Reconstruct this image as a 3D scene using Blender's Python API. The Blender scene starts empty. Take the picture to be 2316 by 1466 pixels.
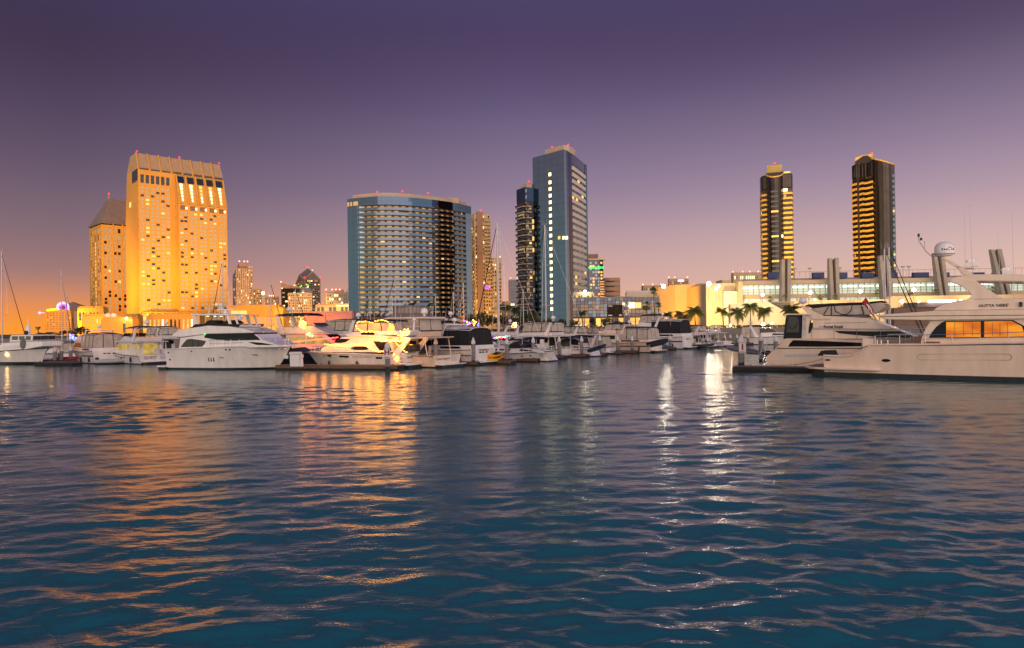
import bpy, bmesh, math, random
import numpy as np
from mathutils import Vector, Matrix
random.seed(7); np.random.seed(7)
R = math.radians
scene = bpy.context.scene
COL = scene.collection

# ------------------------------------------------------------------ camera
EYE = Vector((0.0, 0.0, 4.2))
F_PX, CX, CY, HOR = 1544.0, 1158.0, 733.0, 740.0
ROLL = R(0.8)
PITCH = math.atan((HOR - CY) / F_PX)
cam_data = bpy.data.cameras.new("camera")
cam_data.sensor_width = 36.0
cam_data.lens = 36.0 * F_PX / 2316.0
cam_data.clip_start = 0.1
cam_data.clip_end = 9000.0
cam = bpy.data.objects.new("camera", cam_data)
COL.objects.link(cam)
CAM_ROT = Matrix.Rotation(PITCH, 3, 'X') @ Matrix.Rotation(R(90), 3, 'X') @ Matrix.Rotation(-ROLL, 3, 'Z')
cam.matrix_world = Matrix.Translation(EYE) @ CAM_ROT.to_4x4()
scene.camera = cam

def ray(px, py):
    return CAM_ROT @ Vector(((px - CX) / F_PX, (CY - py) / F_PX, -1.0))
def at(px, py, y):
    """point of the place seen at a pixel of the photo, at a distance y"""
    d = ray(px, py)
    return EYE + d * (y / d.y)
def water(px, py, z=0.0):
    d = ray(px, py)
    return EYE + d * ((z - EYE.z) / d.z)

# ------------------------------------------------------------------ sky, sun, exposure
def lin(c):
    c = c / 255.0
    return c / 12.92 if c <= 0.04045 else ((c + 0.055) / 1.055) ** 2.4
def srgb(r, g, b, a=1.0):
    return (lin(r), lin(g), lin(b), a)

world = bpy.data.worlds.new("World")
scene.world = world
world.use_nodes = True
wn = world.node_tree.nodes; wl = world.node_tree.links
wn.clear()
w_out = wn.new("ShaderNodeOutputWorld")
w_bg = wn.new("ShaderNodeBackground")
w_tc = wn.new("ShaderNodeTexCoord")
w_sep = wn.new("ShaderNodeSeparateXYZ")
wl.new(w_tc.outputs["Generated"], w_sep.inputs[0])
def wmath(op, a, b=None, clamp=False):
    n = wn.new("ShaderNodeMath"); n.operation = op; n.use_clamp = clamp
    for i, v in enumerate((a, b)):
        if v is None: continue
        if isinstance(v, (int, float)): n.inputs[i].default_value = v
        else: wl.new(v, n.inputs[i])
    return n.outputs[0]
def wramp(fac, stops):
    n = wn.new("ShaderNodeValToRGB")
    el = n.color_ramp.elements; n.color_ramp.interpolation = 'B_SPLINE'
    while len(el) > 1: el.remove(el[-1])
    for i, (p, c) in enumerate(stops):
        e = el[0] if i == 0 else el.new(p)
        e.position = p; e.color = c
    wl.new(fac, n.inputs[0])
    return n.outputs[0]
def wmix(fac, a, b):
    n = wn.new("ShaderNodeMix"); n.data_type = 'RGBA'
    wl.new(fac, n.inputs[0]); wl.new(a, n.inputs[6]); wl.new(b, n.inputs[7])
    return n.outputs[2]
elev = wmath('MAXIMUM', w_sep.outputs[2], 0.0)
sky_left = wramp(elev, [(0, srgb(255, 158, 48)), (.02, srgb(250, 150, 62)), (.04, srgb(222, 142, 96)), (.06, srgb(186, 132, 112)), (.08, srgb(160, 122, 119)), (.12, srgb(138, 112, 120)), (.18, srgb(112, 94, 112)), (.241, srgb(91, 77, 101)), (.3, srgb(76, 62, 87)), (.363, srgb(63, 49, 74)), (.5, srgb(70, 68, 108)), (.7, srgb(82, 100, 154)), (1, srgb(80, 108, 166))])
sky_mid = wramp(elev, [(0, srgb(246, 176, 128)), (.02, srgb(236, 170, 138)), (.04, srgb(224, 168, 148)), (.07, srgb(208, 163, 154)), (.11, srgb(192, 156, 158)), (.15, srgb(168, 142, 156)), (.19, srgb(148, 128, 152)), (.287, srgb(106, 94, 128)), (.35, srgb(88, 74, 108)), (.41, srgb(75, 60, 92)), (.54, srgb(78, 80, 126)), (.7, srgb(82, 100, 154)), (1, srgb(80, 108, 166))])
sky_right = wramp(elev, [(0, srgb(246, 196, 160)), (.03, srgb(236, 192, 168)), (.06, srgb(224, 186, 172)), (.11, srgb(208, 176, 174)), (.16, srgb(180, 154, 168)), (.22, srgb(150, 130, 155)), (.3, srgb(106, 92, 122)), (.366, srgb(79, 62, 91)), (.5, srgb(74, 72, 114)), (.7, srgb(82, 100, 154)), (1, srgb(80, 108, 166))])
# blue dusk behind the camera, and the afterglow of the set sun to the right of it
sky_dusk = wramp(elev, [(0, (3.2, 1.32, .76, 1)), (.05, (2.7, 1.24, .80, 1)), (.15, (1.5, .90, .68, 1)), (.35, (.42, .38, .46, 1)), (.7, (.10, .15, .33, 1)), (1, (.080, .150, .381, 1))])
sky_west = wramp(elev, [(0, (3.3, 2.2, 1.25, 1)), (.05, (3.0, 2.15, 1.4, 1)), (.12, (1.9, 1.5, 1.2, 1)), (.22, (1.05, .92, .88, 1)), (.4, (.40, .40, .50, 1)), (.7, (.10, .15, .33, 1)), (1, (.080, .150, .381, 1))])
azim = wmath('ARCTAN2', w_sep.outputs[0], w_sep.outputs[1])
f_l = wmath('MINIMUM', wmath('MAXIMUM', wmath('MULTIPLY', azim, -1.75), 0.0), 1.0)
f_r = wmath('MINIMUM', wmath('MAXIMUM', wmath('MULTIPLY', azim, 1.75), 0.0), 1.0)
east = wmix(f_r, wmix(f_l, sky_mid, sky_left), sky_right)
f_b = wmath('MINIMUM', wmath('MAXIMUM', wmath('MULTIPLY', wmath('SUBTRACT', 0.5, w_sep.outputs[1]), 1.8), 0.0), 1.0)
dotw = wmath('ADD', wmath('MULTIPLY', w_sep.outputs[0], 0.60), wmath('MULTIPLY', w_sep.outputs[1], -0.80))
f_w = wmath('MINIMUM', wmath('MAXIMUM', wmath('MULTIPLY', wmath('ADD', dotw, 0.05), 1.05), 0.0), 1.0)
f_w = wmath('MULTIPLY', f_w, f_w)
east = wmix(f_b, east, sky_dusk)
wl.new(wmix(f_w, east, sky_west), w_bg.inputs[0])
w_bg.inputs[1].default_value = 1.0
wl.new(w_bg.outputs[0], w_out.inputs[0])

sun_data = bpy.data.lights.new("sun", 'SUN')
sun_data.energy = 1.7
sun_data.angle = R(75)
sun_data.color = (1.0, .64, .47)
sun = bpy.data.objects.new("sun", sun_data)
COL.objects.link(sun)
sun.rotation_euler = Vector((0.2, -0.95, 0.2)).to_track_quat('Z', 'Y').to_euler()
sun.location = (-40, -60, 60)

vs = scene.view_settings
vs.view_transform = 'Standard'; vs.look = 'None'; vs.exposure = 0.0; vs.gamma = 1.0
vs.use_curve_mapping = False
cy = scene.cycles
cy.use_denoising = True
cy.max_bounces = 6; cy.diffuse_bounces = 2; cy.glossy_bounces = 4; cy.transmission_bounces = 2
cy.sample_clamp_indirect = 6.0
cy.caustics_reflective = False; cy.caustics_refractive = False

# ------------------------------------------------------------------ materials
MATS = {}
def mat(name, col, rough=.5, metal=0.0, noise=None, emit=None, estr=0.0, bump=None, spec=None, coat=0.0, alpha=None, stretch=(1, 1, 1)):
    if name in MATS: return MATS[name]
    m = bpy.data.materials.new(name); m.use_nodes = True
    nt = m.node_tree; b = nt.nodes["Principled BSDF"]
    b.inputs["Base Color"].default_value = (*col, 1)
    b.inputs["Roughness"].default_value = rough
    b.inputs["Metallic"].default_value = metal
    if spec is not None: b.inputs["Specular IOR Level"].default_value = spec
    if coat: b.inputs["Coat Weight"].default_value = coat; b.inputs["Coat Roughness"].default_value = .05
    if emit is not None:
        b.inputs["Emission Color"].default_value = (*emit, 1)
        b.inputs["Emission Strength"].default_value = estr
    if alpha is not None: b.inputs["Alpha"].default_value = alpha
    if noise or bump:
        tc = nt.nodes.new("ShaderNodeTexCoord"); mp = nt.nodes.new("ShaderNodeMapping")
        mp.inputs["Scale"].default_value = stretch
        nt.links.new(tc.outputs["Object"], mp.inputs[0])
    if noise:
        sc, amt = noise
        nz = nt.nodes.new("ShaderNodeTexNoise"); nz.inputs["Scale"].default_value = sc; nz.inputs["Detail"].default_value = 6
        nt.links.new(mp.outputs[0], nz.inputs["Vector"])
        cr = nt.nodes.new("ShaderNodeValToRGB")
        lo = tuple(max(0, c * (1 - amt)) for c in col); hi = tuple(min(1, c * (1 + amt)) for c in col)
        cr.color_ramp.elements[0].position = .3; cr.color_ramp.elements[1].position = .7
        cr.color_ramp.elements[0].color = (*lo, 1); cr.color_ramp.elements[1].color = (*hi, 1)
        nt.links.new(nz.outputs[0], cr.inputs[0]); nt.links.new(cr.outputs[0], b.inputs["Base Color"])
    if bump:
        sc, st, ds = bump
        nb = nt.nodes.new("ShaderNodeTexNoise"); nb.inputs["Scale"].default_value = sc; nb.inputs["Detail"].default_value = 4
        nt.links.new(mp.outputs[0], nb.inputs["Vector"])
        bp = nt.nodes.new("ShaderNodeBump"); bp.inputs["Strength"].default_value = st; bp.inputs["Distance"].default_value = ds
        nt.links.new(nb.outputs[0], bp.inputs["Height"]); nt.links.new(bp.outputs[0], b.inputs["Normal"])
    MATS[name] = m
    return m
def glow(name, col, st):
    return mat(name, (0, 0, 0), .6, emit=col, estr=st)

M = dict(
    gel=mat("white_gelcoat", (.82, .77, .73), .20, noise=(.9, .09), coat=.4, stretch=(1.6, 1.6, .5)),
    gel2=mat("cream_gelcoat", (.84, .65, .50), .20, noise=(.9, .09), coat=.4, stretch=(1.6, 1.6, .5)),
    gel3=mat("grey_gelcoat", (.56, .55, .56), .3, noise=(.7, .06), coat=.3),
    navy=mat("navy_canvas", (.012, .016, .035), .8, noise=(4, .35), bump=(9, .4, .02)),
    blackc=mat("black_canvas", (.012, .012, .014), .8, noise=(4, .35), bump=(9, .5, .03)),
    greyc=mat("grey_canvas", (.16, .16, .18), .85, noise=(3, .25), bump=(6, .5, .04)),
    tanc=mat("clear_vinyl", (.50, .42, .34), .3, noise=(1.6, .22), bump=(2.2, .35, .05)),
    smoke=mat("smoked_glass", (.012, .010, .009), .4, spec=.1),
    frame=mat("dark_frame", (.02, .02, .022), .5),
    dglass=mat("dark_boat_glass", (.008, .009, .012), .08, spec=.16),
    tglass=mat("tinted_boat_glass", (.045, .038, .034), .08, spec=.35),
    steel=mat("stainless_rail", (.55, .54, .54), .25, metal=1.0),
    alu=mat("painted_aluminium", (.62, .58, .55), .4, noise=(2, .08)),
    boot=mat("dark_bottom_paint", (.012, .014, .02), .5, noise=(2, .4)),
    stripe=mat("dark_hull_stripe", (.015, .015, .03), .3),
    teak=mat("weathered_teak", (.17, .09, .05), .6, noise=(5, .3), stretch=(1, 12, 1)),
    dockside=mat("tarred_dock_side", (.018, .017, .016), .8, noise=(3, .5), bump=(5, .6, .05)),
    dockdeck=mat("dock_planking", (.14, .10, .075), .8, noise=(4, .35), stretch=(6, 1, 1)),
    pile=mat("concrete_pile", (.21, .20, .18), .85, noise=(3, .25), bump=(8, .3, .03)),
    pilewet=mat("wet_pile_foot", (.03, .03, .028), .7, noise=(3, .5)),
    cap=mat("white_pile_cap", (.68, .64, .60), .4, noise=(3, .08)),
    rubber=mat("black_rubber", (.015, .015, .016), .6),
    kayak=mat("yellow_kayak_plastic", (.80, .38, .004), .35, noise=(1, .06)),
    rib=mat("grey_inflatable_tube", (.40, .40, .43), .5, noise=(2, .1)),
    bluep=mat("blue_plastic", (.02, .18, .42), .4, noise=(2, .12)),
    red=mat("red_cloth", (.40, .01, .015), .7, noise=(3, .2)),
    redpaint=mat("dark_red_paint", (.25, .005, .03), .5),
    white=mat("matt_white", (.75, .72, .70), .5, noise=(2, .05)),
    ink=mat("dark_lettering", (.03, .02, .035), .5),
    inkblue=mat("blue_lettering", (.02, .03, .16), .5),
    rope=mat("mooring_rope", (.42, .36, .24), .9),
    fender=mat("navy_fender", (.012, .016, .05), .45),
    # buildings
    hyatt=mat("orange_lit_facade", (.60, .335, .065), .85, noise=(.05, .06), bump=(.6, .15, .1)),  # floodlit orange put into the wall's own colour
    hroof=mat("copper_brown_roof", (.46, .30, .16), .6, noise=(.15, .12), bump=(3, .2, .1), stretch=(6, 1, 1)),
    slate=mat("grey_slate_roof", (.24, .18, .14), .7, noise=(.2, .15)),
    darkwin=mat("dark_window_glass", (.02, .024, .03), .05, spec=.8),
    greywin=mat("pale_glow_window_glass", (.22, .20, .15), .12, spec=.6, emit=(1, .78, .38), estr=.26),  # pane's pale tone put in as a faint glow
    winlit=glow("lit_window", (1.0, .55, .14), 1.6),
    winhot=glow("bright_lit_window", (1.0, .74, .36), 3.2),
    windim=mat("dim_lit_window", (.20, .16, .10), .15, emit=(1, .66, .28), estr=.34),
    mirror=mat("blue_mirror_glass", (.082, .122, .19), .03, metal=1.0, noise=(.08, .06)),
    mirror2=mat("pale_mirror_glass", (.21, .26, .32), .04, metal=1.0, noise=(.08, .05)),
    ring=mat("balcony_ring_glass", (.122, .158, .21), .05, metal=1.0, noise=(.06, .12)),
    seam=mat("dark_curtain_wall_seam", (.06, .05, .055), .5, metal=.3),
    copper=mat("warm_brown_soffit", (.20, .12, .08), .7, noise=(.3, .15)),
    roomlit=mat("curtained_room_glow", (.40, .28, .13), .5, emit=(1.0, .56, .15), estr=.42),
    roomlit2=mat("curtained_room_glow_soft", (.36, .26, .13), .5, emit=(1.0, .58, .18), estr=.24),
    tan=mat("tan_penthouse_wall", (.52, .40, .28), .85, noise=(.1, .07)),
    beige=mat("beige_stucco", (.58, .46, .29), .9, noise=(.12, .07), bump=(1.2, .15, .05)),
    cream=mat("cream_stucco", (.70, .62, .48), .9, noise=(.10, .06), bump=(1.2, .15, .05)),
    conc=mat("grey_concrete", (.33, .30, .27), .9, noise=(.3, .12)),
    dkglass=mat("brown_mirror_glass", (.055, .045, .042), .08, metal=.85, noise=(.2, .15)),
    bandy=mat("ochre_balcony_band", (.62, .42, .12), .8, noise=(.2, .08)),
    convg=mat("lit_greenish_glass", (.45, .52, .46), .15, emit=(.72, .95, .74), estr=.42),
    convl=glow("light_strip_white", (1.0, 1.0, .84), 1.9),
    bluebox=mat("blue_plant_screen", (.03, .055, .17), .6, noise=(.3, .15)),
    brown=mat("brown_stone_facade", (.34, .235, .17), .85, noise=(.1, .1)),
    pink=mat("dusky_pink_wall", (.42, .20, .22), .85, noise=(.1, .1)),
    warmgl=mat("warm_grey_curtain_glass", (.085, .085, .10), .06, metal=.9, noise=(.15, .12)),
    warmgl2=mat("warm_beige_curtain_glass", (.17, .135, .105), .10, metal=.75, noise=(.15, .12)),
    poster=mat("printed_poster", (.022, .013, .009), .6, noise=(1.1, .95), spec=.2),
    green=glow("green_neon", (.02, 1.0, .18), 2.6),
    lime=glow("lime_neon", (.55, 1.0, .02), 2.2),
    violet=glow("violet_neon", (.75, .50, 1.0), 1.7),
    magenta=glow("magenta_neon", (.75, .05, 1.0), 2.4),
    beacon=glow("red_beacon", (1.0, .012, .03), 6.0),
    beaconw=glow("pink_white_beacon", (1.0, .30, .22), 5.0),
    lampw=glow("white_lamp", (1.0, .90, .72), 40.0),
    lampo=glow("orange_lamp", (1.0, .55, .16), 30.0),
    fairy=glow("warm_string_bulb", (1.0, .36, .025), 24.0),
    fairyw=glow("white_warm_bulb", (1.0, .42, .05), 20.0),
    fairyr=glow("red_string_bulb", (1.0, .06, .05), 9.0),
    fairyg=glow("green_string_bulb", (.05, 1.0, .25), 6.0),
    fairyb=glow("blue_string_bulb", (.12, .15, 1.0), 9.0),
    tube=glow("violet_white_light_tube", (.86, .74, 1.0), 9.0),
    cabin=glow("orange_cabin_glow", (1.0, .27, .012), .95),
    cabiny=glow("yellow_cabin_glow", (1.0, .62, .12), .62),
    shop=glow("shop_light", (1.0, .52, .10), 1.5),
    bark=mat("palm_bark", (.10, .075, .05), .9, noise=(3, .3), bump=(6, .6, .05)),
    frond=mat("palm_frond", (.10, .12, .03), .55, noise=(1, .35)),
    leaf=mat("tree_leaf", (.07, .085, .02), .6, noise=(.7, .45)),
    leafd=mat("dark_leaf", (.04, .05, .018), .6, noise=(.7, .45)),
    pole=mat("galvanised_pole", (.25, .24, .23), .5, metal=.4),
    asphalt=mat("asphalt", (.05, .05, .05), .9, noise=(.2, .2)),
    quay=mat("quay_concrete", (.22, .19, .16), .9, noise=(.2, .2)),
)

# drawn blinds glowing unevenly behind the yacht's saloon windows
def uneven_glow(m, c0, c1, sc, st, dist=(1, 1, 1)):
    nt = m.node_tree; b = nt.nodes["Principled BSDF"]
    tc = nt.nodes.new("ShaderNodeTexCoord"); mp = nt.nodes.new("ShaderNodeMapping"); mp.inputs["Scale"].default_value = dist
    nz = nt.nodes.new("ShaderNodeTexNoise"); nz.inputs["Scale"].default_value = sc; nz.inputs["Detail"].default_value = 3
    cr = nt.nodes.new("ShaderNodeValToRGB"); cr.color_ramp.elements[0].position = .32; cr.color_ramp.elements[1].position = .68
    cr.color_ramp.elements[0].color = (*c0, 1); cr.color_ramp.elements[1].color = (*c1, 1)
    nt.links.new(tc.outputs["Object"], mp.inputs[0]); nt.links.new(mp.outputs[0], nz.inputs["Vector"]); nt.links.new(nz.outputs[0], cr.inputs[0]); nt.links.new(cr.outputs[0], b.inputs["Emission Color"])
    b.inputs["Emission Strength"].default_value = st
uneven_glow(M["cabin"], (.62, .11, .002), (1.0, .36, .02), .9, 1.0, (.55, 1, 1.6))
uneven_glow(M["cabiny"], (.55, .30, .04), (1.0, .70, .18), 1.1, .62)
uneven_glow(M["shop"], (.55, .20, .02), (1.0, .60, .16), .35, 1.5)

# ------------------------------------------------------------------ mesh helpers
def tag(o, label=None, cat=None, group=None, kind=None):
    if label: o["label"] = label
    if cat: o["category"] = cat
    if group: o["group"] = group
    if kind: o["kind"] = kind
    return o
def thing(name, label, cat, loc=(0, 0, 0), rz=0.0, group=None):
    o = bpy.data.objects.new(name, None); COL.objects.link(o)
    o.empty_display_size = .3
    o.location = loc; o.rotation_euler = (0, 0, rz)
    return tag(o, label, cat, group)
def link(name, me, parent=None):
    o = bpy.data.objects.new(name, me); COL.objects.link(o)
    if parent: o.parent = parent
    return o
class MB:
    def __init__(s): s.v = []; s.f = []; s.m = []
    def add(s, vs, fs, mi=0):
        k = len(s.v); s.v += [tuple(v) for v in vs]
        s.f += [tuple(i + k for i in f) for f in fs]; s.m += [mi] * len(fs)
        return s
    def box(s, x0, x1, y0, y1, z0, z1, mi=0):
        return s.add([(x0, y0, z0), (x1, y0, z0), (x1, y1, z0), (x0, y1, z0), (x0, y0, z1), (x1, y0, z1), (x1, y1, z1), (x0, y1, z1)],
                     [(0, 3, 2, 1), (4, 5, 6, 7), (0, 1, 5, 4), (1, 2, 6, 5), (2, 3, 7, 6), (3, 0, 4, 7)], mi)
    def quad(s, a, b, c, d, mi=0): return s.add([a, b, c, d], [(0, 1, 2, 3)], mi)
    def prism_xz(s, poly, wf, mi=0):
        """closed solid: side outline (x,z), half width wf(x,z)"""
        n = len(poly)
        vs = [(x, -wf(x, z), z) for x, z in poly] + [(x, wf(x, z), z) for x, z in poly]
        fs = [tuple(range(n)), tuple(range(2 * n - 1, n - 1, -1))]
        fs += [(i, i + n, (i + 1) % n + n, (i + 1) % n) for i in range(n)]
        return s.add(vs, fs, mi)
    def prism(s, poly, axis, a, b, mi=0):
        """outline in the two other axes, extruded along axis from a to b"""
        def p(u, v, w):
            return {'x': (w, u, v), 'y': (u, w, v), 'z': (u, v, w)}[axis]
        n = len(poly)
        vs = [p(u, v, a) for u, v in poly] + [p(u, v, b) for u, v in poly]
        fs = [tuple(range(n)), tuple(range(2 * n - 1, n - 1, -1))]
        fs += [(i, i + n, (i + 1) % n + n, (i + 1) % n) for i in range(n)]
        return s.add(vs, fs, mi)
    def tube(s, pts, r, n=6, mi=0, r1=None, cap=True):
        pts = [Vector(p) for p in pts]; rings = []
        N = len(pts)
        for i, p in enumerate(pts):
            t = (pts[min(i + 1, N - 1)] - pts[max(i - 1, 0)])
            if t.length < 1e-9: t = Vector((0, 0, 1))
            t.normalize()
            u = t.cross(Vector((0, 0, 1)))
            if u.length < .05: u = t.cross(Vector((1, 0, 0)))
            u.normalize(); w = t.cross(u)
            rr = r if r1 is None else r + (r1 - r) * i / max(1, N - 1)
            rings.append([p + (u * math.cos(a) + w * math.sin(a)) * rr for a in (2 * math.pi * k / n for k in range(n))])
        vs = [v for rg in rings for v in rg]
        fs = [(i * n + k, i * n + (k + 1) % n, (i + 1) * n + (k + 1) % n, (i + 1) * n + k) for i in range(N - 1) for k in range(n)]
        if cap: fs += [tuple(range(n - 1, -1, -1)), tuple((N - 1) * n + k for k in range(n))]
        return s.add(vs, fs, mi)
    def lathe(s, prof, c=(0, 0, 0), n=16, mi=0):
        vs = []; 
        for r, z in prof:
            vs += [(c[0] + r * math.cos(2 * math.pi * k / n), c[1] + r * math.sin(2 * math.pi * k / n), c[2] + z) for k in range(n)]
        fs = [(i * n + k, i * n + (k + 1) % n, (i + 1) * n + (k + 1) % n, (i + 1) * n + k) for i in range(len(prof) - 1) for k in range(n)]
        fs += [tuple(range(n - 1, -1, -1)), tuple((len(prof) - 1) * n + k for k in range(n))]
        return s.add(vs, fs, mi)
    def ball(s, c, r, n=8, mi=0, sz=1.0):
        k = max(4, n // 2 + 1)
        prof = [(max(.001, r * math.sin(math.pi * i / k)), -r * sz * math.cos(math.pi * i / k)) for i in range(k + 1)]
        return s.lathe(prof, c, n, mi)
    def grid(s, rows, mi=0, closed=False):
        n = len(rows[0]); vs = [v for rw in rows for v in rw]
        m = n if closed else n - 1
        fs = [(i * n + k, i * n + (k + 1) % n, (i + 1) * n + (k + 1) % n, (i + 1) * n + k) for i in range(len(rows) - 1) for k in range(m)]
        return s.add(vs, fs, mi)
    def mesh(s, name, mats, smooth=None, fix=True):
        me = bpy.data.meshes.new(name)
        me.from_pydata(s.v, [], s.f)
        for m in (mats if isinstance(mats, (list, tuple)) else [mats]): me.materials.append(M[m] if isinstance(m, str) else m)
        if any(s.m): me.polygons.foreach_set("material_index", s.m)
        if fix:
            bm = bmesh.new(); bm.from_mesh(me)
            bmesh.ops.recalc_face_normals(bm, faces=bm.faces); bm.to_mesh(me); bm.free()
        if smooth is not None:
            me.polygons.foreach_set("use_smooth", [True] * len(me.polygons))
            me.set_sharp_from_angle(angle=R(smooth))
        me.update()
        return me
    def build(s, name, mats, parent=None, smooth=None, bevel=0.0, fix=True, kind=None):
        o = link(name, s.mesh(name, mats, smooth, fix), parent)
        if bevel:
            b = o.modifiers.new("bevel", 'BEVEL'); b.width = bevel; b.segments = 2; b.limit_method = 'ANGLE'; b.angle_limit = R(35)
            o.data.polygons.foreach_set("use_smooth", [True] * len(o.data.polygons))
            b.harden_normals = True
        if kind: o["kind"] = kind
        return o
def pieces(name, items, parent, limit=300):
    """items: (mesh, (x,y,z)) ; the first `limit` are parts of their own, the rest one joined part"""
    rest = MB(); rmats = []
    for i, (me, loc) in enumerate(items):
        if i < limit:
            o = link(name, me, parent); o.location = loc
        else:
            mm = me.materials[0]
            if mm not in rmats: rmats.append(mm)
            mi = rmats.index(mm)
            rest.add([(v.co.x + loc[0], v.co.y + loc[1], v.co.z + loc[2]) for v in me.vertices], [tuple(p.vertices) for p in me.polygons], mi)
    if rest.f: rest.build(name, rmats, parent, kind="stuff")
def text_part(name, s, size, mt, parent, mtx, ext=.004, shear=0.0, align='CENTER', bold=0.0):
    cu = bpy.data.curves.new(name, 'FONT'); cu.body = s; cu.size = size; cu.extrude = ext; cu.shear = shear
    cu.align_x = align; cu.align_y = 'CENTER'; cu.offset = bold; cu.resolution_u = 2
    tmp = bpy.data.objects.new("tmp_text", cu); COL.objects.link(tmp)
    dg = bpy.context.evaluated_depsgraph_get()
    me = bpy.data.meshes.new_from_object(tmp.evaluated_get(dg))
    bpy.data.objects.remove(tmp); bpy.data.curves.remove(cu)
    me.materials.clear(); me.materials.append(M[mt]); me.name = name
    me.transform(mtx)
    return link(name, me, parent)
# ------------------------------------------------------------------ frames
class Frame:
    def __init__(s, o, yaw):
        s.o = Vector((o[0], o[1], 0)); s.yaw = R(yaw)
        s.ex = Vector((math.cos(s.yaw), math.sin(s.yaw), 0)); s.ey = Vector((-math.sin(s.yaw), math.cos(s.yaw), 0))
    def on_y(s, px, py, y=0.0):
        d = ray(px, py); t = (y - (EYE - s.o).dot(s.ey)) / d.dot(s.ey)
        p = EYE + d * t
        return (p - s.o).dot(s.ex), p.z
    def on_x(s, px, py, x=0.0):
        d = ray(px, py); t = (x - (EYE - s.o).dot(s.ex)) / d.dot(s.ex)
        p = EYE + d * t
        return (p - s.o).dot(s.ey), p.z
    def world(s, x, y, z=0.0):
        p = s.o + s.ex * x + s.ey * y
        return Vector((p.x, p.y, z))
    def thing(s, name, label, cat, group=None):
        return thing(name, label, cat, s.o, s.yaw, group)

def mbox(mb, mp, u0, u1, d0, d1, z0, z1, mi=0):
    c = [(u, d, z) for z in (z0, z1) for d in (d0, d1) for u in (u0, u1)]
    return mb.add([mp(*q) for q in c], [(0, 1, 3, 2), (4, 6, 7, 5), (0, 4, 5, 1), (2, 3, 7, 6), (0, 2, 6, 4), (1, 5, 7, 3)], mi)
def yface(y0): return lambda u, d, z: (u, y0 - d, z)
def xface(x0): return lambda u, d, z: (x0 - d, u, z)
def even(a, b, n, fill):
    w = (b - a) / n
    return [(a + w * i + w * (1 - fill) / 2, a + w * (i + 1) - w * (1 - fill) / 2) for i in range(n)]

def facade(par, mp, U0, U1, Z0, Z1, cols, rows, dep, wall, pick, limit=300, wname="window", fname="facade", sill=True):
    """relief of piers and spandrels standing proud of a core plane, with window panes set back between them"""
    mb = MB()
    ed = [U0] + [v for c in cols for v in c] + [U1]
    for i in range(0, len(ed), 2):
        if ed[i + 1] - ed[i] > .02: mbox(mb, mp, ed[i], ed[i + 1], -.3, dep, Z0, Z1)
    ez = [Z0] + [v for r_ in rows for v in r_] + [Z1]
    for i in range(0, len(ez), 2):
        if ez[i + 1] - ez[i] > .02: mbox(mb, mp, U0 + .03, U1 - .03, -.28, dep - .06, ez[i] + .003, ez[i + 1] - .003)
    f = mb.build(fname, wall, par)
    cache = {}; items = []
    for j, (z0, z1) in enumerate(rows):
        for i, (u0, u1) in enumerate(cols):
            mk = pick(i, j)
            if mk is None: continue
            key = (mk, round(u1 - u0, 2), round(z1 - z0, 2))
            if key not in cache:
                b = MB(); hw, hh = (u1 - u0) / 2 + .02, (z1 - z0) / 2 + .02
                mbox(b, mp, -hw, hw, 0, dep * .25, -hh, hh)
                me = b.mesh(wname, mk); o0 = mp(0, 0, 0)
                me.transform(Matrix.Translation((-o0[0], -o0[1], -o0[2])))
                cache[key] = me
            items.append((cache[key], mp((u0 + u1) / 2, 0, (z0 + z1) / 2)))
    items.sort(key=lambda t: -random.random())
    pieces(wname, items, par, limit)
    return f

rng = random.Random(11)
def pick_of(*tbl):
    def f(i, j):
        r = rng.random()
        for p, m in tbl:
            if r < p: return m
            r -= p
        return tbl[-1][1]
    return f

def beacon(par, p, r=.9, m="beacon"):
    r *= .68
    return MB().tube([(p[0], p[1], p[2] - 1.6), (p[0], p[1], p[2])], .12, 5).ball((p[0], p[1], p[2]), r, 8, 1).build("beacon_light", ["frame", m], par)

def spot(name, loc, target, power, color, angle, blend=.6, radius=1.5):
    d = bpy.data.lights.new(name, 'SPOT'); d.energy = power; d.color = color; d.spot_size = R(angle); d.spot_blend = blend; d.shadow_soft_size = radius
    o = bpy.data.objects.new(name, d); COL.objects.link(o); o.location = loc
    o.rotation_euler = (Vector(target) - Vector(loc)).to_track_quat('-Z', 'Y').to_euler()
    return o
def point(name, loc, power, color, radius=.3, parent=None):
    d = bpy.data.lights.new(name, 'POINT'); d.energy = power; d.color = color; d.shadow_soft_size = radius
    o = bpy.data.objects.new(name, d); COL.objects.link(o); o.location = loc
    if parent: o.parent = parent
    return o
SODIUM = (1.0, .38, .004); WARM = (1.0, .66, .30); WHITE = (1.0, .86, .62)

# ------------------------------------------------------------------ ground, quay
G = 2.6
g = MB()
g.box(-1800, 1800, 196, 4200, -3, G)
tag(g.build("ground", "asphalt"), kind="structure")
q = MB(); q.box(-1800, 1800, 188, 195.99, -3, G + .35)
q.box(-1800, 1800, 187.2, 187.99, -3, 1.2)
tag(q.build("seawall", "quay"), kind="structure")
hl = MB()
pts = [(-1800, 40), (-1300, 62), (-900, 38), (-520, 20), (0, 15), (500, 20), (1100, 30), (1800, 26)]
hl.prism([(x, z) for x, z in pts] + [(1800, 0), (-1800, 0)], 'y', 4100, 4190)
tag(hl.build("hills", "brown"), kind="structure")

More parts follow.
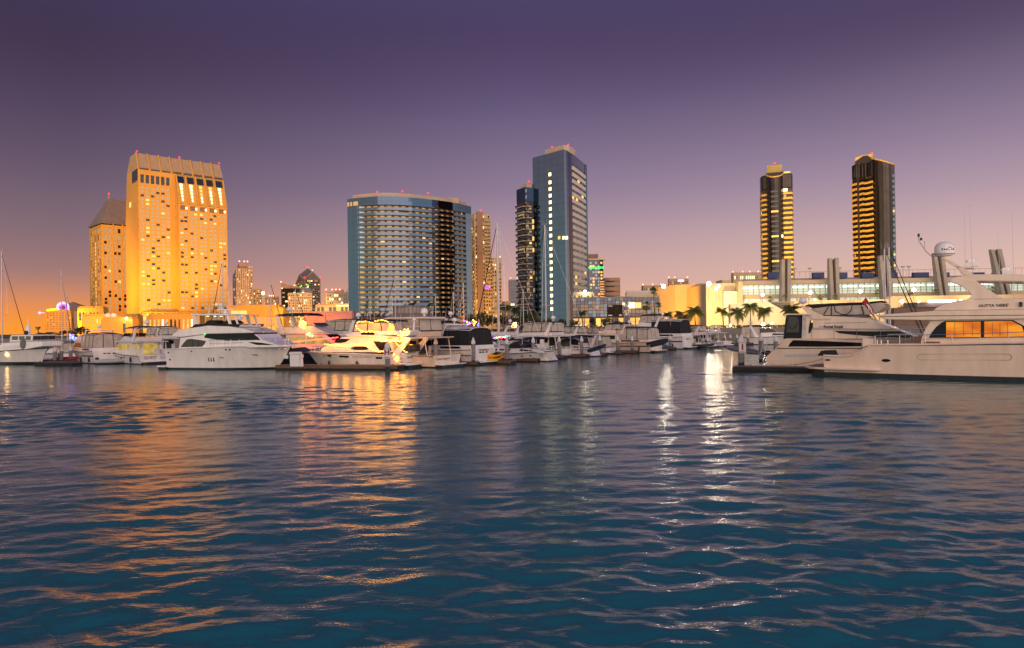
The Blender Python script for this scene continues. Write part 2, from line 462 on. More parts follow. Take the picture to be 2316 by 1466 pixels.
# ------------------------------------------------------------------ the big orange hotel tower
def hotel_tower():
    fr = Frame(at(316, 745, 545), 42)
    t = fr.thing("hotel_tower", "tall floodlit orange slab hotel with a projecting wing and a sloped ribbed roof", "hotel")
    xs = fr.on_y(389, 740)[0]; P = 9.0
    x0w = fr.on_y(407, 740, -P)[0]; x1w = fr.on_y(516, 740, -P)[0]
    D = fr.on_x(287, 740)[0]
    ze = fr.on_y(320, 379)[1]; zr = fr.on_y(314, 347, 7)[1]
    z1 = fr.on_y(411, 462, -P)[1]; z2 = ze - 2.5
    zb = fr.on_y(400, 706)[1]
    # slab
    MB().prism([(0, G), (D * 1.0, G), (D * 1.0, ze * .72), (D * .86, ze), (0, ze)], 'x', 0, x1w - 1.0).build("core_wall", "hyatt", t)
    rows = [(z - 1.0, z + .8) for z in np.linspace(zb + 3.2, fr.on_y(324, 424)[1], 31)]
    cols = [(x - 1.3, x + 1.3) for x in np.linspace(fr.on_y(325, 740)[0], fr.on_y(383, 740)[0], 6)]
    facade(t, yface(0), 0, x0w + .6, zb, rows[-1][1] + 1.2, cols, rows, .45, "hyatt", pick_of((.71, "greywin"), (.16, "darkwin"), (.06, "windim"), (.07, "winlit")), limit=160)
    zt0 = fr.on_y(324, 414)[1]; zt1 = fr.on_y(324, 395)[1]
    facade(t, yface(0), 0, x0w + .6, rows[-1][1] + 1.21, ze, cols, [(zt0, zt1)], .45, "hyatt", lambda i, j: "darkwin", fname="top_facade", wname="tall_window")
    # left end wall features
    b = MB(); b.box(-.5, .3, 1.2, 1.2 + D * .38, fr.on_x(305, 412)[1], fr.on_x(305, 386)[1]); b.build("end_window", "darkwin", t)
    b = MB(); b.box(-.45, .3, D * .55, D * .55 + 4, fr.on_x(290, 472)[1], fr.on_x(290, 461)[1]); b.build("end_window", "winlit", t)
    # wing
    yr = 6.5
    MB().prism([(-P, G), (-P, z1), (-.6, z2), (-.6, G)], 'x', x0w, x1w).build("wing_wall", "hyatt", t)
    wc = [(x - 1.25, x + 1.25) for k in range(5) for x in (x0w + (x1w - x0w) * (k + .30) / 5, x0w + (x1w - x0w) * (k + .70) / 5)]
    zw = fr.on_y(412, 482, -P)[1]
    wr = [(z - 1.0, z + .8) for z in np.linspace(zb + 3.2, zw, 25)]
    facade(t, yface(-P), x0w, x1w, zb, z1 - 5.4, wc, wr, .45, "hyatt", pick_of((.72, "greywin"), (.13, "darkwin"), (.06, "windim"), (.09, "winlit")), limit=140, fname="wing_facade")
    # recesses under the slope with small lit windows
    rc = [(x0w + (x1w - x0w) * (k + .14) / 5, x0w + (x1w - x0w) * (k + .86) / 5) for k in range(5)]
    facade(t, yface(-P), x0w, x1w, z1 - 5.39, z1, rc, [(z1 - 4.7, z1 - .9)], .5, "hyatt", lambda i, j: "copper", fname="recess_frame", wname="recess_panel")
    for k in range(5):
        u = rc[k][0] + 4.2; MB().box(u, u + 1.9, -P - .34, -P - .13, z1 - 3.9, z1 - 1.9).build("window", "winhot", t)
    # slope: ribs and bright window columns
    sl = Vector((0, P - .6, z2 - z1)); L = sl.length; sl.normalize(); nn = Vector((0, -sl.z, sl.y))
    def sp(u, w, x): return (x, -P + sl.y * u + nn.y * w, z1 + sl.z * u + nn.z * w)
    for k in range(6):
        x = x0w + (x1w - x0w) * k / 5; x = min(max(x, x0w + .5), x1w - .5); m = MB()
        for_c = [sp(u, w, xx) for w in (-.5, 1.3) for u in (0, L) for xx in (x - .5, x + .5)]
        m.add(for_c, [(0, 1, 3, 2), (4, 6, 7, 5), (0, 4, 5, 1), (2, 3, 7, 6), (0, 2, 6, 4), (1, 5, 7, 3)])
        m.build("slope_rib", "hyatt", t)
    def pane(x0, x1, u0, u1, mk, nm="slope_window"):
        m = MB(); c = [sp(u, w, xx) for w in (-.1, .35) for u in (u0, u1) for xx in (x0, x1)]
        m.add(c, [(0, 1, 3, 2), (4, 6, 7, 5), (0, 4, 5, 1), (2, 3, 7, 6), (0, 2, 6, 4), (1, 5, 7, 3)]); m.build(nm, mk, t)
    for k in range(5):
        a = x0w + (x1w - x0w) * k / 5; w = (x1w - x0w) / 5
        pane(a + w * .16, a + w * .84, L * .74, L * .96, "mirror" if k == 0 else "darkwin")
        for j in range(5):
            pane(a + w * (.34 + .02 * j), a + w * (.62 - .02 * j), L * (.70 - j * .125 - .085), L * (.70 - j * .125), "winhot" if rng.random() < .8 else "winlit")
    # mansard roof in bays between ribs
    n = 8
    for k in range(n):
        xa, xb = x1w * k / n, x1w * (k + 1) / n
        m = MB(); m.add([(xa + .03, -1.0, ze), (xb - .03, -1.0, ze), (xb - .03, yr, zr), (xa + .03, yr, zr), (xa + .03, D * .86, ze), (xb - .03, D * .86, ze), (xb - .03, D * .6, zr), (xa + .03, D * .6, zr)],
              [(0, 1, 2, 3), (3, 2, 6, 7), (7, 6, 5, 4), (0, 4, 5, 1), (0, 3, 7, 4), (1, 5, 6, 2)])
        m.build("roof_bay", "hroof", t)
        r_ = MB(); r_.tube([(xa + .3, -1.6, ze - 1.5), (xa + .3, yr - .5, zr + .3)], .7, 4); r_.build("roof_rib", "hyatt", t)
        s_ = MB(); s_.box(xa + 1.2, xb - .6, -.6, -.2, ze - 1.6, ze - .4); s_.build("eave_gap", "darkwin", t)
    beacon(t, (1, yr, zr + 1.4)); beacon(t, (x1w * .5, yr, zr + 1.4)); beacon(t, (x1w - .6, yr, zr + 1.4))
    # porch with lit columns
    c = MB(); c.box(0, x1w, -12.5, -.3, zb - 1.2, zb - .2); c.build("porch_roof", "hyatt", t)
    for k in range(12):
        x = 3 + (x1w - 6) * k / 11
        MB().box(x - .35, x + .35, -12, -11.3, G, zb - 1.2).build("porch_column", "cream", t)
    MB().box(1, x1w - 1, -.6, -.2, G, zb - 1.5).build("lobby_glass", "shop", t)
    return fr
HT = hotel_tower()

def hotel_annex():
    fr = Frame(at(233, 745, 610), 46)
    t = fr.thing("hotel_annex_tower", "smaller orange hotel tower with a steep grey hipped roof, left of the tall slab", "hotel")
    W = fr.on_y(302, 740)[0]; D = 38.0; dl = fr.on_x(206, 740)[0]
    ze = fr.on_y(236, 508)[1]; zr = fr.on_y(250, 448, 12)[1]; zb = fr.on_y(240, 708)[1]
    D = max(dl, 24)
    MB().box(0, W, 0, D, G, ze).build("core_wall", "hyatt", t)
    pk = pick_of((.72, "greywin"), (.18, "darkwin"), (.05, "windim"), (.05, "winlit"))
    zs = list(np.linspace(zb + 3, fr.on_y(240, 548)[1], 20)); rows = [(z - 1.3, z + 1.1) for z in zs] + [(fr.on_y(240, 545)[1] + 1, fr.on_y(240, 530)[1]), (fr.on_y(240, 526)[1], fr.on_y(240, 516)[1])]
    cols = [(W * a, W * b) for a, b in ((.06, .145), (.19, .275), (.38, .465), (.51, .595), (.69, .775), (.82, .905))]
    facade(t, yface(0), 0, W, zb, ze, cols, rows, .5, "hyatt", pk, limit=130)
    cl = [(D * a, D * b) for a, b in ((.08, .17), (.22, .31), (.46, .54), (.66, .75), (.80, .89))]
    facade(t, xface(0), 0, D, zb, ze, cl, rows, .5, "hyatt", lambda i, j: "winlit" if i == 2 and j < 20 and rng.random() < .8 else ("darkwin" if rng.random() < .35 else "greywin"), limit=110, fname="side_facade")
    m = MB(); o = 1.2; k = .36
    m.add([(-o, -o, ze + 1), (W + o, -o, ze + 1), (W + o, D + o, ze + 1), (-o, D + o, ze + 1), (W * .42, D * k, zr), (W * 1.0, D * k, zr), (W * 1.0, D * .62, zr), (W * .42, D * .62, zr)],
          [(0, 1, 5, 4), (1, 2, 6, 5), (2, 3, 7, 6), (3, 0, 4, 7), (4, 5, 6, 7), (0, 3, 2, 1)])
    m.build("hipped_roof", "slate", t)
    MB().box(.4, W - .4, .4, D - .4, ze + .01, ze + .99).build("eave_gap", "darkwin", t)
    for a in (.36, .66): MB().tube([(W * a, -1.4, ze), (W * (a - .02), D * .2, ze + (zr - ze) * .5)], .6, 4).build("roof_rib", "hyatt", t)
    MB().tube([(W * .44, D * .5, zr), (W * .44, D * .5, zr + 3.5)], .9, 6, r1=.2).build("spire", "hyatt", t)
    beacon(t, (W * .44, D * .5, zr + 5))
    for a in (.6, .7, .82): MB().tube([(W * a, D * .5, zr), (W * a, D * .5, zr + 3)], .15, 4).build("roof_mast", "pole", t)
hotel_annex()

# low floodlit buildings at the left
def block(name, label, cat, pl, pc, pr, ptop, Y, yaw, wall, cols=0, rows=0, z0=None, side=0, pk=None, dep=.3, fill=(.5, .55), limit=0, par=None, roof=None):
    fr = Frame(at(pc, 742, Y), yaw)
    t = fr.thing(name, label, cat)
    W = fr.on_y(pr, 740)[0]; D = fr.on_x(pl, 740)[0] if pl < pc - 1 else 25.0
    D = min(max(D, 8), 140)
    Z = fr.on_y(pc, ptop)[1]
    MB().box(0, W, 0, D, G, Z).build("wall", wall, t)
    if cols and rows:
        zl = G + 4 if z0 is None else z0
        rw = even(zl, Z - .6, rows, fill[1])
        facade(t, yface(0), 0, W, zl - 1, Z, even(W * .03, W * .97, cols, fill[0]), rw, dep, wall, pk, limit=limit)
        if side: facade(t, xface(0), 0, D, zl - 1, Z, even(D * .04, D * .96, side, fill[0]), rw, dep, wall, pk, limit=limit, fname="side_facade")
    MB().box(.6, W - .6, .6, D - .6, Z + .004, Z + .9).build("parapet", roof or wall, t)
    return fr, t, W, D, Z

def left_town():
    # neon lit apartment-like building
    fr, t, W, D, Z = block("neon_crowned_building", "pale yellow building with small dark windows and violet and lime neon on its roof", "building", 91, 103, 162, 704, 470, 22, "hyatt", 8, 8, side=2, pk=pick_of((.93, "darkwin"), (.07, "winlit")), fill=(.34, .42), limit=90)
    # neon ring
    m = MB(); c = (W * .62, 4, Z + 2.6); ring = [(c[0] + 3.3 * math.cos(a), c[1], c[2] + 3.3 * math.sin(a)) for a in np.linspace(R(-60), R(215), 24)]
    m.tube(ring, .8, 8); m.build("neon_ring", "violet", t)
    m = MB(); m.tube([(c[0] + 2 * math.cos(a), c[1], c[2] + 2 * math.sin(a)) for a in np.linspace(0, 2 * math.pi, 18)], .35, 6); m.build("neon_ring", "magenta", t)
    m = MB(); m.tube([(W * .05, .5, Z + .6), (W * .48, .5, Z + 1.6)], .7, 8); m.build("neon_bar", "lime", t)
    m = MB(); m.ball((-4.2, 4, Z - 1.0), .9, 10); m.tube([(-4.2, 4, Z - 1), (0, 4, Z - 1)], .2, 5, 0); m.build("neon_globe", "violet", t)
    # domed roof hall behind
    fr = Frame(at(166, 742, 640), 0)
    t = fr.thing("domed_hall", "brown hexagonal domed hall behind the neon crowned building", "building")
    z0 = fr.on_y(166, 703)[1]; z1 = fr.on_y(166, 693)[1]; z2 = fr.on_y(166, 683)[1]; rr = fr.on_y(206, 700)[0]
    MB().lathe([(rr * .98, G), (rr * .98, z0)], n=12).build("wall", "beige", t)
    MB().lathe([(rr * 1.06, z0 + .02), (rr * 1.06, z0 + 1.2), (rr * .62, z1), (.5, z2)], n=12).build("dome_roof", "brown", t)
    for a in range(12):
        an = 2 * math.pi * (a + .5) / 12
        MB().box(-3, 3, -.2, .2, -1.2, 1.2).build("clerestory_window", "windim", t).location = (rr * .97 * math.cos(an), rr * .97 * math.sin(an), z0 - 2.2)
    # stepped orange conference blocks
    pkd = pick_of((.8, "darkwin"), (.2, "windim"))
    block("conference_block", "stepped orange conference block with three dark square windows", "building", 148, 176, 235, 697, 430, 12, "hyatt", 7, 1, z0=10, pk=lambda i, j: "darkwin" if i in (0, 1, 3, 4, 5) else None, fill=(.62, .55), limit=60)
    block("conference_wing", "long low orange wing with domes on its roof below the hotel towers", "building", 145, 186, 313, 714, 400, 10, "hyatt", 14, 1, z0=8.5, pk=pick_of((.5, "windim"), (.3, "darkwin"), (.2, "winlit")), fill=(.4, .5), limit=60)
    fr, t, W, D, Z = block("lit_pavilion", "bright yellow lit pavilion with a dark square door below the hotel", "building", 215, 228, 300, 722, 330, 8, "hyatt")
    MB().box(W * .70, W * .78, -.2, .1, G + 1.5, G + 6).build("door", "darkwin", t)
    for u in (.0, .18): MB().ball((W * u + 2, 3, Z + 1.6), 1.5, 10).build("roof_dome", "white", t)
    # long podium right of the hotel
    fr, t, W, D, Z = block("hotel_podium", "long orange hotel podium with a bright yellow glazed lower storey", "building", 500, 517, 634, 694, 430, -3, "hyatt")
    MB().box(0, W * 1.0, -1.6, -.01, Z - 12.5, Z - 6.8).build("cornice_band", "tan", t)
    rw = [(G + .6, Z - 12.9)]
    facade(t, yface(0), 0, W, G, Z - 12.51, even(0, W, 12, .86), rw, .5, "beige", pick_of((.7, "shop"), (.3, "cabiny")), fname="glazed_storey", wname="glass_panel")
    MB().box(W * .06, W * .36, -.6, -.2, Z - 5, Z - 2.6).build("lit_panel", "winlit", t)
    fr, t, W, D, Z = block("podium_end_block", "plain yellow-orange block at the right end of the hotel podium", "building", 604, 620, 641, 699, 415, -8, "hyatt")
    # left lobby frontage with tall lit openings
    fr, t, W, D, Z = block("hotel_frontage", "bright yellow lit hotel frontage of tall windows behind the white motor yacht", "building", 318, 332, 452, 714, 360, 6, "hyatt", 12, 1, z0=G + 1.5, pk=pick_of((.55, "shop"), (.25, "winhot"), (.2, "darkwin")), fill=(.45, .62), limit=60)
left_town()

# city towers behind, between the two hotels
def city():
    pk = pick_of((.68, "darkwin"), (.16, "windim"), (.12, "winlit"), (.04, "winhot"))
    fr, t, W, D, Z = block("ribbed_condo_tower", "slim brown condominium tower with pale vertical ribs and a stepped crown", "tower", 527, 536, 573, 607, 900, 24, "brown", 9, 26, side=4, pk=pk, fill=(.55, .62))
    for k in range(7): MB().box(W * k / 6 * .72, W * k / 6 * .72 + .9, -1.2, -.32, G, Z).build("rib", "tan", t)
    Z2 = fr.on_y(540, 594, 5)[1]
    MB().box(W * .18, W * .72, 4, D * .8, Z + .95, Z2).build("crown", "brown", t)
    MB().box(W * .7, W * 1.0, 1, D * .9, Z + .95, fr.on_y(560, 606, 3)[1] + 2).build("crown_step", "tan", t)
    for u in (.2, .5, .7): beacon(t, (W * u, 5, Z2 + 1.8), 1.3, "beaconw")
    block("pale_slim_tower", "pale slim tower half hidden behind the ribbed condominium tower", "tower", 572, 574, 592, 655, 940, 15, "tan", 5, 16, pk=pk, fill=(.5, .55))
    fr, t, W, D, Z = block("low_office_block", "low office block with pale corner piers and red roof lights", "building", 592, 600, 630, 672, 960, 10, "tan", 8, 12, pk=pk, fill=(.7, .6))
    for u in (.3, .45, .6): beacon(t, (W * u, 5, Z + 2), 1.3, "beaconw")
    # gabled glass tower
    fr = Frame(at(690, 742, 980), 24)
    t = fr.thing("gabled_glass_tower", "glass office tower with a pointed gabled top and red and green lights", "tower")
    W = fr.on_y(726, 740)[0]; D = fr.on_x(671, 740)[0]
    Z = fr.on_y(690, 632)[1]; Za = fr.on_y(700, 607, D * .5)[1]
    MB().box(0, W, 0, D, G, Z).build("wall", "brown", t)
    rw = even(G + 8, Z - 1, 26, .6)
    facade(t, yface(0), 0, W, G, Z, even(W * .05, W * .95, 8, .75), rw, .4, "brown", pk, limit=0)
    facade(t, xface(0), 0, D, G, Z, even(D * .05, D * .95, 8, .75), rw, .4, "brown", pk, limit=0, fname="side_facade")
    zg = Z + (Za - Z) * .55
    m = MB(); m.add([(0, 0, Z + .01), (W, 0, Z + .01), (W, D, Z + .01), (0, D, Z + .01), (W / 2, 0, zg), (W, D / 2, zg), (W / 2, D, zg), (0, D / 2, zg), (W / 2, D / 2, Za)],
          [(0, 1, 4), (1, 2, 5), (2, 3, 6), (3, 0, 7), (0, 4, 8, 7), (1, 5, 8, 4), (2, 6, 8, 5), (3, 7, 8, 6), (0, 3, 2, 1)])
    m.build("gabled_roof", "slate", t)
    for a, b in (((0, -.3, Z), (W / 2, -.3, zg)), ((W, -.3, Z), (W / 2, -.3, zg)), ((-.3, 0, Z), (-.3, D / 2, zg)), ((-.3, D, Z), (-.3, D / 2, zg))): MB().tube([a, b], .8, 4).build("gable_trim", "tan", t)
    beacon(t, (W / 2, D / 2, Za + 2), 1.6); beacon(t, (0, 0, Z + 3), 1.2); beacon(t, (W, 0, Z + 3), 1.2); beacon(t, (W / 2, 0, zg + 2), 1.1, "beaconw")
    MB().ball((W * .2, -1, Z - 9), 1.4, 8).build("green_light", "green", t); MB().ball((-1, D * .4, Z - 9), 1.4, 8).build("green_light", "green", t)
    fr, t, W, D, Z = block("glass_office_block", "dark glass office block with a slanted roof line and lit floors", "building", 633, 637, 704, 654, 900, 12, "warmgl", 10, 18, pk=pick_of((.62, "darkwin"), (.22, "windim"), (.16, "winhot")), fill=(.85, .6))
    MB().prism([(0, Z + .92), (W, Z + .92), (W * .45, Z + 3.5), (0, Z + 8)], 'y', .3, 3).build("slanted_parapet", "slate", t)
    for u, z in ((0, 9.5), (.45, 5), (.03, 1), (.9, 2.5)): beacon(t, (W * u, -.5, Z + z), 1.3, "beaconw")
    block("punched_window_block", "orange block with punched square windows before the glass office block", "building", 648, 652, 706, 664, 820, 8, "beige", 12, 13, pk=pick_of((.66, "darkwin"), (.2, "windim"), (.14, "winhot")), fill=(.5, .5))
    fr, t, W, D, Z = block("grid_window_block", "orange office block with a grid of square windows and red roof lights", "building", 733, 738, 800, 663, 760, 8, "beige", 11, 9, pk=pick_of((.6, "darkwin"), (.2, "windim"), (.2, "winhot")), fill=(.55, .55))
    MB().lathe([(5, 0), (4.4, 3), (2.5, 5), (.3, 6)], (W * .88, 8, Z + .9), 12).build("roof_dome", "white", t)
    MB().box(W * .3, W * .62, 3, 9, Z + .92, Z + 4).build("roof_plant", "tan", t)
    for u in (0, .22, .36, .5, .88): beacon(t, (W * u, 2, Z + 4), 1.1, "beaconw")
    fr, t, W, D, Z = block("brick_storefront", "orange-brown arcaded storefront building with dark window bays", "building", 711, 714, 800, 690, 600, 4, "brown", 9, 2, pk=pick_of((.6, "darkwin"), (.2, "windim"), (.2, "winhot")), fill=(.7, .7))
    MB().box(W * .55, W, -1.2, -.4, Z - 1.2, Z - .2).build("light_strip", "winhot", t)
    fr, t, W, D, Z = block("pink_terrace_building", "low dusky pink terrace building with a strip of gridded glass", "building", 683, 686, 800, 708, 420, 2, "pink")
    MB().box(W * .28, W * .44, -.8, -.01, Z - 6, Z - 1).build("wall_panel", "pink", t); MB().box(W * .6, W * .98, -.8, -.01, Z - 6, Z - .6).build("wall_panel", "pink", t)
    facade(t, yface(0), 0, W, Z - 11.2, Z - 7.4, even(0, W, 20, .9), [(Z - 11, Z - 7.6)], .3, "seam", lambda i, j: "cabiny" if rng.random() < .6 else "warmgl2", fname="mullions", wname="glass_panel")
    # right of the curved hotel
    pk2 = pick_of((.62, "darkwin"), (.22, "windim"), (.12, "winlit"), (.04, "winhot"))
    fr, t, W, D, Z = block("balconied_condo_tower", "tall yellow condominium tower with stacked balconies beside the curved hotel", "tower", 1070, 1076, 1112, 484, 640, 18, "beige", 6, 30, side=3, pk=pk2, fill=(.55, .55))
    MB().box(W * .12, W * .5, -1.5, -.32, G, Z + 2.2).build("glass_shaft", "brown", t)  # glass drawn plain brown, its dark reflection put into the colour
    for j in range(28): MB().box(W * .56, W * 1.02, -2.2, -.32, G + 10 + j * (Z - 16) / 28, G + 10 + j * (Z - 16) / 28 + 1.2).build("balcony", "beige", t)
    MB().box(W * .6, W * .84, -2.4, -1, fr.on_y(1098, 653)[1], fr.on_y(1098, 648)[1]).build("violet_lit_balcony", "magenta", t)
    beacon(t, (W * .5, 4, Z + 4), 1.1, "beacon")
    fr, t, W, D, Z = block("stepped_condo_block", "lower yellow condominium block stepping down beside the balconied tower", "tower", 1110, 1114, 1136, 585, 660, 10, "beige", 4, 18, pk=pk2, fill=(.5, .5))
    beacon(t, (W * .9, 2, Z + 2), .9, "beaconw")
    fr, t, W, D, Z = block("grey_glass_tower", "small grey glass tower with two lit floors left of the blue tower", "tower", 1151, 1155, 1182, 634, 900, 10, "warmgl", 6, 14, pk=lambda i, j: "winhot" if j in (2, 6) and rng.random() < .8 else "darkwin", fill=(.85, .5))
    beacon(t, (1, 1, Z + 3), 1.0, "beaconw"); beacon(t, (W * .6, 1, Z + 3), 1.0, "beaconw")
    block("distant_orange_block", "low distant orange block between the palms and the balconied tower", "building", 1118, 1120, 1156, 684, 700, 0, "beige", 5, 3, pk=pk2, fill=(.4, .4))
    # green crowned tower and the brown one
    fr, t, W, D, Z = block("green_crowned_tower", "condominium tower with a green neon line under its flat overhanging roof", "tower", 1326, 1334, 1366, 590, 760, 6, "warmgl", 5, 20, side=2, pk=pick_of((.35, "darkwin"), (.45, "mirror2"), (.2, "winlit")), fill=(.7, .6))
    MB().box(-1, W + 2.4, -2.5, D, Z + .95, Z + 2.2).build("roof_slab", "tan", t)
    MB().box(W * .0, W * .7, 3, D * .8, Z + 2.21, Z + 8).build("penthouse", "slate", t)
    MB().box(-.5, W + .4, -1.0, -.35, Z - 8.4, Z - 6.9).build("neon_line", "green", t)
    for j in range(16):
        z = G + 8 + j * (Z - 32) / 16
        MB().box(W * .72, W * 1.04, -2, -.32, z, z + 1.5).build("balcony", "beige", t)
        if j < 10: MB().box(W * .1, W * .6, -1.6, -.32, z, z + 1.2).build("balcony", "beige", t)
    block("brown_office_tower", "plain brown office tower with thin bands of windows", "tower", 1366, 1370, 1404, 630, 820, 4, "brown", 7, 9, pk=lambda i, j: "winhot" if j == 2 and i in (1, 2, 3, 4) else "darkwin", fill=(.9, .3))
    fr, t, W, D, Z = block("lit_hospital_block", "far hospital block with rows of lit windows left of the stadium lamp", "building", 1452, 1456, 1510, 647, 1250, 5, "brown", 12, 6, pk=pick_of((.55, "darkwin"), (.45, "windim")), fill=(.6, .5))
    for u in (0, .4, .75): beacon(t, (W * u, 1, Z + 3), 1.6, "beaconw")
    fr, t, W, D, Z = block("far_medical_tower", "far brown tower with a white sign panel behind the orange windowless block", "building", 1512, 1515, 1559, 632, 1250, 5, "brown", 9, 7, pk=pick_of((.6, "darkwin"), (.4, "windim")), fill=(.6, .5))
    MB().box(W * .45, W * .75, -.9, -.3, Z - 4, Z - 1).build("white_panel", "winhot", t)
    for u in (0, .3, .95): beacon(t, (W * u, 1, Z + 4), 1.6, "beaconw")
    fr, t, W, D, Z = block("distant_lit_apartments", "distant apartment block dotted with lit windows left of the left dark twin tower", "building", 1656, 1660, 1724, 618, 900, 2, "tan", 14, 6, pk=pick_of((.45, "darkwin"), (.2, "windim"), (.35, "winhot")), fill=(.4, .4))
    for u in (0, .35, .6, .9): beacon(t, (W * u, 1, Z + 2), 1.1, "beaconw")
city()
# ------------------------------------------------------------------ curved mirror-glass hotel
def curved_hotel():
    P = [(-131.4, 549.7), (-118, 543.5), (-102.8, 540.0), (-87.2, 542.7), (-70.1, 552.5), (-50.4, 568.4), (-34.0, 591.0)]
    dense = []
    for i in range(len(P) - 1):
        p0, p1, p2, p3 = (Vector(P[max(0, min(len(P) - 1, k))]) for k in (i - 1, i, i + 1, i + 2))
        for k in range(20):
            u = k / 20
            dense.append(.5 * ((2 * p1) + (p2 - p0) * u + (2 * p0 - 5 * p1 + 4 * p2 - p3) * u * u + (3 * p1 - p0 - 3 * p2 + p3) * u ** 3))
    dense.append(Vector(P[-1]))
    acc = [0.0]
    for a, b in zip(dense, dense[1:]): acc.append(acc[-1] + (b - a).length)
    S = acc[-1]
    O = Vector((-80, 560))
    def pt(s, off=0.0):
        s = max(0, min(S, s)); i = 0
        while i < len(acc) - 2 and acc[i + 1] < s: i += 1
        u = (s - acc[i]) / (acc[i + 1] - acc[i]); p = dense[i].lerp(dense[i + 1], u)
        a, b = dense[max(0, i - 3)], dense[min(len(dense) - 1, i + 4)]
        t = (b - a).normalized(); n = Vector((t.y, -t.x))      # outwards, to the water
        return p + n * off - O
    def s_of(px):
        best = min(range(len(dense)), key=lambda i: abs((dense[i].x / dense[i].y) - (ray(px, 740).x / ray(px, 740).y)))
        return acc[best]
    t = thing("curved_mirror_hotel", "broad curved hotel of blue mirror glass with ring upon ring of balconies", "hotel", (O.x, O.y, 0))
    ztop = at(872, 444, 540).z; zc = at(872, 463, 540).z; zf = at(872, 714, 540).z
    sL, sR = s_of(816), s_of(1056)
    NB = 17
    def ribbon(s0, s1, n, o0, o1, z0, z1, mb=None, mi=0):
        """solid strip between two offsets along the curve"""
        mb = mb or MB(); ss = np.linspace(s0, s1, n + 1)
        rows = []
        for s in ss:
            a, b = pt(s, o0), pt(s, o1)
            rows.append([(a.x, a.y, z0), (b.x, b.y, z0), (b.x, b.y, z1), (a.x, a.y, z1)])
        k = len(mb.v); mb.grid(rows, mi, closed=True)
        mb.f += [tuple(k + q for q in (0, 1, 2, 3)), tuple(k + n * 4 + q for q in (3, 2, 1, 0))]; mb.m += [mi, mi]
        return mb
    back = [pt(S, -2.4) + Vector((-5, 22)), pt(0, -2.4) + Vector((8, 26))]
    fp = [pt(s, -2.4) for s in np.linspace(0.5, S - .5, 30)] + back
    MB().prism([(p.x, p.y) for p in fp], 'z', G, ztop - .5).build("core", "copper", t)
    ribbon(0, sL, 3, -2.38, -.10, G, zc).build("end_backing", "seam", t)
    ribbon(sR, S, 2, -2.38, -.10, G, zc).build("end_backing", "seam", t)
    ribbon(0, S, 34, -2.38, -.10, zc, ztop).build("crown_backing", "seam", t)
    # glass panels, each set with its own slight tilt
    def panels(s0, s1, n, z0, z1, m, mt):
        for i in range(n):
            a = pt(s0 + (s1 - s0) * i / n, 0); b = pt(s0 + (s1 - s0) * (i + 1) / n, 0)
            d = (b - a); L = d.length; mid = (a + b) / 2; ang = math.atan2(d.y, d.x)
            h = (z1 - z0) / m
            me = MB().box(-L / 2 + .03, L / 2 - .03, -.02, .16, -h / 2 + .03, h / 2 - .03).mesh("glass_panel", mt)
            for j in range(m):
                o = link("glass_panel", me, t); o.location = (mid.x, mid.y, z0 + h * (j + .5))
                o.rotation_euler = (rng.gauss(0, .004), 0, ang + rng.gauss(0, .004))
    panels(0, sL, 2, G + .5, zc - .05, 26, "mirror")
    panels(sR, S, 1, G + .5, zc - .05, 22, "mirror2")
    panels(0, S, 34, zc + .05, ztop, 2, "mirror")
    for k, (a, b) in enumerate(((.02, .2), (.28, .45), (.55, .95))):
        p0, p1 = pt(sL * a, .2), pt(sL * b, .2)
        MB().quad((p0.x, p0.y, zc + .6), (p1.x, p1.y, zc + .6), (p1.x, p1.y, zc + 3.8), (p0.x, p0.y, zc + 3.8)).build("window", "roomlit", t)
    # floors
    NF = 22; fh = (zc - zf) / NF
    band = ribbon(sL, sR, NB * 2, -.12, .12, 0, fh * .56)
    ribbon(sL, sR, NB, -2.39, -.14, .02, .34, band, 1)
    bmes = []
    for q in range(5):
        me = band.mesh("balcony_ring", ["ring", "copper"])
        for v in me.vertices:
            if q: v.co.x += rng.gauss(0, .035); v.co.y += rng.gauss(0, .035)
        bmes.append(me)
    wins = {}
    items = []
    for j in range(NF):
        z = zf + fh * j
        o = link("balcony_ring", bmes[rng.randrange(5)], t); o.location = (0, 0, z - fh * .02)
        for i in range(NB):
            s0 = sL + (sR - sL) * (i + .05) / NB; s1 = sL + (sR - sL) * (i + .66) / NB
            r_ = rng.random(); mk = "roomlit" if r_ < .40 else ("roomlit2" if r_ < .95 else ("winlit" if r_ < .975 else "copper"))
            if (i, mk) not in wins:
                a0, a1, b0, b1 = pt(s0, -2.2), pt(s1, -2.2), pt(s0, -2.38), pt(s1, -2.38)
                m = MB(); m.add([(a0.x, a0.y, 0), (a1.x, a1.y, 0), (b1.x, b1.y, 0), (b0.x, b0.y, 0), (a0.x, a0.y, fh * .80), (a1.x, a1.y, fh * .80), (b1.x, b1.y, fh * .80), (b0.x, b0.y, fh * .80)],
                      [(0, 1, 5, 4), (1, 2, 6, 5), (2, 3, 7, 6), (3, 0, 4, 7), (4, 5, 6, 7)])
                wins[(i, mk)] = m.mesh("room_window", mk)
            items.append((wins[(i, mk)], (0, 0, z + .36)))
    rng.shuffle(items)
    pieces("room_window", items, t, 300)
    for i in range(1, NB):
        s0 = sL + (sR - sL) * (i - .02) / NB
        ribbon(s0, s0 + .35, 1, -2.39, -.3, zf, zc).build("dividing_fin", "copper", t)
    # bright return windows at the left end of every floor
    for j in range(NF):
        a, b = pt(sL - 1.0, .1), pt(sL + 3.0, -2.0); z = zf + fh * j + fh * .42
        MB().quad((a.x, a.y, z), (b.x, b.y, z), (b.x, b.y, z + fh * .5), (a.x, a.y, z + fh * .62)).build("end_window", "mirror2" if j > 9 else "roomlit", t)
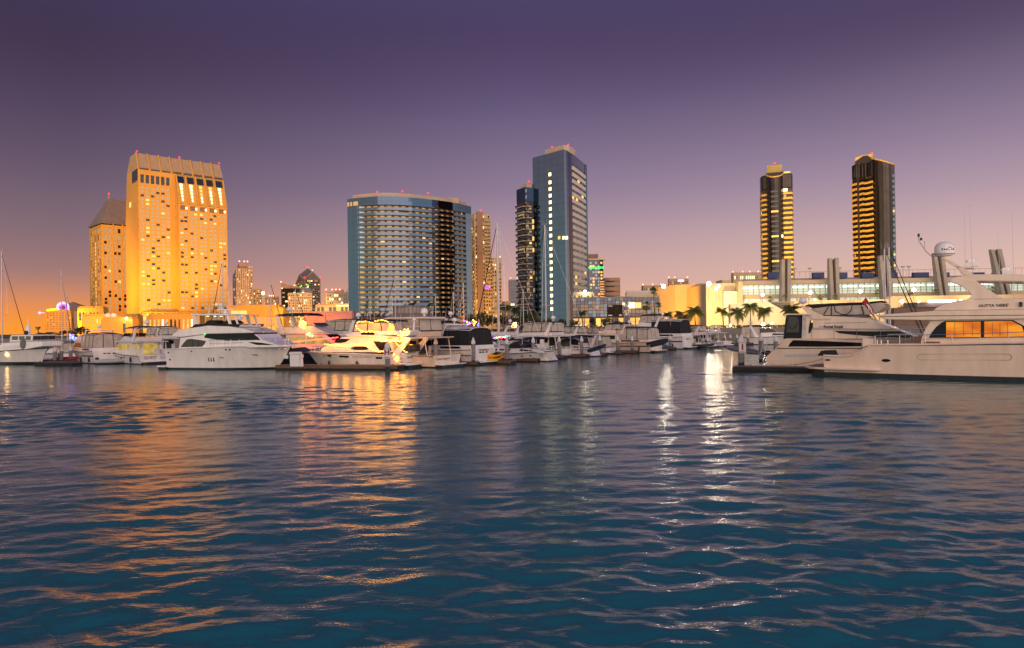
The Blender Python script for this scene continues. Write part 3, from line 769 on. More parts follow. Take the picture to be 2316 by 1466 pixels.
    fp = [pt(s, -3.5) for s in np.linspace(3, S - 2, 24)] + [pt(S, -2.4) + Vector((-5, 16)), pt(0, -2.4) + Vector((10, 20))]
    MB().prism([(p.x, p.y) for p in fp], 'z', ztop - .6, at(872, 437, 545).z).build("penthouse", "tan", t)
    for px, py in ((853, 434), (910, 433), (968, 437)):
        p = at(px, py, 548); beacon(t, (p.x - O.x, p.y - O.y, p.z), .85)
    p = at(1030, 447, 575)
    MB().box(p.x - O.x - 5, p.x - O.x + 3, p.y - O.y, p.y - O.y + 4, p.z - 5, p.z - .4).tube([(p.x - O.x - 6, p.y - O.y, p.z), (p.x - O.x + 4, p.y - O.y, p.z)], .25, 5).build("roof_plant", "tan", t)
    # round pavilion in front
    q = at(930, 728, 330)
    t2 = thing("round_pavilion", "low dark round pavilion with a ribbed metal drum before the curved hotel", "building", (q.x, q.y, 0))
    r0 = 18.0 * 330 / 330 * .47; z0 = at(930, 706, 330).z; z1 = at(930, 695, 330).z
    MB().lathe([(20, G), (20, 6.0), (r0 + .5, z0 - .6)], n=24).build("hipped_roof", "slate", t2)
    MB().lathe([(r0, z0 - .6), (r0, z1)], n=28).build("drum", "conc", t2)
    MB().lathe([(r0 + .5, z1 + .01), (r0 + .5, z1 + .4), (1, z1 + .9)], n=28).build("cap_roof", "slate", t2)
    for k in range(28):
        a = 2 * math.pi * k / 28
        MB().box(r0 - .05, r0 + .22, -.12, .12, z0 - .5, z1 - .02).build("rib", "slate", t2).rotation_euler = (0, 0, a)
curved_hotel()

# ------------------------------------------------------------------ blue mirror tower
def blue_tower():
    C = at(1281, 740, 508)
    p_l = at(1210, 740, 532)
    yaw = math.degrees(math.atan2(C.y - p_l.y, C.x - p_l.x))
    fr = Frame((p_l.x, p_l.y), yaw)       # x runs from the left edge to the near corner
    t = fr.thing("blue_mirror_tower", "tall blue mirror glass tower with one column of lit windows and a curved right side", "tower")
    W = (Vector((C.x, C.y)) - Vector((p_l.x, p_l.y))).length
    ztop = at(1279, 338, 508).z; ztl = at(1208, 357, 532).z
    # footprint: straight left face, curved right face
    right = []
    for u in np.linspace(0, 1, 12):
        px = 1281 + (1328 - 1281) * u
        d = 508 + 48 * (u ** 1.35)
        w = at(px, 740, d) - fr.o; right.append(Vector((w.dot(fr.ex), w.dot(fr.ey))))
    foot = [(0, 0), (W, 0)] + [(p.x, p.y) for p in right[1:]] + [(right[-1].x - 22, right[-1].y + 16), (-4, 40)]
    MB().prism([(x, y + .25 if i < 2 else y) for i, (x, y) in enumerate(foot)], 'z', G, ztop - .3).build("core", "copper", t)
    # left face glass panels
    NR, NC = 27, 5
    h = (ztop - G) / NR; w = W / NC
    me = MB().box(-w / 2 + .04, w / 2 - .04, -.22, .2, -h / 2 + .04, h / 2 - .04).mesh("glass_panel", "mirror")
    for j in range(NR):
        for i in range(NC):
            o = link("glass_panel", me, t); o.location = (w * (i + .5), 0, G + h * (j + .5))
            o.rotation_euler = (rng.gauss(0, .0035), 0, rng.gauss(0, .0035))
    xl = fr.on_y(1246, 560, -.3)[0]
    for j in range(21):
        z = fr.on_y(1246, 394 + (696 - 394) * j / 20 + (3 if j else 0), -.3)[1]
        MB().box(xl - 1.25, xl + 1.25, -.42, -.23, z - 1.25, z + 1.25).build("lit_window", "winhot", t)
    for px in (1265, 1275, 1282):
        x, z = fr.on_y(px, 538, -.3); MB().box(x - 1.3, x + 1.0, -.42, -.23, z - 1.1, z + 1.2).build("lit_window", "winhot" if px > 1270 else "winlit", t)
    x, z = fr.on_y(1230, 700, -.3); MB().box(x - 1.8, x + 1.8, -.40, -.23, z - 1.4, z + 1.4).build("dark_window", "darkwin", t)
    # right face: plain glass strip, a dark reflection painted in as brown glass, then banded floors
    def strip(i0, i1, z0, z1, off, th, mt, nm):
        mb = MB(); rows = []
        for i in range(i0, i1 + 1):
            a, b = right[max(0, i - 1)], right[min(len(right) - 1, i + 1)]
            tt = (b - a).normalized(); n = Vector((tt.y, -tt.x)); p = right[i] + n * off; q = right[i] + n * (off - th)
            rows.append([(p.x, p.y, z0), (q.x, q.y, z0), (q.x, q.y, z1), (p.x, p.y, z1)])
        mb.grid(rows, 0, closed=True); k = (len(rows) - 1) * 4
        mb.f += [(0, 1, 2, 3), (k + 3, k + 2, k + 1, k)]; mb.m += [0, 0]
        return mb.build(nm, mt, t)
    for j in range(NR):
        z0, z1 = G + h * j + .04, G + h * (j + 1) - .04
        strip(0, 2, z0, z1, .2, .3, "mirror2", "glass_panel")
        if z1 > at(1290, 432, 512).z: strip(2, 4, z0, z1, .18, .3, "mirror", "glass_panel")
        else: strip(2, 4, z0, z1, .18, .3, "dkglass", "glass_panel")
    zt = at(1308, 375, 530).z
    strip(4, 11, zt, ztop, .2, .3, "mirror2", "crown_glass")
    NF = 20; fh = (zt - at(1300, 668, 525).z) / NF; zb = zt - NF * fh
    for j in range(NF):
        strip(4, 11, zb + fh * j, zb + fh * j + fh * .58, .55, .5, "cream", "floor_band")
        for k in range(4, 11):
            strip(k, k + 1, zb + fh * j + fh * .6, zb + fh * (j + 1) - .05, .12, .2, "winlit" if rng.random() < .05 else ("mirror2" if k % 2 else "darkwin"), "window")
    strip(4, 11, G, zb - .05, .2, .3, "mirror2", "lower_glass")
    x, y = right[-1].x, right[-1].y
    MB().box(x - .5, x + .5, y - .5, y + 2, G, at(1326, 372, 556).z).build("edge_fin", "mirror", t)
    # tan penthouse
    MB().prism([(W * .32, 3), (W * .90, 3), (W * .94, 8), (W * .8, 20), (W * .32, 20)], 'z', ztop - .28, at(1265, 330, 515).z).build("penthouse", "tan", t)
    for px, py in ((1249, 333), (1285, 328)):
        pw = at(px, py, 515) - fr.o; beacon(t, (pw.dot(fr.ex), pw.dot(fr.ey), pw.z), .9)
    # lower balconied part at the left
    C2 = at(1192, 740, 528)
    f2 = Frame((C2.x, C2.y), 30)
    t2 = f2.thing("balconied_annex_tower", "dark balconied tower part joined to the left of the blue mirror tower", "tower")
    Wd = f2.on_y(1214, 740)[0]; Dd = f2.on_x(1173, 740)[0]
    za = f2.on_y(1192, 455)[1]; zt = f2.on_y(1192, 424)[1]
    MB().box(0, Wd, 0, Dd, G, zt).build("core", "seam", t2)
    MB().box(-.25, Wd, -.25, -.01, za, zt + .1).build("crown_glass", "mirror", t2); MB().box(-.26, -.01, 0, Dd, za, zt + .1).build("crown_glass", "mirror", t2)
    MB().box(Wd * .3, Wd, 2, Dd - 2, zt + .01, zt + 3.6).build("penthouse", "tan", t2)
    beacon(t2, (Wd * .6, 3, zt + 5.4), .85)
    n = 21; fh = (za - 8) / n
    for j in range(n):
        z = 8 + fh * j
        for a, b, c_, d_ in ((-1.9, -.02, .3, Dd - .4), (.2, Wd * .55, -1.7, -.02)):
            MB().box(a, b, c_, d_, z, z + fh * .16).build("balcony_slab", "tan", t2)
            MB().box(a, b if a > -1 else a + .15, c_, d_ if a < -1 else c_ + .15, z + fh * .17, z + fh * .5).build("balcony_glass", "warmgl", t2)
        for u0, u1 in ((.05, .3), (.36, .6), (.68, .95)):
            r_ = rng.random(); MB().box(Wd * u0, Wd * u1, -.15, -.005, z + fh * .2, z + fh * .9).build("window", "winlit" if r_ < .09 else ("windim" if r_ < .2 else "darkwin"), t2)
        MB().box(-.15, -.005, Dd * .15, Dd * .85, z + fh * .2, z + fh * .9).build("window", "darkwin" if rng.random() < .85 else "windim", t2)
blue_tower()

# ------------------------------------------------------------------ dark twin towers with ochre bands
def twin(left):
    Y = 505
    if left:
        fr = Frame(at(1757, 740, Y), -21.2)
        t = fr.thing("dark_twin_tower", "left of the two dark banded towers, its round shaft cut slanting at the top", "tower")
        xs = [fr.on_y(p, 520)[0] for p in (1719, 1736, 1772, 1796)]
        ztop = fr.on_y(1757, 376)[1]; zw = fr.on_y(1730, 396)[1]; zcut = fr.on_y(1757, 405)[1]
    else:
        fr = Frame(at(1990, 740, Y), -28.3)
        t = fr.thing("dark_twin_tower", "right of the two dark banded towers, taller in the picture with a slanted gold-edged top", "tower")
        xs = [fr.on_y(p, 520)[0] for p in (1927, 1977, 2024, 2025)]
        ztop = fr.on_y(1990, 352)[1]; zw = fr.on_y(1935, 370)[1]; zcut = fr.on_y(2010, 377)[1]
    zb = 12.0
    # elliptical glass shaft cut on the slant
    cx, rx = (xs[1] + xs[2]) / 2, (xs[2] - xs[1]) / 2 + (.6 if left else .8); ry = 11.0
    if not left: cx -= .4
    n = 28; m = MB()
    low, high = [], []
    for k in range(n):
        a = 2 * math.pi * k / n; x, y = cx + rx * math.cos(a), 3 + ry * math.sin(a)
        s = math.sin(a) if left else (-math.cos(a) * .75 + .35 * math.sin(a))
        low.append((x, y, G)); high.append((x, y, zcut + (ztop - zcut) * (s * .5 + .5)))
    m.grid([low, high], 0, closed=True)
    m.f.append(tuple(len(m.v) - n + k for k in range(n))); m.m.append(1)
    m.build("glass_shaft", ["dkglass", "seam"], t, smooth=40)
    m = MB(); m.tube([Vector(h) + Vector((0, 0, .2)) for h in high + high[:1]], .55, 6); m.build("slanted_rim", "bandy", t)
    for k in range(0, n, 2):
        x, y, _ = low[k]; m = MB(); m.tube([(cx + (x - cx) * 1.005, 3 + (y - 3) * 1.005, G), (cx + (x - cx) * 1.005, 3 + (y - 3) * 1.005, high[k][2])], .12, 4); m.build("mullion", "seam", t)
    # drum crown behind the cut
    m = MB(); ang = np.linspace(math.pi * .05, math.pi * .95, 12)
    sc_ = .75
    zc1 = ztop + (2.6 if left else 2.0)
    outer = [(cx + rx * .85 * math.cos(a), 6 + ry * .7 * math.sin(a)) for a in ang]
    if left: m.prism(outer, 'z', ztop - 9, zc1)
    else: m.prism([(fr.on_y(a, b)[0], fr.on_y(a, b)[1]) for a, b in ((1934, 364), (1934, 355), (1952, 349), (1974, 346), (1975, 356), (1958, 358))], 'y', 3, 11)
    m.build("crown_drum", "bandy", t)
    if not left:
        MB().prism([(fr.on_y(a, b)[0], fr.on_y(a, b)[1]) for a, b in ((1930, 400), (1934, 364.5), (1952, 352), (1962, 351), (1984, 366), (1984, 400))], 'y', 2, 12).build("crown_block", "dkglass", t)
    p = (cx if left else fr.on_y(1971, 340)[0], 8, zc1 + 1.6 if left else fr.on_y(1971, 341)[1]); beacon(t, p, .8)
    # banded wings
    NF = 25; fh = (zw - 12 - zb) / NF
    if left:
        foots = [[(xs[0], 6), (xs[0] + 1.5, 1.5), (xs[1] + 1.5, -1.5), (xs[1] + 1.5, 18), (xs[0], 18)],
                 [(xs[2] - 1.5, -1.5), (xs[3] - 1.2, -1.0), (xs[3], 3), (xs[3], 18), (xs[2] - 1.5, 18)]]
    else:
        w = xs[1] - xs[0]
        foots = [[(xs[0], 5), (xs[0] + w * .22, .5), (xs[0] + w * .34, 3.0), (xs[0] + w * .52, -.5), (xs[0] + w * .66, 2.0), (xs[1] - .2, -2.5), (xs[1] + 1.5, 3), (xs[1] + 1.5, 20), (xs[0], 20)]]
    for k, fp in enumerate(foots):
        c0 = Vector((sum(p[0] for p in fp) / len(fp), sum(p[1] for p in fp) / len(fp)))
        def ins(d): return [tuple(c0 + (Vector(p) - c0) * (1 - d / max(3, (Vector(p) - c0).length))) for p in fp]
        MB().prism(ins(.9), 'z', G, zw - 2).build("wing_core", "seam", t)
        MB().prism(ins(.3), 'z', zw - 11.5, zw).build("wing_crown", "dkglass", t, bevel=1.2)
        bm_ = MB().prism(fp, 'z', 0, fh * .40).mesh("balcony_band", "bandy")
        gm = MB().prism(ins(.6), 'z', fh * .41, fh * .985).mesh("window_band", "dkglass")
        for j in range(NF):
            for nm, me in (("balcony_band", bm_), ("window_band", gm)):
                o = link(nm, me, t); o.location = (0, 0, zb + fh * j)
        for j in range(NF):
            for _ in range(2):
                if rng.random() < .07:
                    e = rng.randrange(len(fp) - 3) if len(fp) > 4 else 1
                    A_, B_ = Vector(ins(.5)[e]), Vector(ins(.5)[e + 1]); L_ = (B_ - A_).length; u = rng.uniform(.1, .6); h_ = min(1.6 / max(L_, .1), .3)
                    p_, q_ = A_.lerp(B_, u), A_.lerp(B_, u + h_); z = zb + fh * j + fh * .45; nrm = Vector(((B_ - A_).y, -(B_ - A_).x)).normalized() * .04
                    m = MB(); m.add([(p_.x, p_.y, z), (q_.x, q_.y, z), (q_.x, q_.y, z + fh * .45), (p_.x, p_.y, z + fh * .45), (p_.x + nrm.x, p_.y + nrm.y, z), (q_.x + nrm.x, q_.y + nrm.y, z), (q_.x + nrm.x, q_.y + nrm.y, z + fh * .45), (p_.x + nrm.x, p_.y + nrm.y, z + fh * .45)],
                          [(0, 1, 2, 3), (7, 6, 5, 4), (0, 4, 5, 1), (1, 5, 6, 2), (2, 6, 7, 3), (3, 7, 4, 0)]); m.build("lit_window", "winlit" if rng.random() < .6 else "windim", t)
        MB().prism(ins(.5), 'z', G, zb - .02).build("wing_base", "conc", t)
    # lit strips and dark balcony slots on the shaft
    for j in range(NF):
        z = zb + fh * j + fh * .2
        lit = rng.random()
        if left:
            mk = "winlit" if j in (3, 10, 15, 20) else "darkwin"
            MB().box(cx - rx * .45, cx + rx * .35, 3 - ry - .35, 3 - ry + 1.2, z, z + fh * .35).build("balcony_slot", mk, t)
            if j in (3, 10, 15): MB().box(cx + rx * .5, cx + rx * .85, 3 - ry * .7 - .6, 3 - ry * .7 + 1, z, z + fh * .5).build("lit_window", "winhot", t)
        else:
            a = math.radians(-28); x, y = cx + rx * math.cos(a), 3 + ry * math.sin(a)
            MB().box(x - 3.6, x + .5, y - 1.4, y + 1.5, z, z + fh * .34).build("balcony_slot", "winlit" if j in (4, 8, 10, 18, 2) else "darkwin", t)
            MB().box(x - 3.4, x + .6, y - 1.5, y + 1.4, z + fh * .36, z + fh * .9).build("balcony_glass", "mirror2", t)
    if left: MB().box(xs[2] - 1, xs[3] - 4, -1.7, -1.2, zw - 13.6, zw - 11.6).build("lit_window", "winhot", t); MB().box(xs[2] + 1, xs[3] - 2, 1, 8, zw + .02, zw + 1.4).build("lit_roof_room", "winlit", t)
twin(True); twin(False)

# ------------------------------------------------------------------ glass conference building, windowless block
def waterfront():
    fr = Frame(at(1296, 742, 372), -7)
    t = fr.thing("gridded_glass_building", "long low building of square grey and beige glass panels with a dark poster", "building")
    W = fr.on_y(1528, 740)[0]; Z = fr.on_y(1296, 675)[1]; zg = fr.on_y(1400, 716)[1]
    MB().box(0, W, .15, 30, G, Z - .1).build("core", "seam", t)
    NC, NR = 26, 6; w = W / NC; h = (Z - zg) / NR
    mes = [MB().box(-w / 2 + .09, w / 2 - .09, -.16, .2, -h / 2 + .09, h / 2 - .09).mesh("glass_panel", k) for k in ("warmgl", "warmgl2", "ring")]
    for j in range(NR):
        for i in range(NC):
            me = mes[1] if (j in (2, 1, 3) and rng.random() < .6) or rng.random() < .12 else (mes[2] if rng.random() < .35 else mes[0])
            o = link("glass_panel", me, t); o.location = (w * (i + .5), 0, zg + h * (j + .5)); o.rotation_euler = (rng.gauss(0, .008), 0, rng.gauss(0, .01))
    MB().box(-.2, W + .2, -.35, 30, Z + .002, Z + .5).build("coping", "conc", t)
    x0, z0 = fr.on_y(1373, 717, -.4); x1, z1 = fr.on_y(1408, 689, -.4)
    p = MB().box(x0, x1, -.55, -.18, z0, z1).build("poster_panel", "poster", t)
    b = MB(); b.box(x0 + .5, x0 + 3, -.60, -.56, z1 - .9, z1 - .5); b.box(x0 + .7, x0 + 2.8, -.60, -.56, z0 + .5, z0 + 1.1); b.box(x1 - 2, x1 - .5, -.60, -.56, z0 + .5, z0 + 1.2); b.build("poster_print", "white", p)
    for a, b_, c_, d_, mk in ((1423, 1436, 684, 697, "winhot"), (1437, 1450, 684, 697, "winlit"), (1408, 1413, 685, 690, "winhot"), (1347, 1353, 693, 698, "windim")):
        xa, za = fr.on_y(a, d_, -.4); xb, zb_ = fr.on_y(b_, c_, -.4); MB().box(xa, xb, -.3, -.18, za, zb_).build("lit_window", mk, t)
    # glowing ground floor
    facade(t, yface(.1), 0, W * .78, G, zg - .3, even(0, W * .78, 14, .8), [(G + .3, zg - .8)], .5, "copper", pick_of((.55, "shop"), (.25, "winlit"), (.2, "darkwin")), fname="arcade", wname="shop_window")
    # roof terrace lights behind
    fr2, t2, W2, D2, Z2 = block("roof_pavilion", "small lit rooftop pavilion at the foot of the blue tower", "building", 1296, 1297, 1345, 664, 400, -4, "beige", 9, 1, z0=fr.on_y(1300, 673)[1], pk=pick_of((.7, "winlit"), (.3, "darkwin")), fill=(.7, .6), limit=30)
    fr2, t2, W2, D2, Z2 = block("lit_roof_wall", "bright cream wall along the roof behind the gridded glass building", "building", 1416, 1418, 1530, 661, 440, -4, "cream")
    # windowless orange and cream block
    fr = Frame(at(1590, 742, 340), 28)
    t = fr.thing("windowless_block", "plain windowless block, orange on its left side and cream on its right", "building")
    # the left (orange) face runs back from the near corner
    W = fr.on_y(1641, 740)[0]; D = 42.0
    zl = fr.on_x(1590, 641)[1]; zr = fr.on_y(1600, 664)[1]
    d = at(1528, 742, 352) - fr.o; ax, ay = d.dot(fr.ex), d.dot(fr.ey)
    MB().prism([(0, 0), (3.4, 0), (3.4, 30), (ax + 3, ay + 20), (ax, ay)], 'z', G, zl).build("orange_wall", "beige", t)
    MB().prism([(3.42, 0), (W, 0), (W, 26), (3.42, 26)], 'z', G, zr).build("cream_wall", "cream", t)
    MB().box(5, W - 1, 6, 20, zr + .01, zr + 5.5).build("roof_room", "cream", t)
    for k in range(1, 4): MB().box(3.5, W - .05, -.035, -.003, G + (zr - G) * k / 4 - .05, G + (zr - G) * k / 4 + .05).build("panel_joint", "tan", t)
    for k in range(1, 5): x_ = 3.4 + (W - 3.4) * k / 5; MB().box(x_ - .05, x_ + .05, -.04, -.003, G, zr - .02).build("panel_joint", "tan", t)
    MB().box(3.2, W + .15, -.25, .3, zr + .003, zr + .35).build("coping", "conc", t)
waterfront()

# ------------------------------------------------------------------ long convention hall
def convention():
    Y = 302
    fr = Frame(at(1680, 742, Y), -3)
    t = fr.thing("convention_hall", "long beige convention hall with a band of lit greenish glass and dark roof screens", "building")
    W = fr.on_y(2420, 740)[0]
    X = lambda px, y=0: fr.on_y(px, 700, y)[0]
    Zp = lambda px, py, y=0: fr.on_y(px, py, y)[1]
    zt = Zp(1700, 637); zg1 = Zp(1700, 645); zg0 = Zp(1700, 667); zl0 = Zp(1700, 676); zl1 = Zp(1700, 688)
    xl = X(1677)
    MB().box(xl, W, .5, 60, G, zt - .2).build("core", "beige", t)
    MB().prism([(-2.6, zg1 + .1), (.49, zg1 + .1), (.49, zt + .3), (-1.2, zt + .3)], 'x', xl - 1, W).build("roof_fascia", "beige", t)
    MB().box(xl, W, -.8, .49, zl0, zg0 - .05).build("spandrel", "beige", t)
    MB().box(xl - 2, xl - .02, -2.6, 10, zl1 - 2, zt).build("end_pier", "beige", t)
    step = (X(2232) - X(2219)); n = int((W - X(1680)) / (step * .98))
    w = (W - X(1680)) / n
    gm = MB().box(-w / 2 + .10, w / 2 - .10, .1, .48, zg0 + .02, zg1 - .02).mesh("glass_panel", "convg")
    tm = MB(); tm.box(-.10, .10, -.1, .45, zg0, zg1)
    mm = tm.mesh("mullion", "conc"); 
    for i in range(n):
        x = X(1680) + w * (i + .5)
        link("glass_panel", gm, t).location = (x, 0, 0); link("mullion", mm, t).location = (x + w / 2, 0, 0)
    for k in range(1, 4):
        z = zg0 + (zg1 - zg0) * k / 4; MB().box(xl, W, -.02, .09, z - .06, z + .06).build("transom", "conc", t)
    for k in range(int(n / 3)):
        x = X(1680) + w * 3 * k; MB().box(x + .2, x + w * 2.6, -.06, .08, zg1 - 1.5, zg1 - .9).build("light_strip", "convl", t)
    # lower lit storey
    MB().box(xl + 1, W, -.3, .49, zl1 - .1, zl0 - .05).build("lower_lit_glass", "winhot" if False else "convg", t)
    for k in range(40):
        x = xl + 3 + k * 5.2; MB().box(x, x + .5, -.6, -.31, zl1 - .1, zl0 - .05).build("lower_column", "cream", t)
    # roof edge, screens, rails
    MB().box(xl + 3, W, 6, 8, zt + .32, Zp(1850, 627)).build("roof_parapet", "conc", t)
    for a, b in ((1745, 1769), (1848, 1873), (1899, 1926), (1960, 1987), (2012, 2041), (2078, 2113), (2136, 2160), (2205, 2240), (2262, 2300)):
        MB().box(X(a), X(b), 3.5, 5.5, Zp(a, 628), Zp(a, 615)).build("roof_screen", "bluebox", t)
    m = MB()
    for i in range(60):
        x = X(1795) + i * 2.6; m.tube([(x, 6.5, zt + 2), (x, 6.5, zt + 4.4)], .05, 4)
    m.tube([(X(1795), 6.5, zt + 4.4), (X(1795) + 60 * 2.6, 6.5, zt + 4.4)], .06, 4); m.build("roof_rail", "pole", t, kind="stuff")
    for px in (1815, 1851, 1921, 2038, 2068, 2082, 2164):
        x = X(px); MB().tube([(x, 9, zt), (x, 9, zt + 6)], .1, 5).box(x - .7, x + .7, 8.6, 9.4, zt + 5.8, zt + 6.3).build("roof_lamp_mast", "pole", t)
    # taller beige part at the left end
    t3 = fr.thing("convention_end_block", "plain beige end block of the convention hall under the lamp posts", "building")
    MB().box(X(1600), xl - 2.02, 2, 50, G, Zp(1640, 640)).build("wall", "beige", t3)
    MB().box(X(1636), xl - 2.1, -1.5, 1.99, G, Zp(1660, 659)).build("lower_wall", "cream", t3)
    MB().box(X(1645), X(1664), 8, 20, Zp(1640, 640) + .01, Zp(1640, 630)).build("roof_room", "tan", t3)
    # leaning double pylons
    for k, (pb, pt_, ytop, ybot, lean) in enumerate(((1776, 1778, 587, 690, 0), (1888, 1885, 584, 682, 0), (2008, 1999, 578, 672, 1), (2136, 2122, 572, 668, 1), (2276, 2252, 564, 660, 1))):
        xb, zb = fr.on_y(pb, ybot, -7); xt, zt_ = fr.on_y(pt_, ytop, -7)
        tp = fr.thing("leaning_pylon", ["", ][0] + ["leaning concrete pylon at the foot of the left dark twin tower", "upright twin-bladed concrete pylon standing alone between the dark twin towers", "leaning concrete pylon before the right dark twin tower by the sailboat masts", "leaning concrete pylon under the white satellite dome", "leaning concrete pylon at the far right above the yacht's hardtop"][k], "pylon", "leaning pylons along the convention hall")
        for s in (0, 1):
            u = -1.9 if s == 0 else .45
            m = MB(); wdt = 1.4
            m.add([(xb + u, -8, zb - 3), (xb + u + wdt, -8, zb - 3), (xb + u + wdt, -3.6, zb - 3), (xb + u, -3.6, zb - 3), (xt + u, -7 - s, zt_ - s * 0), (xt + u + wdt, -7 - s, zt_), (xt + u + wdt, -5.2 - s, zt_), (xt + u, -5.2 - s, zt_)],
                  [(0, 3, 2, 1), (4, 5, 6, 7), (0, 1, 5, 4), (1, 2, 6, 5), (2, 3, 7, 6), (3, 0, 4, 7)])
            m.build("blade", "conc", tp)
        m = MB(); m.add([(xb - .5, -7, zb - 3), (xb + .45, -7, zb - 3), (xb + .45, -4.5, zb - 3), (xb - .5, -4.5, zb - 3), (xt - .5, -6.4, zt_ - .5), (xt + .45, -6.4, zt_ - .5), (xt + .45, -5.3, zt_ - .5), (xt - .5, -5.3, zt_ - .5)],
                  [(0, 3, 2, 1), (4, 5, 6, 7), (0, 1, 5, 4), (1, 2, 6, 5), (2, 3, 7, 6), (3, 0, 4, 7)]); m.build("web", "seam", tp)
    # pale sloping stair wall with steps behind, terrace walls
    ft = Frame(at(1652, 742, 275), -2)
    tw = ft.thing("stair_wall", "large pale sloping stair wall behind the row of palms", "wall")
    q = [ft.on_y(a, b) for a, b in ((1652, 735), (1652, 688), (1700, 683), (1732, 680), (1783, 708), (1790, 735))]
    MB().prism([(x, max(z, G)) for x, z in q], 'y', 0, 3).build("wall", "cream", tw)
    for k in range(1, 7):
        u = q[1][0] + (q[3][0] - q[1][0]) * k / 6; MB().box(u - .05, u + .05, -.04, -.003, G, q[2][1] - .6).build("panel_joint", "tan", tw)
    m = MB(); (xa, za), (xb, zb) = ft.on_y(1736, 682), ft.on_y(1792, 712)
    n = 16
    for i in range(n):
        u = i / n; x0 = xa + (xb - xa) * u; x1 = xa + (xb - xa) * (i + 1) / n; z = za + (zb - za) * u
        MB().box(x0, x1 + 9, 3.05 + i * .0, 14, z - 1.2, z - .01 * i).build("step", "conc", tw)
    fq = Frame(at(1690, 742, 225), -2)
    tt = fq.thing("terrace_wall", "low beige terrace wall with a lit parking gap below, behind the palms", "wall")
    x0, z1 = fq.on_y(1686, 737); x1, z0 = fq.on_y(1850, 746)
    MB().box(x0, x1 + 70, 0, 3, z0, z1).build("wall", "beige", tt)
    MB().box(x0 + 1, x1 + 70, 1.5, 2.5, G + .1, z0 - .02).build("lit_garage", "cabiny", tt)
    for k in range(14): MB().box(x0 + 2 + k * 7, x0 + 2.6 + k * 7, .2, 1.2, G, z0 - .01).build("pillar", "conc", tt)
    fz = Frame(at(1790, 742, 262), -2)
    tz = fz.thing("planted_terrace", "long beige terrace wall below the convention hall glass", "wall")
    x0, z1 = fz.on_y(1796, 680); x1, _ = fz.on_y(2420, 680); z2 = fz.on_y(2100, 669)[1]; _, z0 = fz.on_y(1796, 706)
    MB().prism([(x0, G), (x0, z1), ((x0 + x1) * .35, z1), ((x0 + x1) * .36, z2), (x1, z2), (x1, G)], 'y', 0, 4).build("wall", "beige", tz)
    # canopy with a violet white light tube
    fc = Frame(at(2136, 742, 190), -2)
    tc = fc.thing("lit_canopy", "grey canopy with a glaring violet white light tube along its edge", "canopy")
    xa, za = fc.on_y(2098, 682); xb, _ = fc.on_y(2176, 682)
    MB().tube([(xa, -.4, za), (xb - 2, -.4, za)], .30, 8).build("light_tube", "tube", tc)
    MB().ball((xb - .6, -.4, za), .45, 8).build("lamp_globe", "tube", tc)
    MB().box(xa - 3, xb + 6, 0, 7, za - 1.6, za - .2).build("canopy_roof", "slate", tc)
    for u in (xa, (xa + xb) / 2, xb): MB().tube([(u, 3, G - 2), (u, 3, za - 1.6)], .15, 6).build("post", "pole", tc)
    MB().box(xa - 9, xa + 4, .5, 5, G, za - 1.65).build("kiosk_wall", "copper", tc)
convention()

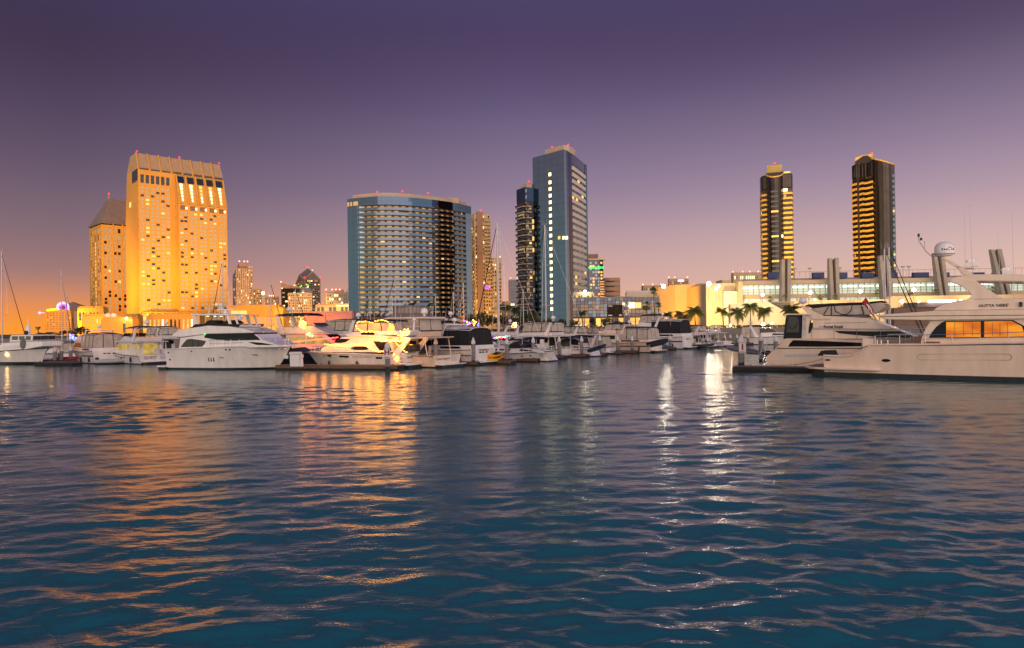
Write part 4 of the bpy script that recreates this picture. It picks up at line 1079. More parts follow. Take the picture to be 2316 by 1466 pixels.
# ------------------------------------------------------------------ floodlights that stand in the place, then added palm fill lights
def floods():
    H = HT
    for (x, y, tx, tz, p) in ((18, -95, 18, 95 , 3.7e5), (66, -95, 66, 95, 3.7e5), (18, -70, 18, 30, .38e5), (62, -75, 62, 35, .38e5)):
        spot("floodlight", H.world(x, y, 14), H.world(tx, 0, tz), p, SODIUM, 75, .8, 3)
    spot("floodlight", H.world(-70, -5, 12), H.world(0, 18, 75), 3.2e5, SODIUM, 80, .8, 3)
    a = at(232, 742, 520)
    spot("floodlight", (a.x - 40, a.y - 20, 12), (a.x - 10, 620, 60), 5.2e5, SODIUM, 70, .8, 3)
    spot("floodlight", (a.x + 25, a.y - 30, 12), (a.x + 10, 620, 60), 5.0e5, SODIUM, 70, .8, 3)
    # left low town
    for px, Y, p, tgt, tY, z in ((112, 400, 2.6e5, 128, 470, 16), (205, 285, 6e4, 205, 400, 10), (270, 290, 6e4, 270, 400, 9), (185, 380, 6e4, 205, 430, 14), (565, 375, 9e4, 565, 430, 14), (600, 375, 9e4, 625, 430, 14), (390, 320, 5e4, 390, 372, 8)):
        b = at(px, 742, Y); c = at(tgt, 742, tY)
        spot("floodlight", (b.x, b.y, 5.5), (c.x, c.y, z), p, SODIUM, 120, .8, 1.5)
    # middle city
    for px, Y, p, tgt, tY, z in ((560, 800, 6e5, 550, 900, 45), (690, 720, 6e5, 690, 850, 30), (770, 560, 4.5e5, 770, 700, 30), (1105, 560, 3e5, 1100, 640, 60), (1350, 680, 4e5, 1360, 770, 50), (1500, 1120, 6e5, 1510, 1250, 50), (740, 395, 3e4, 740, 420, 10)):
        b = at(px, 742, Y); c = at(tgt, 742, tY)
        spot("floodlight", (b.x, b.y, 8), (c.x, c.y, z), p, (1, .46, .09), 110, .8, 3)
    # twin towers
    for px in (1757, 1950):
        b = at(px - 40, 742, 400); c = at(px, 742, 505)
        spot("floodlight", (b.x, b.y, 24), (c.x, c.y, 65), 8.5e5, (1, .52, .04), 75, .8, 3)
    # windowless block and hall
    c = at(1558, 742, 347); spot("floodlight", (c.x - 37, c.y - 20, 5), (c.x, c.y, 15), 1.5e5, SODIUM, 100, .8, 1)
    b = at(1625, 742, 282); c = at(1622, 742, 340); spot("floodlight", (b.x, b.y, 4), (c.x, c.y, 12), 6.5e4, (1, .62, .21), 100, .9, 1)
    b = at(1705, 742, 238); c = at(1715, 742, 275); spot("floodlight", (b.x, b.y, 6), (c.x, c.y, 9), 3.0e4, (1, .56, .15), 130, .9, 1)
    b = at(1780, 742, 262); c = at(1770, 742, 275); spot("floodlight", (b.x, b.y, 5), (c.x, c.y, 8), 3e3, (1, .74, .36), 120, .9, 1)
    for px in (1680, 1790, 1900, 2010, 2120, 2230):
        b = at(px, 742, 248); c = at(px, 742, 302); spot("floodlight", (b.x, b.y, 13), (c.x, c.y, 17), 1.1e4, (1, .62, .24), 125, .9, 1.5)
for px_, tg in ((1560, 1570), (1650, 1668), (1712, 1712)):  # added spots that brighten the palm crowns, no real fixtures
    b_ = at(px_, 742, 197); c_ = at(tg, 742, 213); spot("palm_fill_light", (b_.x, b_.y, 3.4), (c_.x, c_.y, 8), 8e3, (1, .80, .42), 120, .8, .4)
floods()
# ------------------------------------------------------------------ water
def make_water():
    m = bpy.data.materials.new("harbour_water"); m.use_nodes = True
    nt = m.node_tree; b = nt.nodes["Principled BSDF"]
    b.inputs["Base Color"].default_value = (.004, .108, .115, 1)
    b.inputs["Roughness"].default_value = .075
    b.inputs["IOR"].default_value = 1.6
    tc = nt.nodes.new("ShaderNodeTexCoord")
    def nz(scale, sx, det):
        mp = nt.nodes.new("ShaderNodeMapping"); mp.inputs["Scale"].default_value = (sx, 1, 1); mp.inputs["Rotation"].default_value = (0, 0, .15)
        nt.links.new(tc.outputs["Object"], mp.inputs[0])
        n = nt.nodes.new("ShaderNodeTexNoise"); n.inputs["Scale"].default_value = scale; n.inputs["Detail"].default_value = det
        nt.links.new(mp.outputs[0], n.inputs["Vector"]); return n.outputs[0]
    b1 = nt.nodes.new("ShaderNodeBump"); b1.inputs["Strength"].default_value = .22; b1.inputs["Distance"].default_value = .055
    nt.links.new(nz(1.5, .55, 3), b1.inputs["Height"])
    b2 = nt.nodes.new("ShaderNodeBump"); b2.inputs["Strength"].default_value = .7; b2.inputs["Distance"].default_value = .022
    nt.links.new(nz(8.0, .5, 4), b2.inputs["Height"]); nt.links.new(b1.outputs[0], b2.inputs["Normal"])
    nt.links.new(b2.outputs[0], b.inputs["Normal"])
    ys = [-60, -45, -32, -22, -14, -8, -4, -1, 1.5]
    y = 3.2
    while y < 105: ys.append(y); y *= 1.0042
    while y < 187: ys.append(y); y *= 1.012
    ys += [187.3]
    ys = np.array(ys)
    nc = 540
    sx = np.linspace(-1, 1, nc)
    Y, S = np.meshgrid(ys, sx, indexing='ij')
    X = S * (np.maximum(Y, 0) * 1.02 + 14 + np.maximum(-Y, 0) * .8)
    far = Y > 120
    X = np.where(Y > 150, X * (1 + (Y - 150) / 40), X)
    Z = np.zeros_like(X)
    cell = np.maximum(.0042 * np.maximum(Y, 3), 2 * (np.maximum(Y, 0) * 1.02 + 14) / nc)
    r = np.random.RandomState(5)
    # patches of wind over the surface
    gust = np.clip(.8 + .38 * np.sin(X * .11 + .07 * Y + 1.0) * np.sin(Y * .16 - X * .05 + .4) + .30 * np.sin(X * .041 - Y * .083) + .2 * np.sin(.31 * X + .23 * Y) * np.sin(.4 * Y - .1 * X), .28, 1.6)
    gust = gust * np.clip(1.36 - (Y - 9) / 58, .42, 1.36)
    for i in range(110):
        lam = math.exp(r.uniform(math.log(.24), math.log(2.6)))
        th = r.normal(-math.pi / 2, .62) + (.25 if r.rand() < .5 else -.2)
        k = 2 * math.pi / lam
        amp = .0033 * lam ** .72 * r.uniform(.5, 1.25)
        att = np.clip((lam / cell - 2.2) / 2.0, 0, 1)
        ph = k * (X * math.cos(th) + Y * math.sin(th)) + r.uniform(0, 6.28)
        warp = .55 * np.sin(.21 * X + .33 * Y + i) + .4 * np.sin(.47 * X - .29 * Y + 2 * i)
        Z += amp * att * gust * np.sin(ph + warp)
    Z -= .02
    nr = len(ys)
    verts = np.stack([X, Y, Z], -1).reshape(-1, 3)
    idx = np.arange(nr * nc).reshape(nr, nc)
    faces = np.stack([idx[:-1, :-1], idx[:-1, 1:], idx[1:, 1:], idx[1:, :-1]], -1).reshape(-1, 4)
    me = bpy.data.meshes.new("water")
    me.vertices.add(len(verts)); me.vertices.foreach_set("co", verts.ravel())
    me.loops.add(faces.size); me.loops.foreach_set("vertex_index", faces.ravel())
    me.polygons.add(len(faces)); me.polygons.foreach_set("loop_start", np.arange(0, faces.size, 4)); me.polygons.foreach_set("loop_total", np.full(len(faces), 4))
    me.polygons.foreach_set("use_smooth", np.ones(len(faces), bool))
    me.update(); me.validate()
    me.materials.append(m)
    tag(link("water", me), kind="structure")
make_water()

# ------------------------------------------------------------------ palms and trees
def frond_mesh(seed, fan=False):
    r = random.Random(seed); m = MB(); L = 1.0; pts = []
    droop = r.uniform(.75, 1.2)
    for i in range(9):
        u = i / 8; pts.append(Vector((u * .92, 0, .55 * u - droop * u * u)))
    m.tube(pts, .018, 4, r1=.004, cap=False)
    if fan:
        pts = [Vector((0, 0, 0)), Vector((.5, 0, .12))]; m = MB(); m.tube(pts, .02, 4)
        for k in range(13):
            a = R(-105 + 210 * k / 12); d = Vector((math.cos(a), math.sin(a), .12 - .35 * abs(math.sin(a)))) * .5; s = Vector((-math.sin(a), math.cos(a), 0)) * .045
            p = Vector((.5, 0, .12)); m.add([p, p + d * .6 + s, p + d + Vector((0, 0, -.10)), p + d * .6 - s], [(0, 1, 2, 3)])
        return m.mesh("frond", "frond", fix=False)
    for i in range(26):
        u = .12 + .88 * i / 25; k = u * 8; a = min(7, int(k)); p = pts[a].lerp(pts[a + 1], k - a)
        ln = .38 * math.sin(math.pi * min(1, u * .85 + .16)) + .05
        for s in (-1, 1):
            d = Vector((.45 * ln, s * ln * .8, -ln * r.uniform(.5, .9))); w = Vector((.014, 0, .0))
            m.add([p - w, p + w, p + d * .6 + w, p + d, p + d * .6 - w], [(0, 1, 2, 3, 4)])
    return m.mesh("frond", "frond", fix=False)
FR = [frond_mesh(i) for i in range(4)]; FANS = [frond_mesh(i, True) for i in range(2)]
def palm(px, ytop, Y, spread_px, label, fan=False, seed=0, trunk_r=.17, base=G, lean=0.0, name="palm_tree", nf=22, skirt=False):
    r = random.Random(seed + 99)
    c = at(px, ytop, Y); sp = spread_px / F_PX * Y / 2
    top = c.z - sp * (.35 if not fan else .6)
    t = thing(name, label, "palm", (c.x - lean, Y, base), 0, "palms along the waterfront")
    h = top - base
    m = MB(); m.tube([(0, 0, 0), (lean * .3, 0, h * .35), (lean * .75, 0, h * .75), (lean, 0, h)], trunk_r * 1.35, 7, r1=trunk_r * .75); m.build("trunk", "bark", t, smooth=60)
    for k in range(nf):
        el = R(r.uniform(-28, 68)) if not fan else R(r.uniform(-65, 85))
        if skirt and k % 2: el = R(r.uniform(-80, -30))
        az = 2 * math.pi * (k * .382 + r.uniform(-.04, .04))
        o = link("frond", (FANS if fan else FR)[k % (2 if fan else 4)], t); o.location = (lean, 0, h)
        s = sp * r.uniform(.85, 1.12) * (1.0 if not fan else .95); o.scale = (s, s, s)
        o.rotation_euler = (0, -el + (R(14) if not fan else 0), az)
    return t
PALMS = [
    (1478, 652, 230, 22, "tall slender fan palm rising above the gridded glass building", True, 1), (1462, 684, 215, 26, "shaggy fan palm with a pale skirt before the lit arcade", True, 2),
    (1489, 685, 245, 18, "fan palm half hidden behind the tall slender one", True, 3), (1316, 704, 215, 26, "palm at the foot of the blue mirror tower", False, 4),
    (1509, 706, 235, 34, "dark palm before the glass at the left of the windowless block", False, 5), (1537, 706, 225, 30, "small palm at the left edge of the orange wall", False, 6),
    (1571, 696, 212, 50, "full palm before the middle of the orange wall", False, 7), (1634, 698, 212, 36, "palm before the cream corner of the windowless block", False, 8),
    (1668, 700, 214, 44, "low palm with long drooping fronds, second in the row before the stair wall", False, 9), (1697, 687, 210, 44, "tallest palm in the row before the stair wall", False, 10),
    (1727, 697, 214, 44, "palm behind the glaring quay lamp before the stair wall", False, 11), (1789, 692, 236, 50, "palm behind the canvas-enclosed cruiser's stern", False, 12),
    (1143, 688, 225, 34, "palm rising over the dark trees left of the blue tower", False, 13), (1168, 694, 220, 36, "yellow lit palm beside the balconied annex tower", False, 14),
    (1205, 706, 222, 34, "palm in the dark trees under the blue mirror tower", False, 15), (86, 740, 260, 12, "small lone palm far left under the neon crowned building", False, 16),
    (1545, 712, 215, 40, "low palm between the small one and the full one at the orange wall", False, 17), (1188, 712, 216, 30, "low palm by the masts under the annex tower", False, 18),
]
for px, yt, Y, sp, lb, fan, sd in PALMS:
    palm(px, yt, Y, sp, lb, fan, sd, lean=random.Random(sd).uniform(-.5, .5), nf=26 if not fan else 34, skirt=(sd == 2))
# small dark terrace palms before the convention hall glass
for i, (px, yt) in enumerate(((1742, 672), (1776, 668), (1855, 668), (1889, 665), (1984, 656), (2060, 656), (2116, 655), (2245, 650))):
    palm(px, yt, 262, 17, ["bushy little palm beside the leaning pylon at the left dark tower", "little palm at the foot of the leftmost leaning pylon", "small shrub-like palm left of the lone pylon", "small palm at the foot of the lone pylon", "small terrace palm before the right dark twin tower", "small terrace palm right of the ketch masts", "small terrace palm under the satellite dome pylon", "small terrace palm seen under the yacht's hardtop"][i], True, 40 + i, .1, base=at(px, 684, 262).z, nf=18)

def crown_mesh(seed, n, lobes, mt, leaf=.5):
    r = np.random.RandomState(seed); m = MB()
    for i in range(n):
        l = lobes[r.randint(len(lobes))]
        v = r.normal(size=3); v /= np.linalg.norm(v); v *= r.uniform(.45, 1.0) ** .5
        if v[2] < -.6: v[2] *= .5
        p = Vector((l[0] + v[0] * l[3], l[1] + v[1] * l[3], l[2] + v[2] * l[3] * .8))
        a = Vector(r.normal(size=3)).normalized(); b = a.orthogonal().normalized(); s = leaf * r.uniform(.5, 1.2)
        m.add([p - a * s * .5, p + b * s * .28, p + a * s * .5, p - b * s * .28], [(0, 1, 2, 3)])
    return m.mesh("crown", mt, fix=False)
rr = random.Random(3)
def lobes(k): 
    q = random.Random(k); return [(q.uniform(-2.2, 2.2), q.uniform(-1.5, 1.5), q.uniform(2.6, 5.4), q.uniform(1.0, 1.9)) for _ in range(9)]
CROWNS = [crown_mesh(i, 1500, lobes(i), "leaf" if i % 2 else "leafd", .55) for i in range(5)]
def tree(px, ytop, Y, wpx, label, k, base=G):
    c = at(px, ytop, Y); s = (c.z - base) / 6.6; w = wpx / F_PX * Y / 7.0
    t = thing("broadleaf_tree", label, "tree", (c.x, Y, base), 0, "trees along the promenade")
    o = link("crown", CROWNS[k % 5], t); o.scale = (w, w, max(.3, s)); o.rotation_euler = (0, 0, k * 1.3)
    m = MB(); m.tube([(0, 0, 0), (.1, 0, 1.6 * s), (-.1, .1, 3.6 * s)], .22, 6, r1=.1); m.tube([(.1, 0, 1.6 * s), (.9 * w, 0, 3.4 * s)], .12, 5, r1=.05); m.tube([(.05, 0, 1.8 * s), (-.9 * w, .3, 3.8 * s)], .12, 5, r1=.05)
    m.build("trunk", "bark", t)
TREES = [
    (92, 752, 225, 34, "dark bushy tree at the far left behind the grey trawler"), (122, 750, 235, 40, "wide dark tree under the neon crowned building"), (152, 745, 240, 42, "round dark tree left of the lit pavilion"), (182, 738, 245, 30, "tallest dark tree before the conference wing"), (196, 742, 250, 22, "narrow dark tree touching the lit pavilion"),
    (1066, 708, 260, 26, "dark tree at the right foot of the curved hotel"), (1090, 704, 250, 36, "broad dark tree behind the thick sailboat mast"), (1112, 708, 245, 30, "dark tree just right of the thick sailboat mast"), (1136, 712, 235, 34, "dark tree under the distant orange block"), (1160, 710, 240, 34, "olive green tree under the grey glass tower"),
    (1182, 708, 240, 34, "dark tree at the foot of the balconied annex tower"), (1212, 714, 235, 34, "dark tree behind the navy bimini"), (1240, 716, 230, 30, "dark tree under the lit window column"), (1272, 720, 225, 26, "low dark tree at the near corner of the blue tower"), (1300, 722, 225, 26, "low tree beside the palm at the blue tower's foot"),
    (1340, 716, 230, 22, "small tree in front of the glowing arcade"), (1368, 718, 222, 38, "dark rounded shrub tree before the glowing arcade"), (1396, 722, 222, 26, "low dark tree below the dark poster"), (760, 728, 230, 20, "green bush lit from the side behind the red lit boat"), (545, 738, 240, 40, "yellow-green lit bushes behind the white motor yacht"), (1800, 700, 240, 26, "dark green tree behind the canvas cruiser's enclosure"), (2030, 690, 215, 30, "dark trees behind the small boats at the right"), (2068, 688, 220, 26, "dark tree below the convention terrace at the right"),
]
for i, (px, yt, Y, w, lb) in enumerate(TREES): tree(px, yt, Y, w, lb, i)

# ------------------------------------------------------------------ street and flood lamps
def lamp(px, py, Y, r, power, col, label, base=G, mt="lampw", light=True):
    c = at(px, py, Y)
    t = thing("street_lamp", label, "lamp post", (c.x, Y, base), 0, "lit lamps along the waterfront")
    h = c.z - base
    MB().tube([(0, .3, 0), (0, .3, h + r)], .11, 6, r1=.07).build("pole", "pole", t)
    m = MB(); m.box(-.45, .45, -.2, .6, h - .05 + r, h + .1 + r); m.build("lamp_hood", "pole", t)
    MB().ball((0, 0, h), r, 10).build("lamp_globe", mt, t)
    if light: point("lamp_light", (0, -r - .25, h), power * .35, col, r, t)
LAMPS = [
    (1501, 648, 235, .62, 5200, WHITE, "very bright lamp on a pole over the gridded glass building", 18), (1603, 642, 290, .9, 8000, WHITE, "brightest lamp, over the cream corner of the windowless block", 14), (1620, 653, 285, .6, 3000, WHITE, "lower of two white lamps beside the windowless block", 14), (1626, 647, 292, .4, 900, WHITE, "small white lamp on a post right of the brightest lamp", 14),
    (1726, 735, 192, .50, 2600, WHITE, "glaring white lamp low on the quay before the palms", G), (1746, 731, 200, .28, 500, WHITE, "small dimmer lamp right of the glaring quay lamp", G), (1725, 667, 268, .55, 1500, WHITE, "white lamp before the left end of the hall's lit glass", 12), (1832, 662, 255, .55, 1700, WHITE, "white lamp between the two leaning pylons at the left", 12), (1946, 659, 250, .55, 1700, WHITE, "white lamp right of the lone pylon", 12), (2067, 656, 250, .6, 1900, WHITE, "white lamp between the ketch masts and the satellite dome", 12),
    (1843, 678, 240, .3, 300, WHITE, "tiny white lamp above the canvas cruiser's bimini", G), (1323, 660, 398, .8, 2200, WHITE, "white lamp at the right foot of the blue mirror tower", 10), (1652, 736, 190, .26, 350, WHITE, "small violet white lamp behind the far moored cruisers", G),
    (286, 720, 330, .45, 2000, WHITE, "white lamp on the lit pavilion's right corner", 8), (1170, 698, 232, .35, 400, WARM, "small warm lamp among the dark trees", G), (1344, 742, 205, .28, 300, WARM, "warm lamp by the arcade's palms", G), (595, 663, 880, 1.9, 20000, WARM, "starry warm lamp among the distant towers", 20),
    (105, 778, 192, .35, 900, WARM, "warm quay lamp under the trees at the far left, left of two", G), (128, 772, 192, .5, 1800, WARM, "warm quay lamp under the trees at the far left, right of two", G), (1990, 684, 205, .35, 500, WHITE, "white lamp behind the ketch masts", G), (2040, 682, 205, .45, 700, WHITE, "violet white lamp left of the lit canopy", G), (2078, 682, 205, .3, 300, WHITE, "small lamp touching the lit canopy", G),
]
for px, py, Y, r, p, col, lb, b in LAMPS: lamp(px, py, Y, r, p, col, lb, b, "lampo" if col is WARM else "lampw")

def hedge(label, xa, xb, y, h, seed):
    r = np.random.RandomState(seed); m = MB()
    for i in range(int((xb - xa) * 55)):
        x = r.uniform(xa, xb); z = r.uniform(0, 1) ** .7 * h * (.7 + .3 * math.sin(x * .9) * math.sin(x * .37)); p = Vector((x, y + r.normal(0, .45), G + .36 + z))
        a = Vector(r.normal(size=3)).normalized(); b = a.orthogonal().normalized(); s_ = r.uniform(.2, .5)
        m.add([p - a * s_ * .5, p + b * s_ * .3, p + a * s_ * .5, p - b * s_ * .3], [(0, 1, 2, 3)])
    tag(m.build("hedge", "leaf", fix=False), label, "hedge", None, "stuff")
hedge("clipped dark hedge along the quay before the windowless block and the stair wall", at(1500, 742, 192).x, at(1790, 742, 192).x, 192, 1.2, 1)
hedge("ragged dark hedge along the quay before the gridded glass building", at(1225, 742, 193).x, at(1440, 742, 193).x, 193, 2.0, 2)
hedge("low hedge along the quay before the hotel podium and pink terrace", at(470, 742, 193).x, at(800, 742, 193).x, 193, 1.3, 3)
# ------------------------------------------------------------------ boat kit (x forward from the stern, z up from the water)
def LW(w, z0=0.0, tz=0.0, x0=0.0, tx=0.0):
    return lambda x, z: max(.04, w - tz * (z - z0) - tx * (x - x0))
def interp(pts):
    xs = [p[0] for p in pts]; zs = [p[1] for p in pts]
    return lambda x: float(np.interp(x, xs, zs))
def hull(t, L, B, sheer, rake, mats=("gel", "boot"), boot=.12, fine=2.3, stern=.92, n=18, flare=1.5, rail="frame", rail_r=.035, tr=0.0, wlb=.86, fullx=.45):
    """sheer: function x -> z of the deck edge"""
    rows = []; N = n
    for i in range(N + 1):
        u = i / N; u = 1 - (1 - u) ** 1.25
        f = max(0, (u - fullx) / (1 - fullx))
        hb = B / 2 * (stern + (1 - stern) * min(1, u / .35)) * max(.012, 1 - f ** fine)
        hw = B / 2 * wlb * (stern + (1 - stern) * min(1, u / .35)) * max(.008, 1 - f ** (fine * .72))
        h = sheer(L * u)
        pts = []
        for z in (-.55, -.02, boot, boot + .05, h * .34, h * .62, h - .16, h):
            v = max(0, (z - boot) / max(.01, h - boot))
            y = hw * (1.0 if z > -.3 else .45) if z <= boot else hw + (hb - hw) * v ** flare
            x = u * (L - rake * (1 - max(0, min(1, z / h)) ** .85)) + tr * (1 - u) * (1 - max(0, min(1, z / h)))* -1
            pts.append((x, y, z))
        rows.append(pts)
    m = MB()
    for s in (1, -1):
        k = len(m.v)
        R_ = [[(x, s * y, z) for x, y, z in r] for r in rows]
        m.grid(R_)
        nr = len(rows[0]) - 1
        for q in range(N * nr):
            if q % nr < 2: m.m[-(N * nr) + q] = 1
    k = len(m.v); m.v += [(r[-1][0], r[-1][1], r[-1][2]) for r in rows] + [(r[-1][0], -r[-1][1], r[-1][2]) for r in rows]
    m.f += [(k + i, k + i + 1, k + N + 1 + i + 1, k + N + 1 + i) for i in range(N)]; m.m += [0] * N
    k = len(m.v); r = rows[0]; m.v += [p for p in r] + [(x, -y, z) for x, y, z in r]; q = len(r)
    m.f += [(k + i, k + i + 1, k + q + i + 1, k + q + i) for i in range(q - 1)]; m.m += [1 if i < 2 else 0 for i in range(q - 1)]
    h = m.build("hull", list(mats), t, smooth=38)
    for s in (1, -1):
        MB().tube([(r[-1][0], s * (r[-1][1] + .01), r[-1][2] - .09) for r in rows], rail_r, 5).build("rub_rail", rail, t)
    def side(x, z):
        """outer half-breadth at x, z"""
        u = max(0, min(1, x / L)); f = max(0, (u - fullx) / (1 - fullx)); st = (stern + (1 - stern) * min(1, u / .35))
        hb = B / 2 * st * max(.012, 1 - f ** fine); hw = B / 2 * wlb * st * max(.008, 1 - f ** (fine * .72)); hh = sheer(x)
        v = max(0, min(1, (z - boot) / max(.01, hh - boot))); return hw + (hb - hw) * v ** flare
    return side
def solid(t, nm, poly, wf, mt, bev=.05):
    return MB().prism_xz(poly, wf).build(nm, mt, t, bevel=bev)
def panel(t, nm, poly, wf, mt, off=.015, sides=(1, -1), th=.05):
    for s in sides:
        n = len(poly)
        m = MB(); m.add([(x, s * (wf(x, z) - th), z) for x, z in poly] + [(x, s * (wf(x, z) + off), z) for x, z in poly],
              [tuple(range(n)), tuple(range(2 * n - 1, n - 1, -1))] + [(i, (i + 1) % n, (i + 1) % n + n, i + n) for i in range(n)])
        m.build(nm, mt, t)
def shield(t, p0, p1, wf, mt="dglass", n=3, gap=.05, off=.02, nm="windshield"):
    """panes across the boat on the sloping line p0->p1 (x,z)"""
    a, b = Vector((p0[0], 0, p0[1])), Vector((p1[0], 0, p1[1])); d = (b - a).normalized(); nn = Vector((d.z, 0, -d.x))
    if nn.x < 0 and abs(nn.x) > .01 and p0[0] > p1[0]: nn = -nn
    for i in range(n):
        m = MB(); vs = []
        for o in (-.03, off):
            for q, (px_, pz_) in ((a, p0), (b, p1)):
                w = wf(px_, pz_) - .08
                for e in (i, i + 1):
                    y = -w + 2 * w * e / n + (gap / 2 if e == i else -gap / 2)
                    v = q + nn * o; vs.append((v.x, y, v.z))
        m.add(vs, [(0, 1, 3, 2), (4, 6, 7, 5), (0, 4, 5, 1), (2, 3, 7, 6), (0, 2, 6, 4), (1, 5, 7, 3)]); m.build(nm, mt, t)
def canopy(t, x0, x1, w, z, mt, crown=.14, th=.05, sag=0.0, nm="bimini_top", dz=0.0):
    m = MB(); top = []; bot = []
    for i in range(7):
        u = i / 6; x = x0 + (x1 - x0) * u
        rt = []; rb = []
        for k in range(7):
            v = -1 + 2 * k / 6; zz = z + dz * u + crown * (1 - v * v) + .10 * (1 - (2 * u - 1) ** 2) - .06 * abs(v) ** 6 * 3
            rt.append((x, v * w, zz)); rb.append((x, v * w, zz - th))
        top.append(rt); bot.append(rb)
    m.grid(top); m.grid(bot)
    e0 = [top[0], bot[0]]; e1 = [top[-1], bot[-1]]; m.grid(e0); m.grid(e1); m.grid([[r[0] for r in top], [r[0] for r in bot]]); m.grid([[r[-1] for r in top], [r[-1] for r in bot]])
    return m.build(nm, mt, t, smooth=50)
def enclosure(t, x0, x1, w0, w1, z0, z1, nx=3, mt="tanc", rake_f=.5, rake_a=.15, ny=2, back=True):
    """clear vinyl panels zipped between coaming and canvas, dark seams"""
    def P(u, s, z):
        v = (z - z0) / (z1 - z0); a = x0 + rake_a * v; b = x1 - rake_f * v
        return (a + (b - a) * u, s * (w0 + (w1 - w0) * v), z)
    fr_ = MB()
    for s in (1, -1):
        for i in range(nx):
            u0, u1 = i / nx + .012, (i + 1) / nx - .012
            c = [P(u0, s, z0 + .03), P(u1, s, z0 + .03), P(u1, s, z1 - .03), P(u0, s, z1 - .03)]
            m = MB(); m.add(c + [(x, y - s * .02, z) for x, y, z in c], [(0, 1, 2, 3), (7, 6, 5, 4), (0, 1, 5, 4), (1, 2, 6, 5), (2, 3, 7, 6), (3, 0, 4, 7)]); m.build("enclosure_panel", mt, t)
        for i in range(nx + 1):
            fr_.tube([P(i / nx, s * 1.003, z0), P(i / nx, s * 1.003, z1)], .028, 4)
        fr_.tube([P(0, s * 1.003, z0), P(1, s * 1.003, z0)], .035, 4)
    for e, on in ((1, True), (0, back)):
        if not on: continue
        for k in range(ny):
            y0, y1 = -1 + 2 * k / ny + .02, -1 + 2 * (k + 1) / ny - .02
            c = [P(e, y0, z0 + .03), P(e, y1, z0 + .03), P(e, y1, z1 - .03), P(e, y0, z1 - .03)]
            dx = -.02 if e else .02
            m = MB(); m.add(c + [(x + dx, y, z) for x, y, z in c], [(0, 1, 2, 3), (7, 6, 5, 4), (0, 1, 5, 4), (1, 2, 6, 5), (2, 3, 7, 6), (3, 0, 4, 7)]); m.build("enclosure_panel", mt, t)
            if k: fr_.tube([P(e, y0, z0), P(e, y0, z1)], .028, 4)
    fr_.build("enclosure_frame", "frame", t)
def rails(t, pts, h=.62, posts=6, mt="steel", r=.018, mid=True, nm="rail"):
    m = MB(); P = [Vector(p) for p in pts]
    up = [p + Vector((0, 0, h)) for p in P]
    m.tube(up, r, 5)
    if mid: m.tube([p + Vector((0, 0, h * .5)) for p in P], r * .7, 4)
    L = [0]
    for a, b in zip(P, P[1:]): L.append(L[-1] + (b - a).length)
    for i in range(posts):
        d = L[-1] * i / max(1, posts - 1); k = 0
        while k < len(L) - 2 and L[k + 1] < d: k += 1
        q = P[k].lerp(P[k + 1], (d - L[k]) / max(1e-6, L[k + 1] - L[k])); m.tube([q, q + Vector((0, 0, h))], r * .85, 4)
    return m.build(nm, mt, t)
def bow_rail(t, L, sheer, side, x0, h=.6, posts=7):
    xs = np.linspace(x0, L * .985, 9); 
    a = [(x, max(.03, side(x, sheer(x)) - .10), sheer(x)) for x in xs]; b = [(x, -y, z) for x, y, z in a[::-1]]
    rails(t, a + b, h, posts * 2, nm="bow_rail")
def radome(t, x, y, z, r, mt="gel", nm="radar_dome", mast=.25):
    MB().lathe([(r * .75, 0), (r, r * .25), (r, r * .9), (r * .82, r * 1.35), (r * .45, r * 1.62), (.01, r * 1.7)], (x, y, z + mast), 14).tube([(x, y, z), (x, y, z + mast + .02)], r * .3, 6).build(nm, mt, t, smooth=50)
def antenna(t, x, y, z, h, lean=0.0, r=.016):
    MB().tube([(x, y, z), (x - lean, y, z + h)], r * 1.5, 5, r1=r * .6).build("antenna", "gel3", t)
def arch(t, x, w, z0, z1, lean, mt="gel", wid=.45, th=.14, crown=True, nm="radar_arch"):
    m = MB()
    for s in (1, -1):
        m.add([(x - wid / 2, s * w, z0), (x + wid / 2, s * w, z0), (x + wid / 2, s * (w - th), z0), (x - wid / 2, s * (w - th), z0),
               (x - lean - wid * .3, s * (w - .15), z1), (x - lean + wid * .3, s * (w - .15), z1), (x - lean + wid * .3, s * (w - .15 - th), z1), (x - lean - wid * .3, s * (w - .15 - th), z1)],
              [(0, 3, 2, 1), (4, 5, 6, 7), (0, 1, 5, 4), (1, 2, 6, 5), (2, 3, 7, 6), (3, 0, 4, 7)])
    m.box(x - lean - wid * .32, x - lean + wid * .32, -(w - .13), w - .13, z1 + .002, z1 + .14)
    return m.build(nm, mt, t, bevel=.03)
def oval(t, x, z, rx, rz, side, mt="dglass", nm="porthole", sides=(1, -1), off=.02):
    for s in sides:
        pts = [(x + rx * math.cos(a), z + rz * math.sin(a)) for a in np.linspace(0, 2 * math.pi, 14)[:-1]]
        m = MB(); n = len(pts)
        m.add([(px_, s * (side(px_, pz_) - .05), pz_) for px_, pz_ in pts] + [(px_, s * (side(px_, pz_) + off), pz_) for px_, pz_ in pts], [tuple(range(n)), tuple(range(2 * n - 1, n - 1, -1))] + [(i, (i + 1) % n, (i + 1) % n + n, i + n) for i in range(n)])
        m.build(nm, mt, t)
def platform(t, w, x0, z=.28, th=.12, mt="gel", x1=.02):
    MB().prism([(x1, -w), (x0 + .25, -w), (x0, -w * .8), (x0, w * .8), (x0 + .25, w), (x1, w)], 'z', z, z + th).build("swim_platform", mt, t, bevel=.03)
    MB().prism([(x1, -w * .9), (x0 + .3, -w * .9), (x0 + .12, -w * .7), (x0 + .12, w * .7), (x0 + .3, w * .9), (x1, w * .9)], 'z', -.3, z - .003).build("platform_base", "boot", t)
